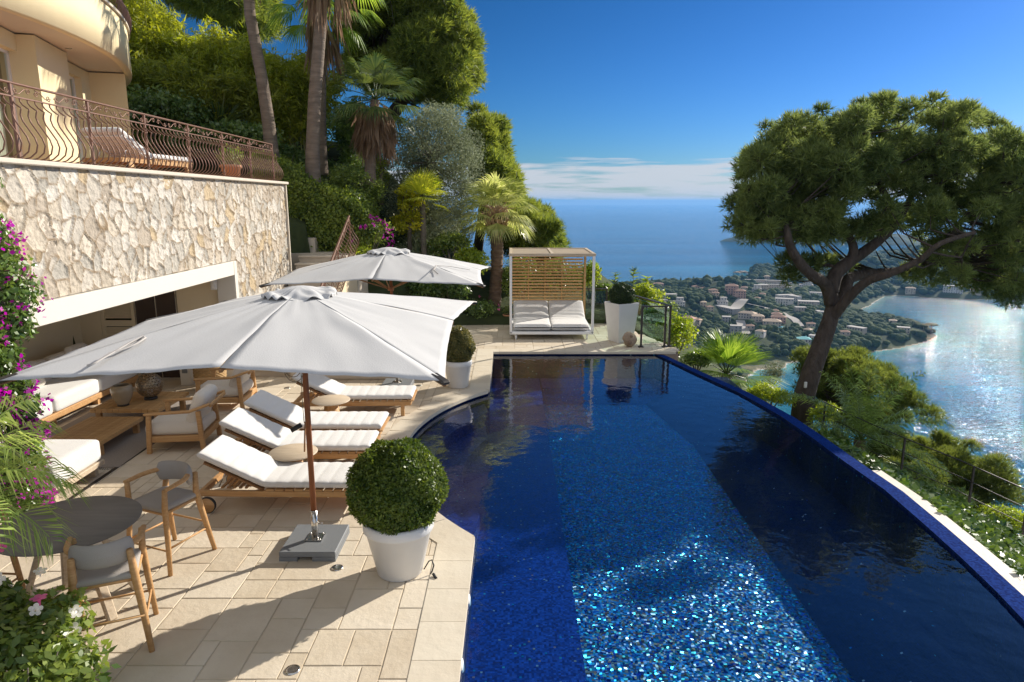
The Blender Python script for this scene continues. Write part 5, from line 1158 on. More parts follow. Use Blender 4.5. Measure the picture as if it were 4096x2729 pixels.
def pine(name, label, outline, Y, depth, trunk, limbs, ncl, cr, ntuft, tsize, m, seed, group=None, skip=None, trunk_r=.2, patches=(), zbias=.35, bark='bark_pine', cat='pine tree', base=None, back=None, skp=.85):
    """outline: crown silhouette measured at distance Y; the crown has real depth about that distance"""
    rs = np.random.RandomState(seed); rr = random.Random(seed); tr3 = [atY(u, v, y) for u, v, y in trunk]; org = tr3[0] if base is None else Vector(base)
    t = thing(name, label, cat, org, 0, group); us = [p[0] for p in outline]; vs = [p[1] for p in outline]; cu = sum(us) / len(us); hw = (max(us) - min(us)) / 2; C = []
    tries = 0
    while len(C) < ncl and tries < 40000:
        tries += 1; u = rr.uniform(min(us), max(us)); v = rr.uniform(min(vs), max(vs)); r = cr * rr.uniform(.55, 1.4); px = r * FPX / Y * 1.0
        if not all(in_poly(u + a * px, v + b * px * .8, outline) for a, b in ((1, 0), (-1, 0), (0, 1), (0, -1))): continue
        if skip and in_poly(u, v, skip) and rr.random() < skp: continue
        q = min(1, abs(u - cu) / hw); dd = depth * sqrt(1 - q * q * .8); y = Y + rr.uniform(-dd, dd)
        
        if back: y = Y + rr.uniform(-back[0], back[1]); c = atY(u, v, y)
        else: c = atY(u, v, Y); c.y = y
        C.append((c, r))
    for (u, v, y, r) in patches: C.append((atY(u, v, y), r))
    mb = MB(); n = len(tr3); mb.tube([p - org for p in tr3], [trunk_r * (1 - .45 * i / (n - 1)) for i in range(n)], n=14); mb.build('trunk', M[bark], t)
    allp = [(p, trunk_r * .5) for p in tr3[len(tr3) // 2:]]
    for lb, r0, r1 in limbs:
        pts = [atY(u, v, y) for u, v, y in lb]
        # smooth the limb
        sm = []
        for i in range(len(pts) - 1):
            a = pts[max(i - 1, 0)]; b = pts[i]; c = pts[i + 1]; d = pts[min(i + 2, len(pts) - 1)]
            for q in range(4):
                s = q / 4; sm.append(.5 * ((2 * b) + (-a + c) * s + (2 * a - 5 * b + 4 * c - d) * s * s + (-a + 3 * b - 3 * c + d) * s ** 3))
        sm.append(pts[-1]); k = len(sm); mb = MB(); mb.tube([p - org + Vector((0, 0, 0)) for p in sm], [r0 + (r1 - r0) * i / (k - 1) for i in range(k)], n=10); mb.build('limb', M[bark], t); allp += [(p, r0 + (r1 - r0) * i / (k - 1)) for i, p in enumerate(sm)]
    mb = MB()
    for c, r in C:
        best = min(allp, key=lambda q: (q[0] - c).length + (0.6 if q[0].z > c.z else 0)); a = best[0]; mid = (a + c) / 2 + Vector((rr.uniform(-.2, .2), rr.uniform(-.2, .2), -.12 * (a - c).length)); rb = min(best[1] * .5, .012 + .012 * (a - c).length)
        mb.tube([a - org, (a + mid) / 2 - org + Vector((rr.uniform(-.06, .06), 0, -.02)), mid - org, (mid + c) / 2 - org, c - org], [rb, rb * .85, rb * .7, rb * .5, rb * .3], n=5, cap=False)
        for _ in range(4): e = c + Vector(rs.normal(size=3) * r * .45); mb.tube([c - org, e - org], [rb * .4, .004], n=4, cap=False)
    if C: mb.build('branches', M[bark], t)
    V = []
    for c, r in C:
        p, d = clump_pts(c - org, (r, r, r * .72), int(ntuft * (r / cr) ** 2), rs, .35, zbias); V.append(needles(p, d * .8 + np.array([0, 0, .3]), np.full(len(p), tsize), rs, k=8, wd=.065, spread=.62))
    me = np_mesh('crown', np.concatenate(V).reshape(-1, 3), 3); link('crown', me, M[m], t); return t
BIG = [(u_, v_ + 28) if v_ < 800 else (u_, v_) for u_, v_ in [(2900, 700), (2930, 600), (2985, 515), (3055, 440), (3165, 405), (3290, 385), (3420, 355), (3560, 330), (3680, 335), (3780, 360), (3900, 375), (4000, 425), (4070, 500), (4200, 600), (4400, 740), (4480, 950), (4360, 1150), (4060, 1210), (3900, 1150), (3780, 1085), (3640, 1010), (3500, 985), (3380, 985), (3250, 995), (3150, 985), (3060, 980), (2950, 990), (2925, 870), (2905, 780)]]
pine('umbrella_pine', 'big spreading pine with a dark forked trunk leaning over the infinity edge', BIG, 17.0, 3.2,
     [(3205, 1700, 16), (3215, 1590, 16), (3248, 1480, 16.1), (3290, 1367, 16.2), (3318, 1288, 16.3), (3332, 1225, 16.4), (3322, 1160, 16.4)],
     [([(3325, 1215, 16.4), (3303, 1140, 16.3), (3245, 1100, 16.1), (3195, 1045, 15.9), (3160, 985, 15.8), (3148, 925, 15.8), (3125, 860, 16.3), (3090, 770, 16.9)], .16, .05),
      ([(3320, 1170, 16.4), (3345, 1095, 16.5), (3400, 1045, 16.6), (3460, 1005, 16.8), (3535, 945, 17), (3600, 870, 17.2), (3650, 780, 17.4), (3740, 640, 17.6)], .19, .05),
      ([(3335, 1235, 16.4), (3378, 1180, 16.6), (3392, 1120, 16.9), (3440, 1100, 17.2), (3520, 1092, 17.5), (3610, 1082, 17.8), (3690, 1062, 18), (3800, 1052, 18.4), (3940, 1040, 18.9), (4080, 1030, 19.4)], .17, .06),
      ([(3325, 1280, 16.3), (3395, 1190, 16), (3470, 1125, 15.7), (3560, 1095, 15.4), (3680, 1040, 15.2), (3760, 975, 15), (3900, 930, 15)], .13, .04),
      ([(3402, 1045, 16.6), (3414, 990, 16.6), (3385, 925, 16.8), (3352, 845, 17.1), (3320, 740, 17.4), (3280, 600, 17.6)], .12, .04),
      ([(3600, 870, 17.2), (3530, 760, 17.2), (3470, 650, 17), (3420, 540, 16.9)], .09, .04),
      ([(3700, 1055, 17.9), (3770, 980, 17.4), (3850, 880, 17), (3960, 760, 17), (4050, 640, 17)], .10, .04),
      ([(3360, 1075, 16.5), (3300, 1060, 16.7), (3250, 1085, 16.9), (3220, 1090, 17)], .05, .02)],
     400, .34, 120, .165, 'pine', 11, trunk_r=.27, back=(1.5, 3.6), skip=[(3330, 700), (3900, 700), (3980, 960), (3330, 960)], skp=.5, patches=[(u_, v_, 16 + .5 * (u_ % 7) / 3, .42) for u_, v_ in ((2975, 900), (3000, 930), (3060, 925), (3120, 935), (3180, 930), (3240, 940), (3020, 850), (3100, 860), (3180, 850), (3260, 860), (3320, 930), (2960, 820), (3400, 930), (3480, 900))] + [(3160, 1050, 16.6, .35), (3230, 1060, 16.9, .38), (3300, 1050, 17, .32), (3160, 1110, 16.6, .3), (3380, 1075, 17.2, .25), (3640, 1095, 17.6, .35), (3720, 1110, 17.8, .35), (3820, 1110, 18, .4), (3900, 1130, 18.3, .42), (3980, 1160, 18.5, .45), (4050, 1190, 18.6, .45)])
pine('coastal_pine', 'rounded light green pine just beyond the leaning trunk, above the bay', [(3180, 1560), (3235, 1430), (3290, 1385), (3420, 1365), (3520, 1405), (3615, 1470), (3665, 1570), (3690, 1650), (3650, 1720), (3550, 1720), (3400, 1740), (3250, 1700)], 23, 2.0,
     [(3370, 1900, 23), (3345, 1720, 23), (3350, 1620, 23), (3380, 1540, 23)], [([(3350, 1640, 23), (3290, 1560, 22.8), (3250, 1490, 22.8)], .08, .03), ([(3360, 1600, 23), (3460, 1540, 23.3), (3560, 1520, 23.4)], .08, .03)], 62, .5, 280, .16, 'pine_low', 12, trunk_r=.16)
pine('coastal_pine', 'low dense pine at the right below the wire railing against the glittering sea', [(3600, 1900), (3640, 1780), (3720, 1710), (3800, 1700), (3900, 1740), (3975, 1840), (3990, 1920), (3960, 2010), (3800, 2050), (3620, 2000)], 21, 1.8,
     [(3800, 2250, 21), (3790, 2050, 21), (3800, 1920, 21)], [([(3795, 1980, 21), (3860, 1880, 21)], .07, .03)], 52, .46, 280, .15, 'pine_low', 13, trunk_r=.15)
pine('coastal_pine', 'small bushy pine lower right partly behind the date palm fronds', [(3440, 1900), (3500, 1800), (3600, 1760), (3700, 1800), (3760, 1900), (3700, 2000), (3560, 2020)], 20, 1.5, [(3600, 2200, 20), (3600, 1950, 20)], [], 34, .42, 260, .15, 'pine_low', 23, trunk_r=.12)
pine('aleppo_pine', 'tallest dark green pine with a slanting trunk on the hillside behind the palms', [(1340, 330), (1345, 200), (1385, 60), (1450, -80), (1600, -150), (1760, -100), (1860, 10), (1925, 130), (1950, 240), (1940, 360), (1900, 440), (1800, 455), (1740, 440), (1640, 420), (1560, 400), (1440, 360)], 27, 3.2,
     [(1330, 690, 27), (1375, 650, 27), (1450, 575, 27), (1550, 485, 27), (1612, 400, 27), (1622, 320, 27)],
     [([(1622, 330, 27), (1610, 230, 27), (1560, 130, 27), (1500, 50, 27)], .2, .06), ([(1618, 300, 27), (1680, 210, 27.5), (1780, 150, 27.5), (1860, 120, 27.5)], .16, .05), ([(1612, 250, 27), (1520, 200, 26.5), (1430, 180, 26.5)], .12, .04), ([(1615, 350, 27), (1720, 320, 26.6), (1840, 300, 26.5)], .12, .04), ([(1600, 200, 27), (1640, 100, 27.5), (1650, 0, 27.5)], .10, .04)],
     190, .62, 230, .24, 'pine_far', 14, skip=[(1440, 280), (1470, 130), (1560, 80), (1640, 120), (1660, 280), (1560, 340)], trunk_r=.36)
pine('aleppo_pine', 'olive green pine on the skyline to the right of the grey olive tree', [(1840, 420), (1930, 420), (2010, 440), (2060, 520), (2055, 610), (2090, 700), (2115, 790), (2050, 850), (1930, 840), (1860, 650)], 27, 2.2,
     [(1900, 1100, 27), (1930, 850, 27), (1940, 650, 27)], [([(1935, 700, 27), (2020, 640, 27)], .1, .04), ([(1935, 780, 27), (2040, 750, 27)], .1, .04)], 60, .7, 300, .25, 'pine_far', 15, trunk_r=.22)
pine('aleppo_pine', 'dark low pine at the edge of the hill directly against the sea', [(1930, 900), (1960, 780), (2060, 770), (2140, 800), (2225, 870), (2290, 960), (2300, 1010), (2200, 1060), (2000, 1060)], 25, 2.2,
     [(2060, 1200, 25), (2070, 1000, 25), (2080, 900, 25)], [([(2075, 980, 25), (2180, 940, 25)], .1, .04)], 62, .62, 300, .23, 'pine_far', 16, trunk_r=.2)
pine('aleppo_pine', 'dark pine crown rising behind the bamboo at the top edge', [(600, -60), (800, -120), (1000, -120), (1100, -20), (1110, 120), (1090, 190), (980, 160), (800, 80), (640, 60)], 33, 2.5,
     [(1000, 650, 33), (985, 300, 33), (960, 100, 33)], [([(970, 200, 33), (850, 60, 33)], .15, .05)], 70, .95, 320, .30, 'pine_far', 17, trunk_r=.3)
def leafy(name, label, outline, Y, depth, ncl, cr, nleaf, lsize, m, seed, cat='tree', trunk=None, bark='bark_grey', aspect=.4, group=None, tr_r=.08, zb=.2, limbs=()):
    rs = np.random.RandomState(seed); rr = random.Random(seed); us = [p[0] for p in outline]; vs = [p[1] for p in outline]; cu = sum(us) / len(us); hw = (max(us) - min(us)) / 2; C = []; tries = 0
    low = atY(cu, max(vs), Y); org = low.copy() if trunk is None else atY(*trunk[0]); t = thing(name, label, cat, org, 0, group)
    while len(C) < ncl and tries < 40000:
        tries += 1; u = rr.uniform(min(us), max(us)); v = rr.uniform(min(vs), max(vs)); r = cr * rr.uniform(.6, 1.3); px = r * FPX / Y * .95
        if not all(in_poly(u + a * px, v + b * px, outline) for a, b in ((1, 0), (-1, 0), (0, -1))): continue
        q = min(1, abs(u - cu) / hw); dd = depth * sqrt(1 - q * q * .8); c = atY(u, v, Y); c.y = Y + rr.uniform(-dd, dd); C.append((c, r))
    if trunk is None: trunk = [(cu, max(vs) + 60, Y), (cu, (min(vs) + max(vs)) / 2, Y)]
    T = [atY(*p) for p in trunk]; mb = MB(); k = len(T); mb.tube([p - org for p in T], [tr_r * (1 - .5 * i / (k - 1)) for i in range(k)], n=9); mb.build('stem' if tr_r < .07 else 'trunk', M[bark], t); mb = MB(); nodes = T[k // 2:]
    for c, r in C[::max(1, len(C) // 40)]:
        a = min(nodes, key=lambda q: (q - c).length); mb.tube([a - org, (a + c) / 2 - org + Vector((rr.uniform(-.15, .15), 0, rr.uniform(-.15, .05))), c - org], [tr_r * .35, tr_r * .22, .006], n=5, cap=False)
    mb.build('branches', M[bark], t); V = []
    for c, r in C:
        p, d = clump_pts(c - org, (r, r, r * .85), int(nleaf * (r / cr) ** 2), rs, .45, zb); V.append(leaf_quads(p, np.full(len(p), lsize), rs, nrm=d * .6 + np.array([0, 0, .5]), aspect=aspect, spread=.9))
    me = np_mesh('foliage', np.concatenate(V).reshape(-1, 3), 4); link('foliage', me, M[m], t); return t
leafy('olive_tree', 'silvery grey green olive tree in the middle of the hillside', [(1520, 640), (1560, 500), (1620, 410), (1700, 385), (1790, 400), (1890, 460), (1950, 570), (1965, 700), (1940, 850), (1880, 980), (1740, 1010), (1600, 950), (1530, 850)], 22.6, 1.9, 230, .44, 300, .085, 'olive', 31, trunk=[(1650, 1000, 22.6), (1680, 830, 22.6), (1720, 650, 22.6)], aspect=.32, tr_r=.12)
leafy('laurel', 'glossy dark green shrub behind the twin palm trunks', [(1320, 560), (1340, 440), (1400, 370), (1460, 390), (1500, 470), (1490, 600), (1440, 680), (1340, 690)], 24, 1.2, 40, .42, 240, .15, 'laurel', 32, cat='shrub')
leafy('oleander', 'pale green oleander bush with scattered pink flowers on a leaning stem', [(1310, 760), (1330, 680), (1400, 640), (1480, 650), (1540, 720), (1560, 800), (1520, 850), (1400, 860), (1330, 840)], 20.5, 1.0, 42, .32, 230, .10, 'shrub', 33, cat='shrub', trunk=[(1445, 960, 20.5), (1460, 860, 20.5), (1440, 760, 20.5)], aspect=.3)
leafy('yellow_creeper', 'yellow leaved climbing bush under the small yellow fan palm', [(1550, 900), (1580, 780), (1630, 720), (1690, 740), (1710, 830), (1690, 930), (1620, 960)], 20.8, .6, 26, .24, 160, .10, 'yellow_leaf', 34, cat='shrub', aspect=.6)
leafy('yellow_bamboo', 'small yellowish bamboo shoot beside the skirted palm trunk', [(1480, 640), (1500, 560), (1550, 570), (1570, 680), (1550, 760), (1500, 760)], 21.5, .5, 16, .24, 120, .13, 'lime', 35, cat='bamboo', aspect=.2)
# bamboo grove
bam = [(455, -60, 24, 1), (560, -120, 23, 2), (660, -20, 24.5, 3), (770, 70, 24, 4), (870, 110, 25, 5), (960, 150, 24, 6), (1065, 190, 25, 7), (1160, 190, 24.5, 8), (1215, 230, 24, 9), (620, 200, 22, 10), (800, 260, 22.5, 11), (1020, 300, 23.5, 12)]
bl = ['tall bamboo clump right behind the villa corner', 'bright lime bamboo clump at the top edge beside the villa balcony', 'lime bamboo clump with the brightest arching tops, left of centre', 'yellow green bamboo clump left of the first palm trunk', 'bamboo clump directly behind the first leaning palm trunk', 'bamboo clump just right of the first leaning palm trunk', 'golden bamboo clump between the palm trunks', 'golden bamboo clump touching the thick middle palm trunk from the left', 'slender bamboo clump right of the middle palm trunks', 'shaded lower bamboo clump behind the terrace railing near the villa', 'shaded lower bamboo clump above the middle of the terrace railing', 'dark lower bamboo clump at the right end of the terrace railing']
def bamboo(k, u, vt, Y, seed, label):
    rs = np.random.RandomState(seed + 50); rr = random.Random(seed + 50); b = atY(u, 640, Y); gz = float(ground(b.x, Y)); org = Vector((b.x, Y, gz)); top = atY(u, vt, Y).z; H = top - gz; t = thing('bamboo', label, 'bamboo', org, 0, 'bamboo clumps on the hillside'); mb = MB(); V = []
    for q in range(30):
        x, y = rr.gauss(0, .5), rr.gauss(0, .5); h = H * rr.uniform(.72, 1.02); lx, ly = rr.gauss(0, .55), rr.gauss(-.15, .5)
        P = [Vector((x + lx * s ** 2.2, y + ly * s ** 2.2, h * (s - .08 * s ** 4))) for s in np.linspace(0, 1, 7)]; mb.tube(P, [.020, .02, .018, .016, .012, .008, .003], n=5, cap=False)
        n = 190; s = .22 + .78 * rs.rand(n) ** .62; pp = np.stack([x + lx * s ** 2.2, y + ly * s ** 2.2, h * (s - .08 * s ** 4)], 1) + rs.normal(size=(n, 3)) * (np.array([.30, .30, .2]) * (1.15 - .7 * s)[:, None]); dn = rs.normal(size=(n, 3)) * .8 + np.array([0, 0, -.35])
        for rep in range(3): V.append(needles(pp + rs.normal(size=pp.shape) * .05, dn, np.full(n, .23), rs, k=1, wd=.11, spread=.5))
    mb.build('culms', M['culm'], t); me = np_mesh('foliage', np.concatenate(V).reshape(-1, 3), 3); link('foliage', me, M['bamboo_dark' if k >= 9 else 'bamboo'], t)
M['culm'] = mat('bamboo_culm', (.34, .32, .09), .5, var=.3, vs=2)
for k, (u, vt, Y, s) in enumerate(bam): bamboo(k, u, vt, Y, s, bl[k])
# ---------------------------------------------------------------- palms
def fan_leaf(V, hub, dirv, size, rs, nseg=30, arc=2.5, droop=.25, split=.55, wdt=.055):
    """one pleated fan blade: segments radiate from the hub, tips free"""
    d = np.array(dirv) / np.linalg.norm(dirv); side = np.cross(d, [0, 0, 1.0]); side /= np.linalg.norm(side) + 1e-9; up = np.cross(side, d)
    for k in range(nseg):
        a = (k / (nseg - 1) - .5) * arc; v = d * cos(a) + side * sin(a); w_ = np.cross(v, up); L = size * (.80 + .20 * cos(a)) * rs.uniform(.93, 1.05); m1 = hub + v * L * split + up * (.06 * size * cos(a * 2)) ; dr = np.array([0, 0, -droop * size * (.6 + .5 * rs.rand())])
        hw = L * split * arc / nseg * .56; tip = hub + v * L + dr; m2 = hub + v * L * .80 + dr * .42 + up * .02 * size; zz = up * hw * .55 * (1 if k % 2 else -1)
        V.append([hub, m1 - w_ * hw + zz * .5, m1 + w_ * hw - zz * .5, m1 + w_ * hw * .9]); V.append([m1 - w_ * hw + zz * .5, m2 - w_ * hw * .62, m2 + w_ * hw * .62, m1 + w_ * hw - zz * .5]); V.append([m2 - w_ * hw * .62, tip, tip + w_ * .002, m2 + w_ * hw * .62])
def fan_crown(t, c, n, pet, size, m, seed, elev=(-.5, 1.3), droop=.25, nseg=30, arc=2.5, dead=0, petm='fan_dark', name='frond'):
    rs = np.random.RandomState(seed); ga = 2.39996
    for k in range(n):
        el = elev[0] + (elev[1] - elev[0]) * (k + .5) / n + rs.normal() * .08; az_ = ga * k + rs.normal() * .15; d = np.array([cos(az_) * cos(el), sin(az_) * cos(el), sin(el)]); V = []; L = pet * rs.uniform(.85, 1.15); e = np.array(c) + d * L - np.array([0, 0, .10 * L])
        dd = d.copy(); dd[2] -= .22; fan_leaf(V, e, dd, size * rs.uniform(.88, 1.1), rs, nseg, arc, droop)
        me = np_mesh(name, np.array(V).reshape(-1, 3), 4); o = link(name, me, M[m], t)
        mb = MB(); mb.tube([c, np.array(c) + d * L * .5, e], [.018, .013, .010], n=5, cap=False); mb.build('petiole', M[petm], o)
def dead_skirt(t, c, n, L, r, seed):
    rs = np.random.RandomState(seed); V = []
    for k in range(n):
        a = rs.rand() * 2 * pi; h = np.array([cos(a) * r * (1 + rs.rand()), sin(a) * r * (1 + rs.rand()), -rs.rand() * L * .55]) + np.array(c); 
        for q in range(7):
            tip = h + np.array([cos(a) * rs.uniform(.0, .3) + rs.normal() * .08, sin(a) * rs.uniform(.0, .3) + rs.normal() * .08, -L * rs.uniform(.35, .75)]); s = rs.normal(size=3) * .02; V.append([h - s, h + s, (h + tip) / 2 + s * 1.4 + rs.normal(size=3) * .02, tip])
    me = np_mesh('dead_fronds', np.array(V).reshape(-1, 3), 4); link('dead_fronds', me, M['dead_frond'], t)
def ringed_trunk(t, pts, r0, r1, m='bark_palm', rings=True):
    T = [Vector(p) for p in pts]; mb = MB(); n = 60; L = len(T) - 1; P = []; Rr = []
    for i in range(n + 1):
        s = i / n * L; k = min(int(s), L - 1); f = s - k; P.append(T[k].lerp(T[k + 1], f)); Rr.append((r0 + (r1 - r0) * i / n) * (1 + (.022 if i % 2 else -.012)) * (1 + (.35 * (1 - i / n) ** 8)))
    mb.tube(P, Rr, n=20); mb.build('trunk', M[m], t)
def tall_palm(label, pts, r0, r1, Y, crown=True, seed=1, dead=60, group='tall fan palms on the hillside'):
    T = [atY(u, v, y) for u, v, y in pts]; org = T[0]; t = thing('fan_palm', label, 'palm tree', org, 0, group); ringed_trunk(t, [p - org for p in T], r0, r1); c = T[-1] - org
    if crown: fan_crown(t, tuple(c), 20, .95, .85, 'fan', seed, (-.7, 1.2), .35, 22, 2.6); dead_skirt(t, tuple(c), dead, 1.9, .22, seed + 1)
    return t
tall_palm('slim palm whose grey ringed trunk leans left, next to the end of the terrace railing', [(1095, 690, 19.5), (1075, 500, 19.5), (1045, 300, 19.5), (1000, 60, 19.5), (970, -360, 19.5)], .175, .13, 19.5, seed=3)
tall_palm('thickest palm trunk in the middle with brown dead fronds hanging from its top', [(1252, 770, 19.2), (1250, 600, 19.2), (1258, 400, 19.2), (1278, 150, 19.2), (1300, -190, 19.2)], .185, .15, 19.2, seed=7, dead=34)
tall_palm('darker palm trunk standing right behind the thickest one', [(1285, 700, 21.5), (1283, 500, 21.5), (1285, 300, 21.5), (1288, 10, 21.5)], .165, .14, 21.5, seed=9, dead=30)
T = [atY(u, v, y) for u, v, y in [(1478, 740, 20.5), (1482, 640, 20.5), (1492, 530, 20.5), (1500, 400, 20.5)]]; t = thing('fan_palm', 'shorter fan palm with a full dark crown and a brown skirt of dead fronds', 'palm tree', T[0], 0, 'tall fan palms on the hillside'); ringed_trunk(t, [p - T[0] for p in T], .16, .13); c = T[-1] - T[0]
fan_crown(t, tuple(c), 28, .80, .78, 'fan_dark', 21, (-.55, 1.35), .30, 24, 2.5); dead_skirt(t, (c.x, c.y, c.z - .15), 120, 1.4, .22, 22)
# jelly-like palm by the daybed
g0 = Vector((-.55, 20.9, .35)); t = thing('stout_palm', 'stout palm with a rough dark trunk and grey yellow crown left of the daybed', 'palm tree', g0); top = atY(1985, 870, 20.9) - g0
mb = MB(); rs = np.random.RandomState(5); P = []; Rr = []
for i in range(70): s = i / 69; P.append(Vector((0, 0, 0)).lerp(top, s) + Vector((.05 * sin(s * 3), 0, 0))); Rr.append(.20 * (1 - .12 * s) * (1 + .10 * rs.uniform(-1, 1)))
mb.tube(P, Rr, n=22); mb.build('trunk', M['bark_rough_palm'], t)
mb = MB()
for k in range(60):
    a = k * 2.4; h = top.z - .55 + .72 * k / 60; r = .20 + .07 * sin(k / 60 * pi); b = Vector((top.x + r * .8 * cos(a), top.y + r * .8 * sin(a), h)); e = b + Vector((cos(a) * .16, sin(a) * .16, .22)); mb.bar(b, e, .095 * (1 - .2), .03, up=(cos(a), sin(a), .2))
mb.build('leaf_bases', M['boot'], t); fan_crown(t, (top.x, top.y, top.z + .15), 34, .62, .80, 'jelly', 41, (-.45, 1.35), .30, 26, 2.3, petm='boot')
c0 = atY(1690, 800, 20.6); g = Vector((c0.x, 20.6, float(ground(c0.x, 20.6)))); t = thing('small_fan_palm', 'small yellow green fan palm with brown tipped fronds against the dark olive', 'palm tree', g); mb = MB(); mb.tube([(0, 0, 0), c0 - g], .09, n=10); mb.build('trunk', M['bark_grey'], t); fan_crown(t, tuple(c0 - g), 12, .28, .72, 'fan_yellow', 44, (-.2, 1.4), .12, 26, 2.3)
# fan palm beyond the infinity edge
c0 = atY(2905, 1500, 17.5); g = Vector((c0.x, 17.5, float(ground(c0.x, 17.5)))); t = thing('low_fan_palm', 'sunlit fan palm just beyond the infinity edge in front of the town', 'palm tree', g); mb = MB(); mb.tube([(0, 0, 0), (c0 - g)], .14, n=10); mb.build('trunk', M['bark_grey'], t); fan_crown(t, tuple(c0 - g), 18, .50, 1.0, 'fan', 47, (-.1, 1.35), .10, 34, 2.0)
def spiky(name, label, loc, n, L, m, seed, wd=.02, up=.2, cat='shrub', stem=None):
    rs = np.random.RandomState(seed); t = thing(name, label, cat, loc); d = sph(rs, n); d[:, 2] = np.abs(d[:, 2]) * 1.1 + up - .2; d /= np.linalg.norm(d, axis=1, keepdims=True); V = []
    h = np.array([0, 0, stem or .1])
    for v in d: s = np.cross(v, rs.normal(size=3)); s /= np.linalg.norm(s); l = L * rs.uniform(.8, 1.1); m_ = h + v * l * .55; e = h + v * l + np.array([0, 0, -.08 * l]); V.append([h - s * wd * .4, m_ - s * wd, e, m_ + s * wd])
    me = np_mesh('leaves', np.array(V).reshape(-1, 3), 4); link('leaves', me, M[m], t)
    mb = MB(); mb.tube([(0, 0, -.3), (0, 0, (stem or .1))], .07, n=8); mb.build('stem', M['bark_grey'], t); return t
q = atY(1672, 1020, 21); spiky('yucca', 'spiky pale green yucca rosette right above the rear parasol', q - Vector((0, 0, .5)), 150, .85, 'grassy', 51, .022, .25, stem=.45)
q = atY(1030, 480, 22); spiky('dark_yucca', 'dark spiky plant in shade behind the terrace railing', q - Vector((1.2, 0, .9)), 120, 1.1, 'fan_dark', 52, .03, .2, stem=.6)
# ---------------------------------------------------------------- shrubs
def bush(name, label, c, r, m, n, ls, seed, aspect=.5, lumps=9, cat='shrub', flowers=None, group=None):
    rs = np.random.RandomState(seed); t = thing(name, label, cat, (c[0], c[1], c[2] - r[2] * .9), 0, group); off = np.array([0, 0, r[2] * .9]); V = []
    for k in range(lumps):
        d = sph(rs, 1)[0]; d[2] = abs(d[2]) * .9 - .15; cc = off + d * np.array(r) * .55; rr_ = np.array(r) * rs.uniform(.35, .62); p, dd = clump_pts(cc, rr_, n // lumps, rs, .55, .2); V.append(leaf_quads(p, np.full(len(p), ls), rs, nrm=dd * .8 + np.array([0, 0, .3]), aspect=aspect, spread=.8))
    A = np.concatenate(V); nA = len(A)
    if flowers:
        fm, fn_, fs = flowers; p, dd = clump_pts(off, np.array(r) * 1.0, fn_, rs, .85, .3); A = np.concatenate([A] + [leaf_quads(p, np.full(len(p), fs), rs, nrm=dd, aspect=.7, spread=.7) for q in range(5)])
    me = np_mesh('foliage', A.reshape(-1, 3), 4); fo = link('foliage', me, M[m], t)
    if flowers:
        me.materials.append(M[fm]); mi = np.zeros(len(me.polygons), np.int32); mi[nA:] = 1; me.polygons.foreach_set('material_index', mi)
    mb = MB()
    for k in range(7): a = k * .9; mb.tube([(0, 0, -.1), (cos(a) * r[0] * .3, sin(a) * r[1] * .3, r[2] * .6), (cos(a) * r[0] * .6, sin(a) * r[1] * .6, r[2] * 1.2)], [.02, .012, .005], n=5, cap=False)
    mb.build('stems', M['bark_grey'], t)
    return t
def bushv(name, label, u, v, Y, ru, rv, m, n=1500, ls=.09, seed=1, **k):
    c = atY(u, v, Y); s = Y / FPX; return bush(name, label, (c.x, c.y, c.z), (ru * s, ru * s * .9, rv * s), m, n, ls, seed, **k)
bushv('bougainvillea', 'bougainvillea bush with magenta flowers beside the stair railing', 1480, 950, 18.8, 105, 85, 'shrub', 2600, .08, 61, flowers=('magenta', 60, .07))
bushv('shrub', 'bright green leafy shrub at the left under the magenta flowers', 1430, 1015, 18.2, 75, 45, 'lime', 1400, .10, 62, aspect=.3)
bushv('shrub', 'green shrub to the right of the yucca', 1800, 985, 20.6, 95, 75, 'shrub', 2200, .10, 63)
bushv('shrub', 'lime green shrub between the rear parasol and the stout palm', 1880, 1050, 20, 80, 75, 'lime', 1700, .11, 64)
bushv('shrub', 'dark glossy shrub under the left half of the rear parasol', 1390, 1150, 19.9, 110, 75, 'shrub_dark', 2200, .11, 65)
bushv('shrub', 'dark shrub right of the rear parasol pole', 1680, 1150, 20, 90, 75, 'laurel', 2200, .10, 66)
bushv('shrub', 'leafy green shrub directly behind the rear parasol pole', 1570, 1170, 20.1, 80, 60, 'shrub', 1800, .10, 67)
bushv('shrub', 'dark shrub touching the stout palm trunk from the left', 1800, 1160, 20, 90, 95, 'shrub_dark', 2400, .11, 68)
bushv('shrub', 'low dark flowering shrub at the foot of the stout palm', 1900, 1240, 19.95, 120, 55, 'shrub_dark', 2400, .08, 69, flowers=('pink_flower', 5, .06))
bushv('shrub', 'green shrub between the stout palm and the daybed screen', 2080, 1120, 21, 90, 130, 'shrub', 3000, .10, 70, aspect=.3)
bushv('shrub', 'tall shrub seen through the slats of the daybed screen', 2230, 1130, 21.2, 120, 120, 'shrub', 3600, .11, 71, aspect=.28)
bushv('shrub', 'leafy shrub behind the right post of the daybed', 2360, 1120, 21.5, 80, 95, 'lime', 1900, .11, 72, aspect=.35)
bushv('shrub', 'dense green shrub behind the back glass panels', 2420, 1200, 21.3, 80, 85, 'shrub', 2200, .10, 73)
bushv('shrub', 'light green shrub behind the white planter', 2560, 1190, 21, 95, 70, 'lime', 2200, .10, 74, aspect=.4)
bushv('shrub', 'bright green bush sloping down right of the glass railing', 2700, 1350, 19.5, 110, 120, 'lime', 3200, .09, 75)
bushv('shrub', 'shaded green bush under the corner of the deck', 2790, 1440, 17.8, 70, 60, 'shrub_dark', 1600, .08, 76)
bushv('shrub', 'fine leaved green bush below the glass railing corner', 2660, 1270, 22, 90, 70, 'shrub', 2200, .10, 77, aspect=.35)
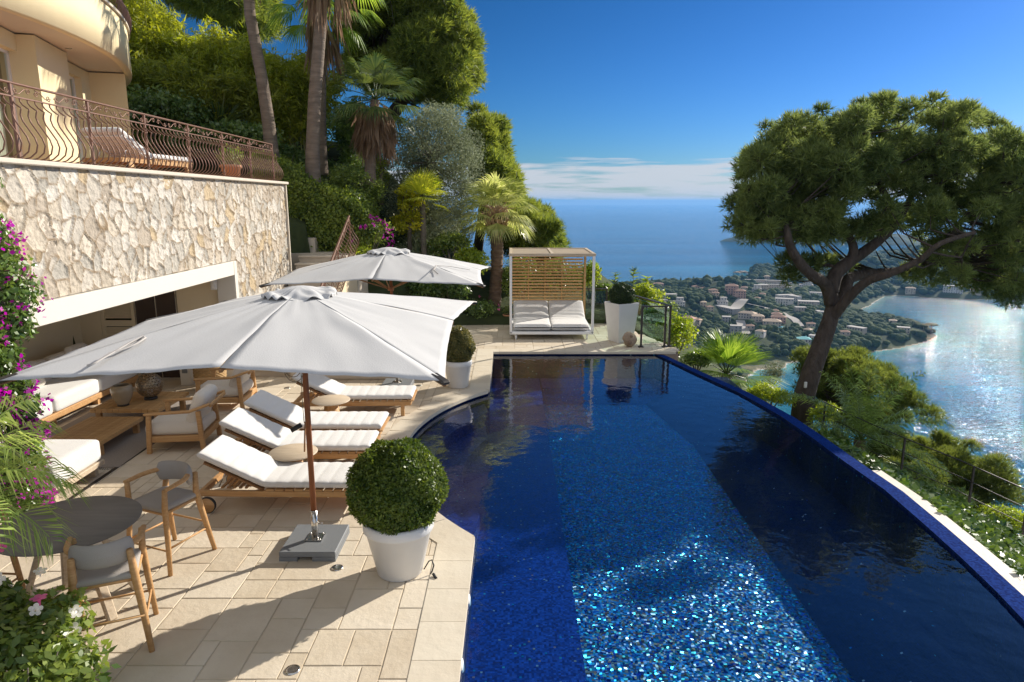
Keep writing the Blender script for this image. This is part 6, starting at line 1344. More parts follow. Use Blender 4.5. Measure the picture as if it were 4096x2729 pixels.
bushv('shrub', 'yellow green bush below the low fan palm along the infinity edge', 2860, 1590, 15.2, 110, 60, 'lime', 2600, .07, 78, aspect=.35)
bushv('shrub', 'pale green leafy bush left of the leaning pine trunk', 3080, 1590, 15.6, 110, 65, 'lime', 2600, .10, 79, aspect=.25)
bushv('shrub', 'sunlit bush at the right foot of the leaning pine trunk', 3300, 1660, 15.4, 80, 60, 'lime', 1800, .08, 80, aspect=.3)
bushv('shrub', 'dark ivy covered mound along the infinity edge beside the pine', 3300, 1770, 13.4, 110, 70, 'shrub_dark', 2600, .07, 81)
bushv('shrub', 'dark bush under the date palm at the infinity edge', 3420, 1880, 12.6, 90, 60, 'shrub_dark', 2200, .07, 82)
bushv('shrub', 'feathery grey green bush in front of the small cove', 3090, 1500, 22, 60, 60, 'olive', 1200, .09, 83, aspect=.25)
bushv('shrub', 'yellowish bush beyond the wire railing at the right edge', 4030, 2080, 12.6, 130, 70, 'lime', 2800, .08, 84, aspect=.3)
bushv('shrub', 'spiky green bush behind the wire railing post', 3780, 1990, 13.6, 120, 60, 'shrub', 2400, .10, 85, aspect=.2)
bushv('shrub', 'low leafy bush behind the lower white coping near the date palm', 3620, 1900, 14.2, 110, 55, 'shrub', 2000, .09, 86, aspect=.25)
bushv('shrub', 'small trimmed bush under the rear parasol near its pole', 1480, 1195, 19.8, 60, 38, 'shrub', 1200, .07, 87)
bushv('shrub', 'dark undergrowth below the olive tree', 1600, 1010, 22, 150, 80, 'shrub_dark', 2400, .12, 88)
bushv('shrub', 'dark undergrowth between the palms and the hedge', 1350, 700, 23, 130, 90, 'shrub_dark', 2600, .13, 89)
bushv('shrub', 'dark undergrowth behind the leaning palm and the railing end', 1150, 640, 22, 110, 70, 'shrub_dark', 2000, .12, 90)
bushv('shrub', 'dark undergrowth under the low pine by the sea', 2160, 1120, 24, 160, 100, 'shrub_dark', 3000, .13, 91)
bushv('shrub', 'dark ground cover bush on the slope behind the terrace', 900, 560, 21.5, 260, 90, 'shrub_dark', 3600, .14, 92)
bushv('shrub', 'dark ground cover bush behind the villa corner', 640, 480, 21, 200, 130, 'shrub_dark', 3600, .14, 93)
for k, (u, v, Y, h) in enumerate(((2535, 1075, 21, 1.1), (2462, 1090, 21.2, .9), (2590, 1110, 20.8, .7))):
    c = atY(u, v, Y); rs = np.random.RandomState(k + 200); t = thing('sprout', ['tallest slender shoot rising against the sea above the white planter', 'slender shoot left of the tallest one above the glass railing', 'short bright shoot right of the tall white planter'][k], 'shoot', (c.x, Y, c.z - h - .6)); mb = MB(); mb.tube([(0, 0, 0), (0, 0, h + .6)], [.012, .005], n=5); mb.build('stem', M['bark_grey'], t)
    n = 60; p = np.zeros((n, 3)); p[:, 2] = .5 + (h + .1) * rs.rand(n); a = rs.rand(n) * 2 * pi; nr = np.stack([np.cos(a), np.sin(a), np.full(n, .3)], 1); V = needles(p, nr, np.full(n, .22), rs, 1, .12, .25); me = np_mesh('leaves', V.reshape(-1, 3), 3); link('leaves', me, M['shrub' if k < 2 else 'lime'], t)
# clipped hedge beside the stairs, made as a leaf skin over a lumpy body
def hedge(name, label, poly_top, y0, y1, zb, m, n, ls, seed):
    rs = np.random.RandomState(seed); x0, x1 = poly_top[0][0], poly_top[-1][0]; zt = lambda x: np.interp(x, [p[0] for p in poly_top], [p[1] for p in poly_top]); t = thing(name, label, 'hedge', ((x0 + x1) / 2, y0, zb)); org = np.array([(x0 + x1) / 2, y0, zb])
    x = rs.uniform(x0, x1, n); f = rs.rand(n); z = np.where(f < .62, zb + (zt(x) - zb) * rs.rand(n), zt(x)); y = np.where(f < .62, y0, y0 + (y1 - y0) * rs.rand(n)); nr = np.where((f < .62)[:, None], np.array([0, -1., .15]), np.array([0, -.1, 1.]))
    e = f > .92; x = np.where(e, x1, x); z = np.where(e, zb + (zt(x) - zb) * rs.rand(n), z); nr = np.where(e[:, None], np.array([1., -.2, .1]), nr)
    b = .10 * np.sin(x * 5 + z * 3) * np.cos(z * 6 + x * 2) + .07 * np.sin(x * 13 + z * 9); p = np.stack([x, y, z], 1) + nr * b[:, None] + rs.normal(size=(n, 3)) * .055 - org
    V = leaf_quads(p, np.full(n, ls), rs, nrm=nr, aspect=.6, spread=.75); me = np_mesh('foliage', V.reshape(-1, 3), 4); link('foliage', me, M[m], t)
    mb = MB(); P = [(p_[0], p_[1] - .16) for p_ in poly_top]; vs = [(x_ - org[0], .14, z_ - zb) for x_, z_ in P] + [(P[-1][0] - org[0] - .1, .14, -.5), (P[0][0] - org[0], .14, -.5)]; k = len(vs); mb.add(vs + [(a, y1 - y0, c_) for a, b_, c_ in vs], [tuple(range(k)), tuple(range(2 * k - 1, k - 1, -1))] + [(i, k + i, k + (i + 1) % k, (i + 1) % k) for i in range(k)]); mb.build('inner_twigs', M['shrub_dark'], t)
hedge('hedge', 'thick clipped green hedge sloping down from the terrace beside the stairs', [(-6.9, 4.75), (-6.2, 4.55), (-5.6, 4.25), (-5.0, 3.85), (-4.4, 3.65), (-3.95, 3.35)], 18.6, 20.2, 2.05, 'hedge', 15000, .085, 95)
# pots behind the terrace railing
for k, (x, y) in enumerate(((-6.35, 15.9),)):
    t = thing('terracotta_pot', ['terracotta pot with a green plant at the far end of the terrace', 'terracotta pot with a green plant, second from the far end of the terrace'][k], 'plant pot', (x, y, 3.91), 0, 'terracotta pots on the terrace'); mb = MB(); mb.lathe([(.001, 0), (.14, 0), (.22, .34), (.24, .35), (.24, .40), (.20, .40), (.19, .34)], n=30); mb.build('pot', M['terracotta'], t)
    rs = np.random.RandomState(k); p, d = clump_pts((0, 0, .58), (.30, .30, .26), 500, rs, .4, .3); me = np_mesh('foliage', leaf_quads(p, np.full(500, .08), rs, nrm=d).reshape(-1, 3), 4); link('foliage', me, M['shrub'], t)
for k, (x, y) in enumerate(((-1.55, 19.75), (-.12, 19.78))):
    t = thing('terracotta_pot', ['small clay pot in the dark planting behind the deck, left one', 'small clay pot in the planting just left of the daybed'][k], 'plant pot', (x, y, 0), 0, 'clay pots behind the deck'); mb = MB(); mb.lathe([(.001, 0), (.10, 0), (.15, .22), (.16, .26), (.13, .26)], n=24); mb.build('pot', M['terracotta'], t)
    rs = np.random.RandomState(k + 9); p, d = clump_pts((0, 0, .36), (.18, .18, .14), 220, rs, .4, .3); me = np_mesh('foliage', leaf_quads(p, np.full(220, .07), rs, nrm=d).reshape(-1, 3), 4); link('foliage', me, M['shrub'], t)
# ivy bed
rs = np.random.RandomState(77); n = 26000; A2 = offs(lo2, -.30); B2_ = offs(cap2, .10); tt_ = rs.rand(n); ss = rs.rand(n) ** .8
def L3(pl, t): P = np.array(pl); s = t * (len(P) - 1); k = np.minimum(s.astype(int), len(P) - 2); f = (s - k)[:, None]; return P[k] * (1 - f) + P[k + 1] * f
a_, b_ = L3(A2, tt_), L3(B2_, tt_); xy = a_ * (1 - ss)[:, None] + b_ * ss[:, None]; z = -.28 + (-1.52 + .28) * ss + .07 * np.sin(xy[:, 0] * 9) * np.cos(xy[:, 1] * 8) + rs.rand(n) * .10; p = np.column_stack([xy, z])
me = np_mesh('ivy', leaf_quads(p, np.full(n, .095), rs, nrm=np.array([[0, 0, 1.2]]).repeat(n, 0), aspect=.8, spread=.6).reshape(-1, 3), 4); tag(link('ivy', me, M['ivy']), 'glossy ivy ground cover filling the bed below the pool lip', 'ivy', kind='stuff')
# ---------------------------------------------------------------- feather palms
def feather(V, base, d0, L, rs, nl=34, ll=.36, arch=.9, wd=.010, twist=.0, droopy=.5):
    d = np.array(d0, float); d /= np.linalg.norm(d); p = np.array(base, float); N_ = 26; pts = [p.copy()]; st = L / N_; v = d.copy()
    for i in range(N_): v = v + np.array([0, 0, -arch / N_ * (0.4 + i / N_)]); v /= np.linalg.norm(v); p = p + v * st; pts.append(p.copy())
    pts = np.array(pts); side = np.cross(d, [0, 0, 1.0]); side /= np.linalg.norm(side) + 1e-9
    for k in range(nl):
        s = .10 + .90 * k / nl; i = min(int(s * N_), N_ - 1); q = pts[i]; tg = pts[i + 1] - pts[i]; tg /= np.linalg.norm(tg); up = np.cross(side, tg); l = ll * (sin(pi * (.12 + .82 * s)) ** .7) * rs.uniform(.85, 1.1)
        for sg in (-1, 1):
            dv = tg * .75 + side * sg * .9 + up * .25 + rs.normal(size=3) * .09; dv /= np.linalg.norm(dv); m_ = q + dv * l * .55; e = q + dv * l + np.array([0, 0, -droopy * l * rs.uniform(.4, 1.0)]); w_ = np.cross(dv, up) * 0 + tg * wd * .9
            V.append([q - w_ * .5, m_ - w_, e, m_ + w_])
    return pts
def feather_palm(name, label, g, c, n, L, m, seed, el=(-.2, 1.35), ll=.36, arch=1.0, wd=.010, trunk_r=.1, nl=34, azr=None, droopy=.5):
    rs = np.random.RandomState(seed); t = thing(name, label, 'palm tree', g); c = Vector(c) - Vector(g); mb = MB(); mb.tube([(0, 0, 0), c], [trunk_r, trunk_r * .9], n=12); mb.build('trunk', M['bark_rough_palm'], t)
    for k in range(n):
        e = el[0] + (el[1] - el[0]) * (k + .5) / n; a = 2.4 * k + rs.normal() * .1 if azr is None else azr[0] + (azr[1] - azr[0]) * ((k * .618) % 1); V = []; pts = feather(V, tuple(c), (cos(a) * cos(e), sin(a) * cos(e), sin(e)), L * rs.uniform(.85, 1.1), rs, nl, ll, arch, wd, droopy=droopy)
        me = np_mesh('frond', np.array(V).reshape(-1, 3), 4); o = link('frond', me, M[m], t); mb = MB(); mb.tube([Vector(q) for q in pts[::3]], [.012 * (1 - .8 * i / 9) for i in range(len(pts[::3]))], n=4, cap=False); mb.build('rachis', M[m], o)
    return t
c = atY(3440, 1760, 13.6); feather_palm('date_palm', 'dark green feather palm arching over the lower coping on the right', (c.x, 13.6, c.z - 1.2), tuple(c), 26, 1.75, 'feather', 71, (-.15, 1.4), .42, 1.15, .016, .13)
c = (-3.62, 4.12, 1.66); feather_palm('pygmy_palm', 'drooping feather palm fronds hanging over the dark table at the left edge', (-4.05, 4.60, .0), c, 18, .76, 'date', 72, (-.10, 1.25), .34, 1.5, .008, .06, 38, droopy=.7)
pt = thing('white_pot', 'white pot holding the drooping palm at the left edge', 'plant pot', (-4.05, 4.60, 0)); mb = MB(); mb.lathe([(.001, 0), (.18, 0), (.27, .50), (.27, .62), (.25, .62), (.23, .55), (.001, .55)], n=36); mb.build('pot', M['white_plastic'], pt)
# ---------------------------------------------------------------- bougainvillea column on the wall, mandevilla in the corner
def climber():
    rs = np.random.RandomState(91); t = thing('bougainvillea', 'climbing bougainvillea with magenta bracts covering the left end of the rubble wall', 'climber', (-5.38, 7.0, 0)); V = []; F = []
    lumps = [(x_ - .06, y_, z_, r_ * .8) for x_, y_, z_, r_ in [(0, .15, 3.75, .34), (.02, -.05, 3.45, .40), (.05, .1, 3.1, .45), (.1, .15, 2.8, .48), (.12, .25, 2.5, .45), (.1, .2, 2.2, .36), (.1, .0, 1.9, .28), (.1, .05, 1.6, .33), (.12, .1, 1.3, .36), (.15, .0, 1.0, .36), (.2, -.1, .7, .38), (.3, -.3, .4, .40), (0, -.4, 3.3, .5), (0, -.5, 2.7, .5), (.1, -.5, 2.0, .5), (.1, -.5, 1.4, .5), (.2, -.6, .8, .5)]]
    for x, y, z, r in lumps:
        n = 620; p, d = clump_pts((x, y, z), (r * .6, r, r * .8), n, rs, .4, .1); V.append(leaf_quads(p, np.full(n, .072), rs, nrm=d + np.array([.4, 0, .2]), aspect=.55, spread=.7))
        k = 26 if z in (3.1, 2.5, 1.6, 1.3, 1.0, .7, .4, 1.4) else 4; pf, df = clump_pts((x + .05, y, z), (r * .62, r, r * .8), k, rs, .85, .1)
        for q in range(5): F.append(leaf_quads(pf + rs.normal(size=pf.shape) * .03, np.full(k, .05), rs, nrm=df, aspect=.8, spread=1))
    link('foliage', np_mesh('foliage', np.concatenate(V).reshape(-1, 3), 4), M['laurel'], t); link('bracts', np_mesh('bracts', np.concatenate(F).reshape(-1, 3), 4), M['magenta'], t)
    mb = MB(); mb.tube([(.05, -.2, 0), (.0, 0, 1.2), (.06, .1, 2.3), (0, 0, 3.7)], [.03, .025, .02, .01], n=7); mb.build('stem', M['bark_grey'], t)
climber()
def flower_bush():
    rs = np.random.RandomState(93); t = thing('mandevilla', 'leafy flowering bush with pink and white trumpets in the bottom left corner', 'flowering plant', (-3.25, 3.95, -.10)); V = []
    for x, y, z, r in [(0, 0, .62, .38), (-.35, .1, .66, .36), (.2, .12, .45, .30), (-.1, .45, .60, .30), (-.45, .4, .70, .3), (.05, -.3, .40, .35), (-.4, -.3, .5, .35), (.3, -.2, .3, .22)]:
        n = 900; p, d = clump_pts((x, y, z), (r, r, r * .85), n, rs, .55, .3); V.append(leaf_quads(p, np.full(n, .075), rs, nrm=d + np.array([0, 0, .4]), aspect=.52, spread=.7))
    link('foliage', np_mesh('foliage', np.concatenate(V).reshape(-1, 3), 4), M['shrub'], t)
    mb = MB()
    for k in range(9): a = k * .7; mb.tube([(0, 0, 0), (cos(a) * .15, sin(a) * .15, .35), (cos(a) * .3, sin(a) * .3, .75)], [.012, .009, .004], n=5)
    mb.build('stems', M['bark_grey'], t)
    fl = [('pink_flower', (-3.62, 4.2, .99), .9), ('pink_flower', (-3.22, 4.2, .80), 1), ('pink_flower', (-3.72, 4.4, .92), .7), ('white_flower', (-3.08, 4.30, .52), 1.1), ('white_flower', (-3.00, 4.22, .40), 1.0), ('white_flower', (-3.55, 4.3, .93), .9), ('white_flower', (-3.3, 4.35, .93), .8), ('white_flower', (-2.98, 4.10, .28), .9), ('pink_flower', (-3.5, 3.95, .95), .8), ('white_flower', (-3.18, 4.1, .82), .8), ('pink_flower', (-3.75, 4.62, 1.0), .7), ('white_flower', (-3.12, 4.38, .62), .9)]
    for m, p, s in fl:
        mb = MB(); rr = random.Random(int(p[0] * 1000)); ax = Vector((rr.uniform(-.2, .7), rr.uniform(-.8, .1), rr.uniform(.5, 1))).normalized(); Q = ax.to_track_quat('Z', 'Y').to_matrix(); org = Vector(t.location)
        def f(u, v):
            a = 2 * pi * v; lobe = .5 + .5 * abs(cos(2.5 * a)) ** .6; r = (.006 + .012 * u if u < .55 else .012 + (u - .55) * .095 * lobe) * s; z = (.055 * min(u, .6) / .6 + .012 * max(0, u - .6)) * s; return Vector(p) - org + Q @ Vector((r * cos(a), r * sin(a), z))
        mb.grid(f, 12, 30); mb.build('flower', M[m], t)
flower_bush()

# ================================================================ THE COAST: WOODS AND HOUSES
def coastmat():
    m = bpy.data.materials.new('hill_tree_leaves'); m.use_nodes = True; nt = m.node_tree; b = nt.nodes['Principled BSDF']; b.inputs['Roughness'].default_value = .9; b.inputs['Specular IOR Level'].default_value = .1
    oi = N(nt, 'ShaderNodeObjectInfo'); g = N(nt, 'ShaderNodeNewGeometry'); n = N(nt, 'ShaderNodeTexNoise'); n.inputs['Scale'].default_value = .55; n.inputs['Detail'].default_value = 6; n.inputs['Roughness'].default_value = .7; nt.links.new(g.outputs['Position'], n.inputs[0])
    f = M_(nt, 'ADD', M_(nt, 'MULTIPLY', M_(nt, 'ADD', oi.outputs['Random'], g.outputs['Random Per Island']), .42), M_(nt, 'MULTIPLY', M_(nt, 'SUBTRACT', n.outputs['Fac'], .5), 1.2), clamp=True)
    r = N(nt, 'ShaderNodeValToRGB'); nt.links.new(f, r.inputs[0]); e = r.color_ramp.elements; e[0].position = .1; e[0].color = (.014, .030, .013, 1); e[1].position = .62; e[1].color = (.050, .075, .024, 1); q = e.new(.95); q.color = (.11, .12, .04, 1); nt.links.new(r.outputs[0], b.inputs['Base Color'])
    bp = N(nt, 'ShaderNodeBump'); bp.inputs['Strength'].default_value = 1; bp.inputs['Distance'].default_value = 1.2; nt.links.new(n.outputs['Fac'], bp.inputs['Height']); nt.links.new(bp.outputs[0], b.inputs['Normal']); return m
M['coast_tree'] = coastmat()
def blob(seed, sub, tall=1.0, cyp=False):
    bm = bmesh.new(); bmesh.ops.create_icosphere(bm, subdivisions=sub, radius=1)
    for v in bm.verts:
        c = v.co; k = 1 + .30 * mnoise.noise(c * 1.7 + Vector((seed, 0, 0))) + .22 * mnoise.noise(c * 4.1 + Vector((seed, 3, 0))) + (.12 * mnoise.noise(c * 9) if sub > 2 else 0)
        if cyp: v.co = Vector((c.x * k * .28 * (1 - .45 * max(c.z, -.2)), c.y * k * .28 * (1 - .45 * max(c.z, -.2)), c.z * 1.15 * k + .9))
        else: v.co = Vector((c.x * k, c.y * k, c.z * k * .72 * tall + .55))
    V = np.array([v.co[:] for v in bm.verts], np.float32); bm.faces.ensure_lookup_table(); F = np.array([[v.index for v in f.verts] for f in bm.faces], np.int32); bm.free(); return V, F
rs = np.random.RandomState(8)
# candidate spots: a jittered lattice over the part of the coast the bay window shows
def visible_mask(x, y, z):
    d = y * cos(PITCH) + (CAMZ - z) * sin(PITCH); u = 2048 + FPX * x / d; v = 1364.5 - FPX * (-(CAMZ - z) * cos(PITCH) + y * sin(PITCH)) / d; return d, u, v
houses = [  # u, v, width m, depth m, height m, yaw, wall, roof, kind, label
 (2633, 1152, 20, 12, 6, .1, 'pink', 'tile', 'hip', 'pink house nearest the top left of the town, among trees by the sea'),
 (2781, 1162, 13, 9, 6, .3, 'cream', 'tile', 'hip', 'orange roofed house close to the shore left of the tall dark tree'),
 (2812, 1166, 12, 8, 5, -.2, 'cream', 'tile', 'hip', 'small cream house right beside the orange roofed one near the shore'),
 (2852, 1176, 14, 9, 5, .2, 'cream', 'tile', 'hip', 'low orange roofed house below the shore line, right of the tall dark tree'),
 (2925, 1178, 20, 13, 11, .1, 'salmon', 'tile', 'hip', 'large salmon pink mansion in the middle of the town'),
 (2955, 1188, 20, 12, 8, .1, 'salmon', 'tile', 'hip', 'long salmon building joined below the pink mansion'),
 (2618, 1181, 16, 10, 4, .3, 'white', 'flat', 'flat', 'low white flat roofed house at the far left behind the railing plants'),
 (2682, 1190, 18, 10, 4, .2, 'white', 'flat', 'flat', 'white flat roofed villa left, above the terraced field'),
 (2715, 1218, 16, 11, 7, .3, 'white', 'flat', 'modern', 'modern white stepped villa right behind the glass railing corner'),
 (2888, 1216, 16, 12, 8, .2, 'white', 'flat', 'modern', 'white blocky house above the long car park roof'),
 (2905, 1243, 46, 13, 4, -.9, 'grey', 'flat', 'flat', 'long grey flat roof stepping down beside the road'),
 (2752, 1305, 20, 13, 9, -.35, 'cream', 'pink', 'hip', 'big cream house with a broad pink roof nearest the camera on the left'),
 (2790, 1312, 7, 7, 9, -.3, 'cream', 'pink', 'hip', 'little round ended tower beside the broad pink roofed house'),
 (2904, 1296, 12, 9, 8, .1, 'grey', 'flat', 'flat', 'grey cubic house in the woods left of the pool villa'),
 (2942, 1335, 15, 9, 8, .1, 'grey', 'flat', 'flat', 'grey building behind the low fan palm'),
 (2975, 1172, 12, 9, 8, 0, 'cream', 'tile', 'hip', 'tan house just right of the salmon mansion'),
 (3022, 1170, 20, 12, 11, .1, 'white', 'flat', 'modern', 'tall white apartment house right of the salmon mansion'),
 (3052, 1155, 18, 11, 6, .2, 'cream', 'flat', 'flat', 'cream house directly under the terraced hotel'),
 (3028, 1131, 60, 14, 4, .05, 'cream', 'flat', 'terrace', 'upper long terraced apartment block near the headland'),
 (3108, 1138, 58, 14, 5, .05, 'cream', 'flat', 'terrace', 'right hand long terraced apartment block near the headland'),
 (3100, 1152, 62, 12, 4, .05, 'cream', 'flat', 'terrace', 'lower long terraced apartment block near the headland'),
 (3222, 1155, 28, 14, 11, .2, 'white', 'flat', 'modern', 'large white hotel against the dark trees left of the pine trunk'),
 (3140, 1200, 34, 11, 7, .6, 'white', 'flat', 'flat', 'upper wing of the white curved hotel'),
 (3136, 1220, 30, 11, 9, .0, 'white', 'flat', 'windows', 'lower wing of the white hotel with rows of windows'),
 (3178, 1210, 20, 11, 9, -.6, 'white', 'flat', 'windows', 'right wing of the white hotel bending towards the camera'),
 (3232, 1228, 34, 16, 8, .1, 'stone', 'flat', 'flat', 'pale stone building touching the left edge of the pine trunk'),
 (3030, 1284, 16, 12, 6, .2, 'cream', 'pale', 'hip', 'cream villa with a pale round roof left of the pool villa'),
 (2990, 1272, 24, 12, 6, -.3, 'stone', 'pale', 'hip', 'long stone house above the steep lane'),
 (3106, 1272, 14, 12, 5, 0, 'cream', 'tile', 'hip', 'small orange roofed pavilion above the pool villa'),
 (3113, 1285, 20, 12, 5, 0, 'salmon', 'tile', 'hip', 'orange roofed house directly behind the pool villa'),
 (3086, 1303, 24, 14, 5, .1, 'cream', 'pale', 'hip', 'cream pool villa with a sunny terrace in the centre of the slope'),
 (3041, 1348, 12, 9, 6, -.3, 'white', 'pale', 'hip', 'white two storey villa with a small hipped roof below the pool villa'),
 (3200, 1245, 16, 9, 5, .3, 'stone', 'flat', 'flat', 'grey stone house beside the curved road'),
 (3214, 1374, 16, 12, 5, .2, 'white', 'turq', 'hip', 'house with a turquoise roof just left of the trunk above the beach'),
 (3378, 1356, 11, 9, 8, .2, 'cream', 'tile', 'hip', 'cream house with an orange roof on the peninsula right of the trunk'),
 (3425, 1330, 24, 10, 6, -.5, 'stone', 'flat', 'flat', 'long grey ruin like building on the peninsula'),
 (3612, 1328, 16, 9, 5, .1, 'cream', 'flat', 'flat', 'pale house near the tip of the peninsula'),
 (3570, 1300, 10, 8, 5, .1, 'stone', 'pale', 'hip', 'small house among the trees in the middle of the peninsula'),
 (3068, 1118, 12, 9, 6, .1, 'cream', 'pale', 'hip', 'house on the wooded headland above the terraced hotel'),
 (3055, 1118, 10, 8, 5, -.2, 'stone', 'tile', 'hip', 'second house on the wooded headland, slightly left'),
 (3264, 1190, 24, 10, 7, .1, 'white', 'flat', 'windows', 'blue white building half hidden by the pine trunk'),
 (3810, 1170, 34, 12, 10, .1, 'white', 'flat', 'windows', 'large white building on the far shore under the pine crown'),
 (3640, 1175, 18, 10, 8, .1, 'cream', 'pale', 'hip', 'pale villa on the far shore left of the large white one'),
 (3900, 1180, 18, 10, 7, .1, 'cream', 'tile', 'hip', 'villa on the far shore right of the large white one'),
 (3470, 1150, 18, 10, 7, .1, 'white', 'pale', 'hip', 'white villa on the far hillside seen between the limbs of the pine'),
 (2650, 1215, 14, 9, 4, .2, 'cream', 'flat', 'flat', 'low cream house beside the stepped field terraces'),
 (2862, 1190, 10, 8, 5, .1, 'cream', 'tile', 'hip', 'small house in the trees left of the salmon mansion'),
 (2838, 1240, 10, 8, 4, .4, 'cream', 'tile', 'hip', 'tiny orange roofed cottage on the green slope'),
 (2812, 1222, 9, 7, 4, .1, 'cream', 'pale', 'hip', 'tiny pale cottage on the green slope, left of the orange roofed one')]
HC = {'pink': (.44, .31, .25), 'salmon': (.42, .27, .21), 'cream': (.46, .38, .29), 'white': (.56, .53, .49), 'grey': (.30, .29, .28), 'stone': (.42, .37, .31)}
RC = {'tile': (.30, .18, .125), 'pink': (.46, .27, .19), 'pale': (.50, .38, .27), 'flat': (.38, .35, .32), 'turq': (.22, .52, .52)}
for k, c in HC.items(): M['wall_' + k] = mat('wall_' + k, c, .9, var=.08, vs=.3)
for k, c in RC.items(): M['roof_' + k] = mat('roof_' + k, c, .9, var=.18, vs=.8)
M['far_window'] = mat('far_window', (.04, .05, .07), .2)
occupied = []
def house(u, v, w_, d_, h_, yaw, wc, rc, kind, label, k):
    q = on_land(u, v)
    if q is None: return
    w_ *= .80; d_ *= .85; x, y, z, t_ = q; occupied.append((x, y, max(w_, d_) * .75)); yaw2 = yaw - atan2(x, y) * 1.0
    zmin = float(min(terrain_z(x + a * w_ / 2, y + b * d_ / 2) for a in (-1, 1) for b in (-1, 1))); t = thing('house', label, 'house', (x, y, zmin - .5), yaw2, 'houses on the coast'); H = h_ + (z - zmin) + .5
    st_ = [(0, 0, w_, d_, H)]
    if kind == 'modern': st_ = [(0, 0, w_, d_, H * .6), (w_ * .12, d_ * .12, w_ * .6, d_ * .6, H)]
    if kind == 'terrace': st_ = [(0, -d_ * .3, w_, d_ * .5, H * .5), (w_ * .04, 0, w_ * .94, d_ * .5, H * .8), (-w_ * .04, d_ * .3, w_ * .8, d_ * .4, H * 1.1)]
    mb = MB()
    for (cx, cy, a, b, hh) in st_: mb.box((cx, cy, hh / 2), (a, b, hh))
    wl = mb.build('walls', M['wall_' + wc], t); mb = MB()
    if kind == 'hip':
        a, b = w_ / 2 + .5, d_ / 2 + .5; r = max(0.0, a - b); hr = min(d_, 12) * .22; mb.add([(-a, -b, H), (a, -b, H), (a, b, H), (-a, b, H), (-r, 0, H + hr), (r, 0, H + hr)], [(0, 1, 5, 4), (1, 2, 5), (2, 3, 4, 5), (3, 0, 4), (3, 2, 1, 0)])
        mb.box((a * .3, b * .3, H + hr * .8), (.7, .7, 1.6))
    else:
        for (cx, cy, a, b, hh) in st_: mb.box((cx, cy, hh + .15), (a + .5, b + .5, .3))
    mb.build('roof', M['roof_' + rc], t); nfl = max(1, int(h_ / 3)); rr = random.Random(k)
    wm = None; cnt = 0
    for (cx, cy, a, b, hh) in st_:
        for f in range(max(1, int(hh / 3.1))):
            zz = hh - 1.7 - f * 3.0
            if zz < 1: continue
            nw = max(2, min(int(a / 3.2), 12))
            for i in range(nw):
                if cnt > 34: break
                if rr.random() < .12: continue
                if wm is None: wm = MB().box((0, 0, 0), (1.2, .12, 1.6)).build('window', M['far_window'], t); o = wm
                else: o = bpy.data.objects.new('window', wm.data); col.objects.link(o); o.parent = t
                o.location = (cx - a / 2 + a * (i + .5) / nw, cy - b / 2 - .02, zz); cnt += 1
for k, h in enumerate(houses): house(*h, k)
rh = random.Random(12); ex = 0; used_lb = set()
for k in range(60):
    u, v = rh.uniform(2560, 3290), rh.uniform(1158, 1380)
    q = on_land(u, v)
    if q is None or q[2] < SEA + 4 or any(hypot(q[0] - o_[0], q[1] - o_[1]) < o_[2] + 12 for o_ in occupied): continue
    wc, rc = rh.choice([('cream', 'tile'), ('cream', 'pale'), ('white', 'flat'), ('stone', 'tile')]); ex += 1
    nm = {('cream', 'tile'): 'small cream house with an orange roof', ('cream', 'pale'): 'small cream house with a pale roof', ('white', 'flat'): 'small white flat roofed house', ('stone', 'tile'): 'small stone house with an orange roof'}[(wc, rc)]
    lm = min(((2925, 1178, 'salmon mansion'), (3136, 1215, 'white bent hotel'), (3086, 1303, 'pool villa'), (2905, 1243, 'long grey flat roof'), (2752, 1305, 'broad pink roof'), (3080, 1140, 'terraced apartment blocks'), (2715, 1218, 'white stepped villa'), (3214, 1374, 'turquoise roof'), (2633, 1160, 'seaside pink house'), (2941, 1340, 'grey building by the fan palm')), key=lambda q_: hypot(q_[0] - u, q_[1] - v))
    lb = nm + ', ' + (('left of' if u < lm[0] else 'right of') if abs(u - lm[0]) > abs(v - lm[1]) else ('above' if v < lm[1] else 'below')) + ' the ' + lm[2]
    if lb in used_lb: continue
    used_lb.add(lb)
    house(u, v, rh.uniform(9, 13), rh.uniform(7, 9), rh.uniform(3.5, 6), rh.uniform(-.5, .5), wc, rc, 'hip' if rc != 'flat' else 'flat', lb, 100 + k)
    if ex >= 16: break
pv = on_land(3092, 1300)
if pv: mb = MB(); mb.lathe([(.001, .3), (6, .3), (6, .1)], n=24); M['pool_far'] = mat('far_pool', (.10, .45, .60), .1); o = mb.build('swimming_pool', M['pool_far']); o.location = (pv[0] + 2, pv[1] - 10, float(terrain_z(pv[0] + 2, pv[1] - 10)) + .6); o.scale = (1.2, .6, 1); tag(o, 'tiny turquoise swimming pool beside the cream villa on the slope', 'swimming pool'); occupied.append((pv[0] + 2, pv[1] - 10, 9))
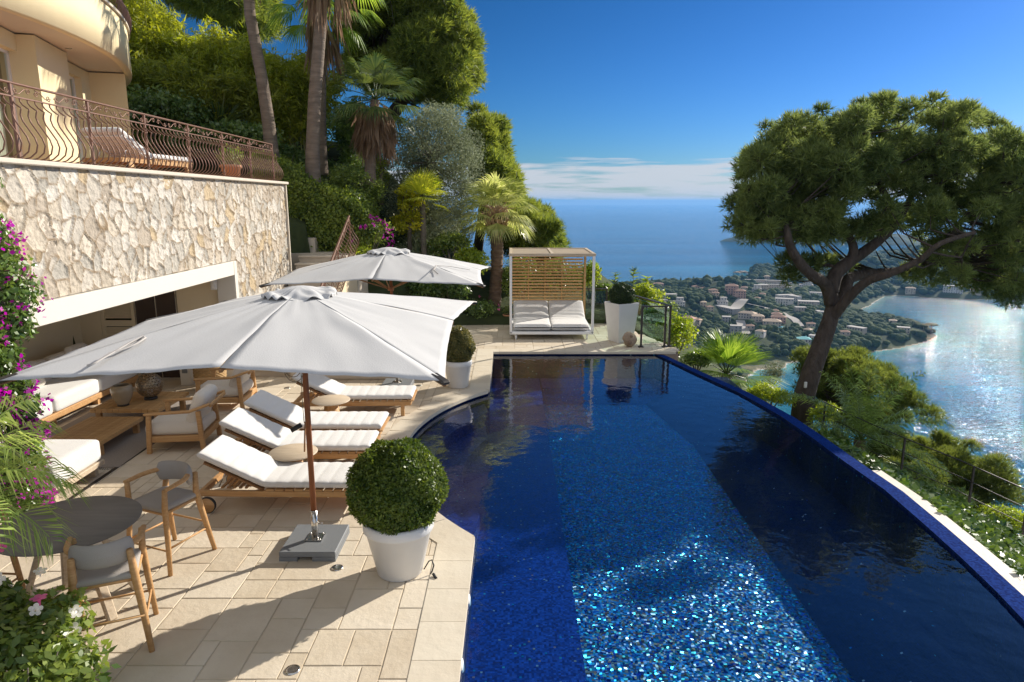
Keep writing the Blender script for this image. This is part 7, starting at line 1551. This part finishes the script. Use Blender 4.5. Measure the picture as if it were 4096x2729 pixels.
# roads laid on the land
M['asphalt_far'] = mat('far_road', (.34, .31, .28), .9, var=.1, vs=.3)
def road(pts, wd, name):
    P = [on_land(u, v) for u, v in pts]; P = [p for p in P if p]; R_ = []
    for i in range(len(P) - 1):
        for q in range(8): s = q / 8; R_.append((P[i][0] * (1 - s) + P[i + 1][0] * s, P[i][1] * (1 - s) + P[i + 1][1] * s))
    a, b = offs(R_, wd / 2), offs(R_, -wd / 2); mb = MB()
    za = [float(max(terrain_z(*a[i]), terrain_z(*b[i]))) + .9 for i in range(len(R_))]
    for i in range(len(R_) - 1): mb.add([(*a[i], za[i]), (*a[i + 1], za[i + 1]), (*b[i + 1], za[i + 1]), (*b[i], za[i])], [(0, 1, 2, 3)]); mb.add([(*b[i], za[i]), (*b[i + 1], za[i + 1]), (*b[i + 1], za[i + 1] - 3), (*b[i], za[i] - 3)], [(0, 1, 2, 3)])
    for x, y in R_: occupied.append((x, y, wd * .7))
    struct(name, mb, M['asphalt_far'])
road([(2990, 1225), (3060, 1236), (3130, 1258), (3180, 1285), (3203, 1316)], 9, 'coast_road')
road([(2930, 1245), (2955, 1225), (2975, 1205)], 14, 'town_road')
road([(2960, 1290), (2975, 1320), (2985, 1345)], 10, 'steep_lane')
road([(3280, 1248), (3200, 1240), (3120, 1224)], 7, 'upper_road')
# trees: jittered lattice on the land in view
cand = []
for spacing, r0, r1 in ((5.6, 130, 520), (7.5, 520, 1100), (11.5, 1100, 2800)):
    xs = np.arange(10, 1900, spacing); ys = np.arange(100, 2700, spacing); X, Y = np.meshgrid(xs, ys); X = X + rs.uniform(-.45, .45, X.shape) * spacing; Y = Y + rs.uniform(-.45, .45, Y.shape) * spacing; rr_ = np.hypot(X, Y); az_ = np.arctan2(X, Y)
    k = (rr_ > r0) & (rr_ < r1) & (az_ > R(5)) & (az_ < R(40)); X, Y = X[k], Y[k]; Z = terrain_z(X, Y); d, u, v = visible_mask(X, Y, Z)
    cd_ = coast_dist(X, Y); k = (cd_ > 5) & (Z > SEA + 3.0) & (u > 2300) & (u < 4200) & (v > 980) & (v < 1700) & (vn(X, Y, 38, 5) > -.78 - .25 * (r0 < 500)); X, Y, Z, u, v, d = [a[k] for a in (X, Y, Z, u, v, d)]
    # drop what the crest of the near hill hides
    for i in range(len(X)): cand.append((float(X[i]), float(Y[i]), float(Z[i]), spacing * rs.uniform(.42, .72), float(u[i]), float(v[i]), float(d[i])))
occ = np.array(occupied); keep = []
for c_ in cand:
    if ((np.hypot(occ[:, 0] - c_[0], occ[:, 1] - c_[1])) < occ[:, 2] + c_[3] * .5).any(): continue
    # in front of a house (towards the camera) keep trees low enough to leave it in view
    keep.append(c_)
def shows(c_):
    x, y, z = c_[:3]; t = np.linspace(.12, .97, 30); zz = (CAMZ) + (z + 5 - CAMZ) * t; return bool((terrain_z(x * t, y * t) < zz).all())
vis = [c_ for c_ in keep if shows(c_)]
vis.sort(key=lambda c_: -c_[3] / c_[6])
ind, rest = vis[:285], vis[285:]
prot = []
for s in range(5):
    V, F = blob(s * 3.1, 3, [1, .85, 1.1, .75, 1][s]); me = np_mesh('hill_tree', V, 3, F); me.polygons.foreach_set('use_smooth', np.ones(len(F), bool)); me.materials.append(M['coast_tree']); prot.append(me)
for i, c_ in enumerate(ind):
    o = bpy.data.objects.new('hill_tree', prot[i % 5]); col.objects.link(o); o.location = (c_[0], c_[1], c_[2] - .6); s = c_[3]; o.scale = (s, s, s * rs.uniform(.85, 1.3)); o.rotation_euler = (0, 0, rs.uniform(0, 6.28)); tag(o, 'rounded dark green tree in the woods on the nearer slopes of the coast', 'tree', 'rounded trees in the coastal woods')
LO = [blob(s * 2.7 + 1, 2, 1) for s in range(4)]; LO1 = [blob(s * 2.7 + 1, 1, 1) for s in range(4)]; CY = blob(4, 2, cyp=True); VV = []; FF = []; off = 0
for i, c_ in enumerate(rest):
    V, F = (LO if c_[6] < 1000 else LO1)[i % 4]
    if i % 41 == 0: V, F = CY
    a = rs.uniform(0, 6.28); s = c_[3] * 1.08; ca, sa = cos(a), sin(a); W = V.copy(); W[:, 0], W[:, 1] = V[:, 0] * ca - V[:, 1] * sa, V[:, 0] * sa + V[:, 1] * ca; W *= s * np.array([1, 1, rs.uniform(.8, 1.25)]); W += np.array([c_[0], c_[1], c_[2] - .5]); VV.append(W); FF.append(F + off); off += len(V)
me = np_mesh('distant_woodland', np.concatenate(VV), 3, np.concatenate(FF)); me.polygons.foreach_set('use_smooth', np.ones(len(me.polygons), bool)); tag(link('distant_woodland', me, M['coast_tree']), 'dark green woodland covering the coast between the houses', 'woodland', kind='stuff')
print('trees', len(cand), len(keep), len(vis))
# the hazy cape far across the bay
c0_ = at(3330, 972, SEA); mb = MB()
def cape(u, v):
    a = 2 * pi * v; x, y = cos(a) * u, sin(a) * u; k = max(0, 1 - u ** 2.2); wob = 1 + .16 * mnoise.noise(Vector((cos(a) * 2, sin(a) * 2, 3)))
    return Vector((c0_.x + x * 400 * wob, c0_.y + 60 + y * 190 * wob - x * 60, SEA - 2 + 52 * k * (1 + .35 * mnoise.noise(Vector((x * 3, y * 3, 1)))) + 5 * mnoise.noise(Vector((x * 14, y * 14, 0))) * min(1, k * 4)))
mb.grid(cape, 40, 90); struct('far_cape', mb, M['coast_tree'])
# umbrella pine on the tip of the peninsula, and a rock offshore
q = on_land(3690, 1338)
if q:
    for k, dx in enumerate((0, 11)):
        t = thing('umbrella_pine', ['flat topped pine at the very tip of the peninsula', 'second flat topped pine beside the one at the tip of the peninsula'][k], 'pine tree', (q[0] + dx, q[1] + dx * .3, q[2] - .5)); mb = MB(); mb.tube([(0, 0, 0), (.6, 0, 5), (0, 0, 10)], [.5, .35, .3], n=7); mb.build('trunk', M['bark_grey'], t); V, F = blob(5 + k, 3, .5); me = np_mesh('crown', V * np.array([7, 7, 3.6]) + np.array([0, 0, 9]), 3, F); link('crown', me, M['coast_tree'], t)
q = at(2965, 1091, SEA); bm = bmesh.new(); bmesh.ops.create_icosphere(bm, subdivisions=3, radius=1)
for v in bm.verts: k = 1 + .5 * mnoise.noise(v.co * 2); v.co = Vector((v.co.x * 16 * k, v.co.y * 9 * k, v.co.z * 4 * k))
me = bpy.data.meshes.new('sea_rock'); bm.to_mesh(me); bm.free(); o = link('sea_rock', me, M['rock']); o.location = q; tag(o, 'small bare rock in the sea just off the wooded headland', 'rock')
# small white box on the pine trunk
q = atY(3222, 1540, 15.62); t = thing('trunk_box', 'small white junction box fixed to the leaning pine trunk', 'junction box', q); mb = MB(); mb.soft((0, 0, 0), (.07, .05, .15), r=.02, n=5); mb.build('box', M['white_plastic'], t); mb = MB(); mb.box((0, -.028, 0), (.05, .01, .11), bev=.004); mb.build('lid', M['old_white_plastic'], t)
# ================================================================ HAZE
hb = MB(); x0, x1, y0, y1, z0, z1 = -33500, 33500, -33500, 33500, SEA - 24, 60
hb.add([(x0, y0, z0), (x1, y0, z0), (x1, y1, z0), (x0, y1, z0), (x0, y0, z1), (x1, y0, z1), (x1, y1, z1), (x0, y1, z1)], [(3, 2, 1, 0), (4, 5, 6, 7), (0, 1, 5, 4), (1, 2, 6, 5), (2, 3, 7, 6), (3, 0, 4, 7)])
hm = bpy.data.materials.new('haze'); hm.use_nodes = True; nt = hm.node_tree; nt.nodes.remove(nt.nodes['Principled BSDF']); pv_ = N(nt, 'ShaderNodeVolumePrincipled'); pv_.inputs['Color'].default_value = (.20, .48, .92, 1); pv_.inputs['Density'].default_value = 7e-5; pv_.inputs['Anisotropy'].default_value = .2
nt.links.new(pv_.outputs[0], nt.nodes['Material Output'].inputs['Volume']); hz = hb.build('haze', hm); tag(hz, 'thin blue haze over the coast and the sea', 'haze', kind='stuff'); hz.display_type = 'WIRE'
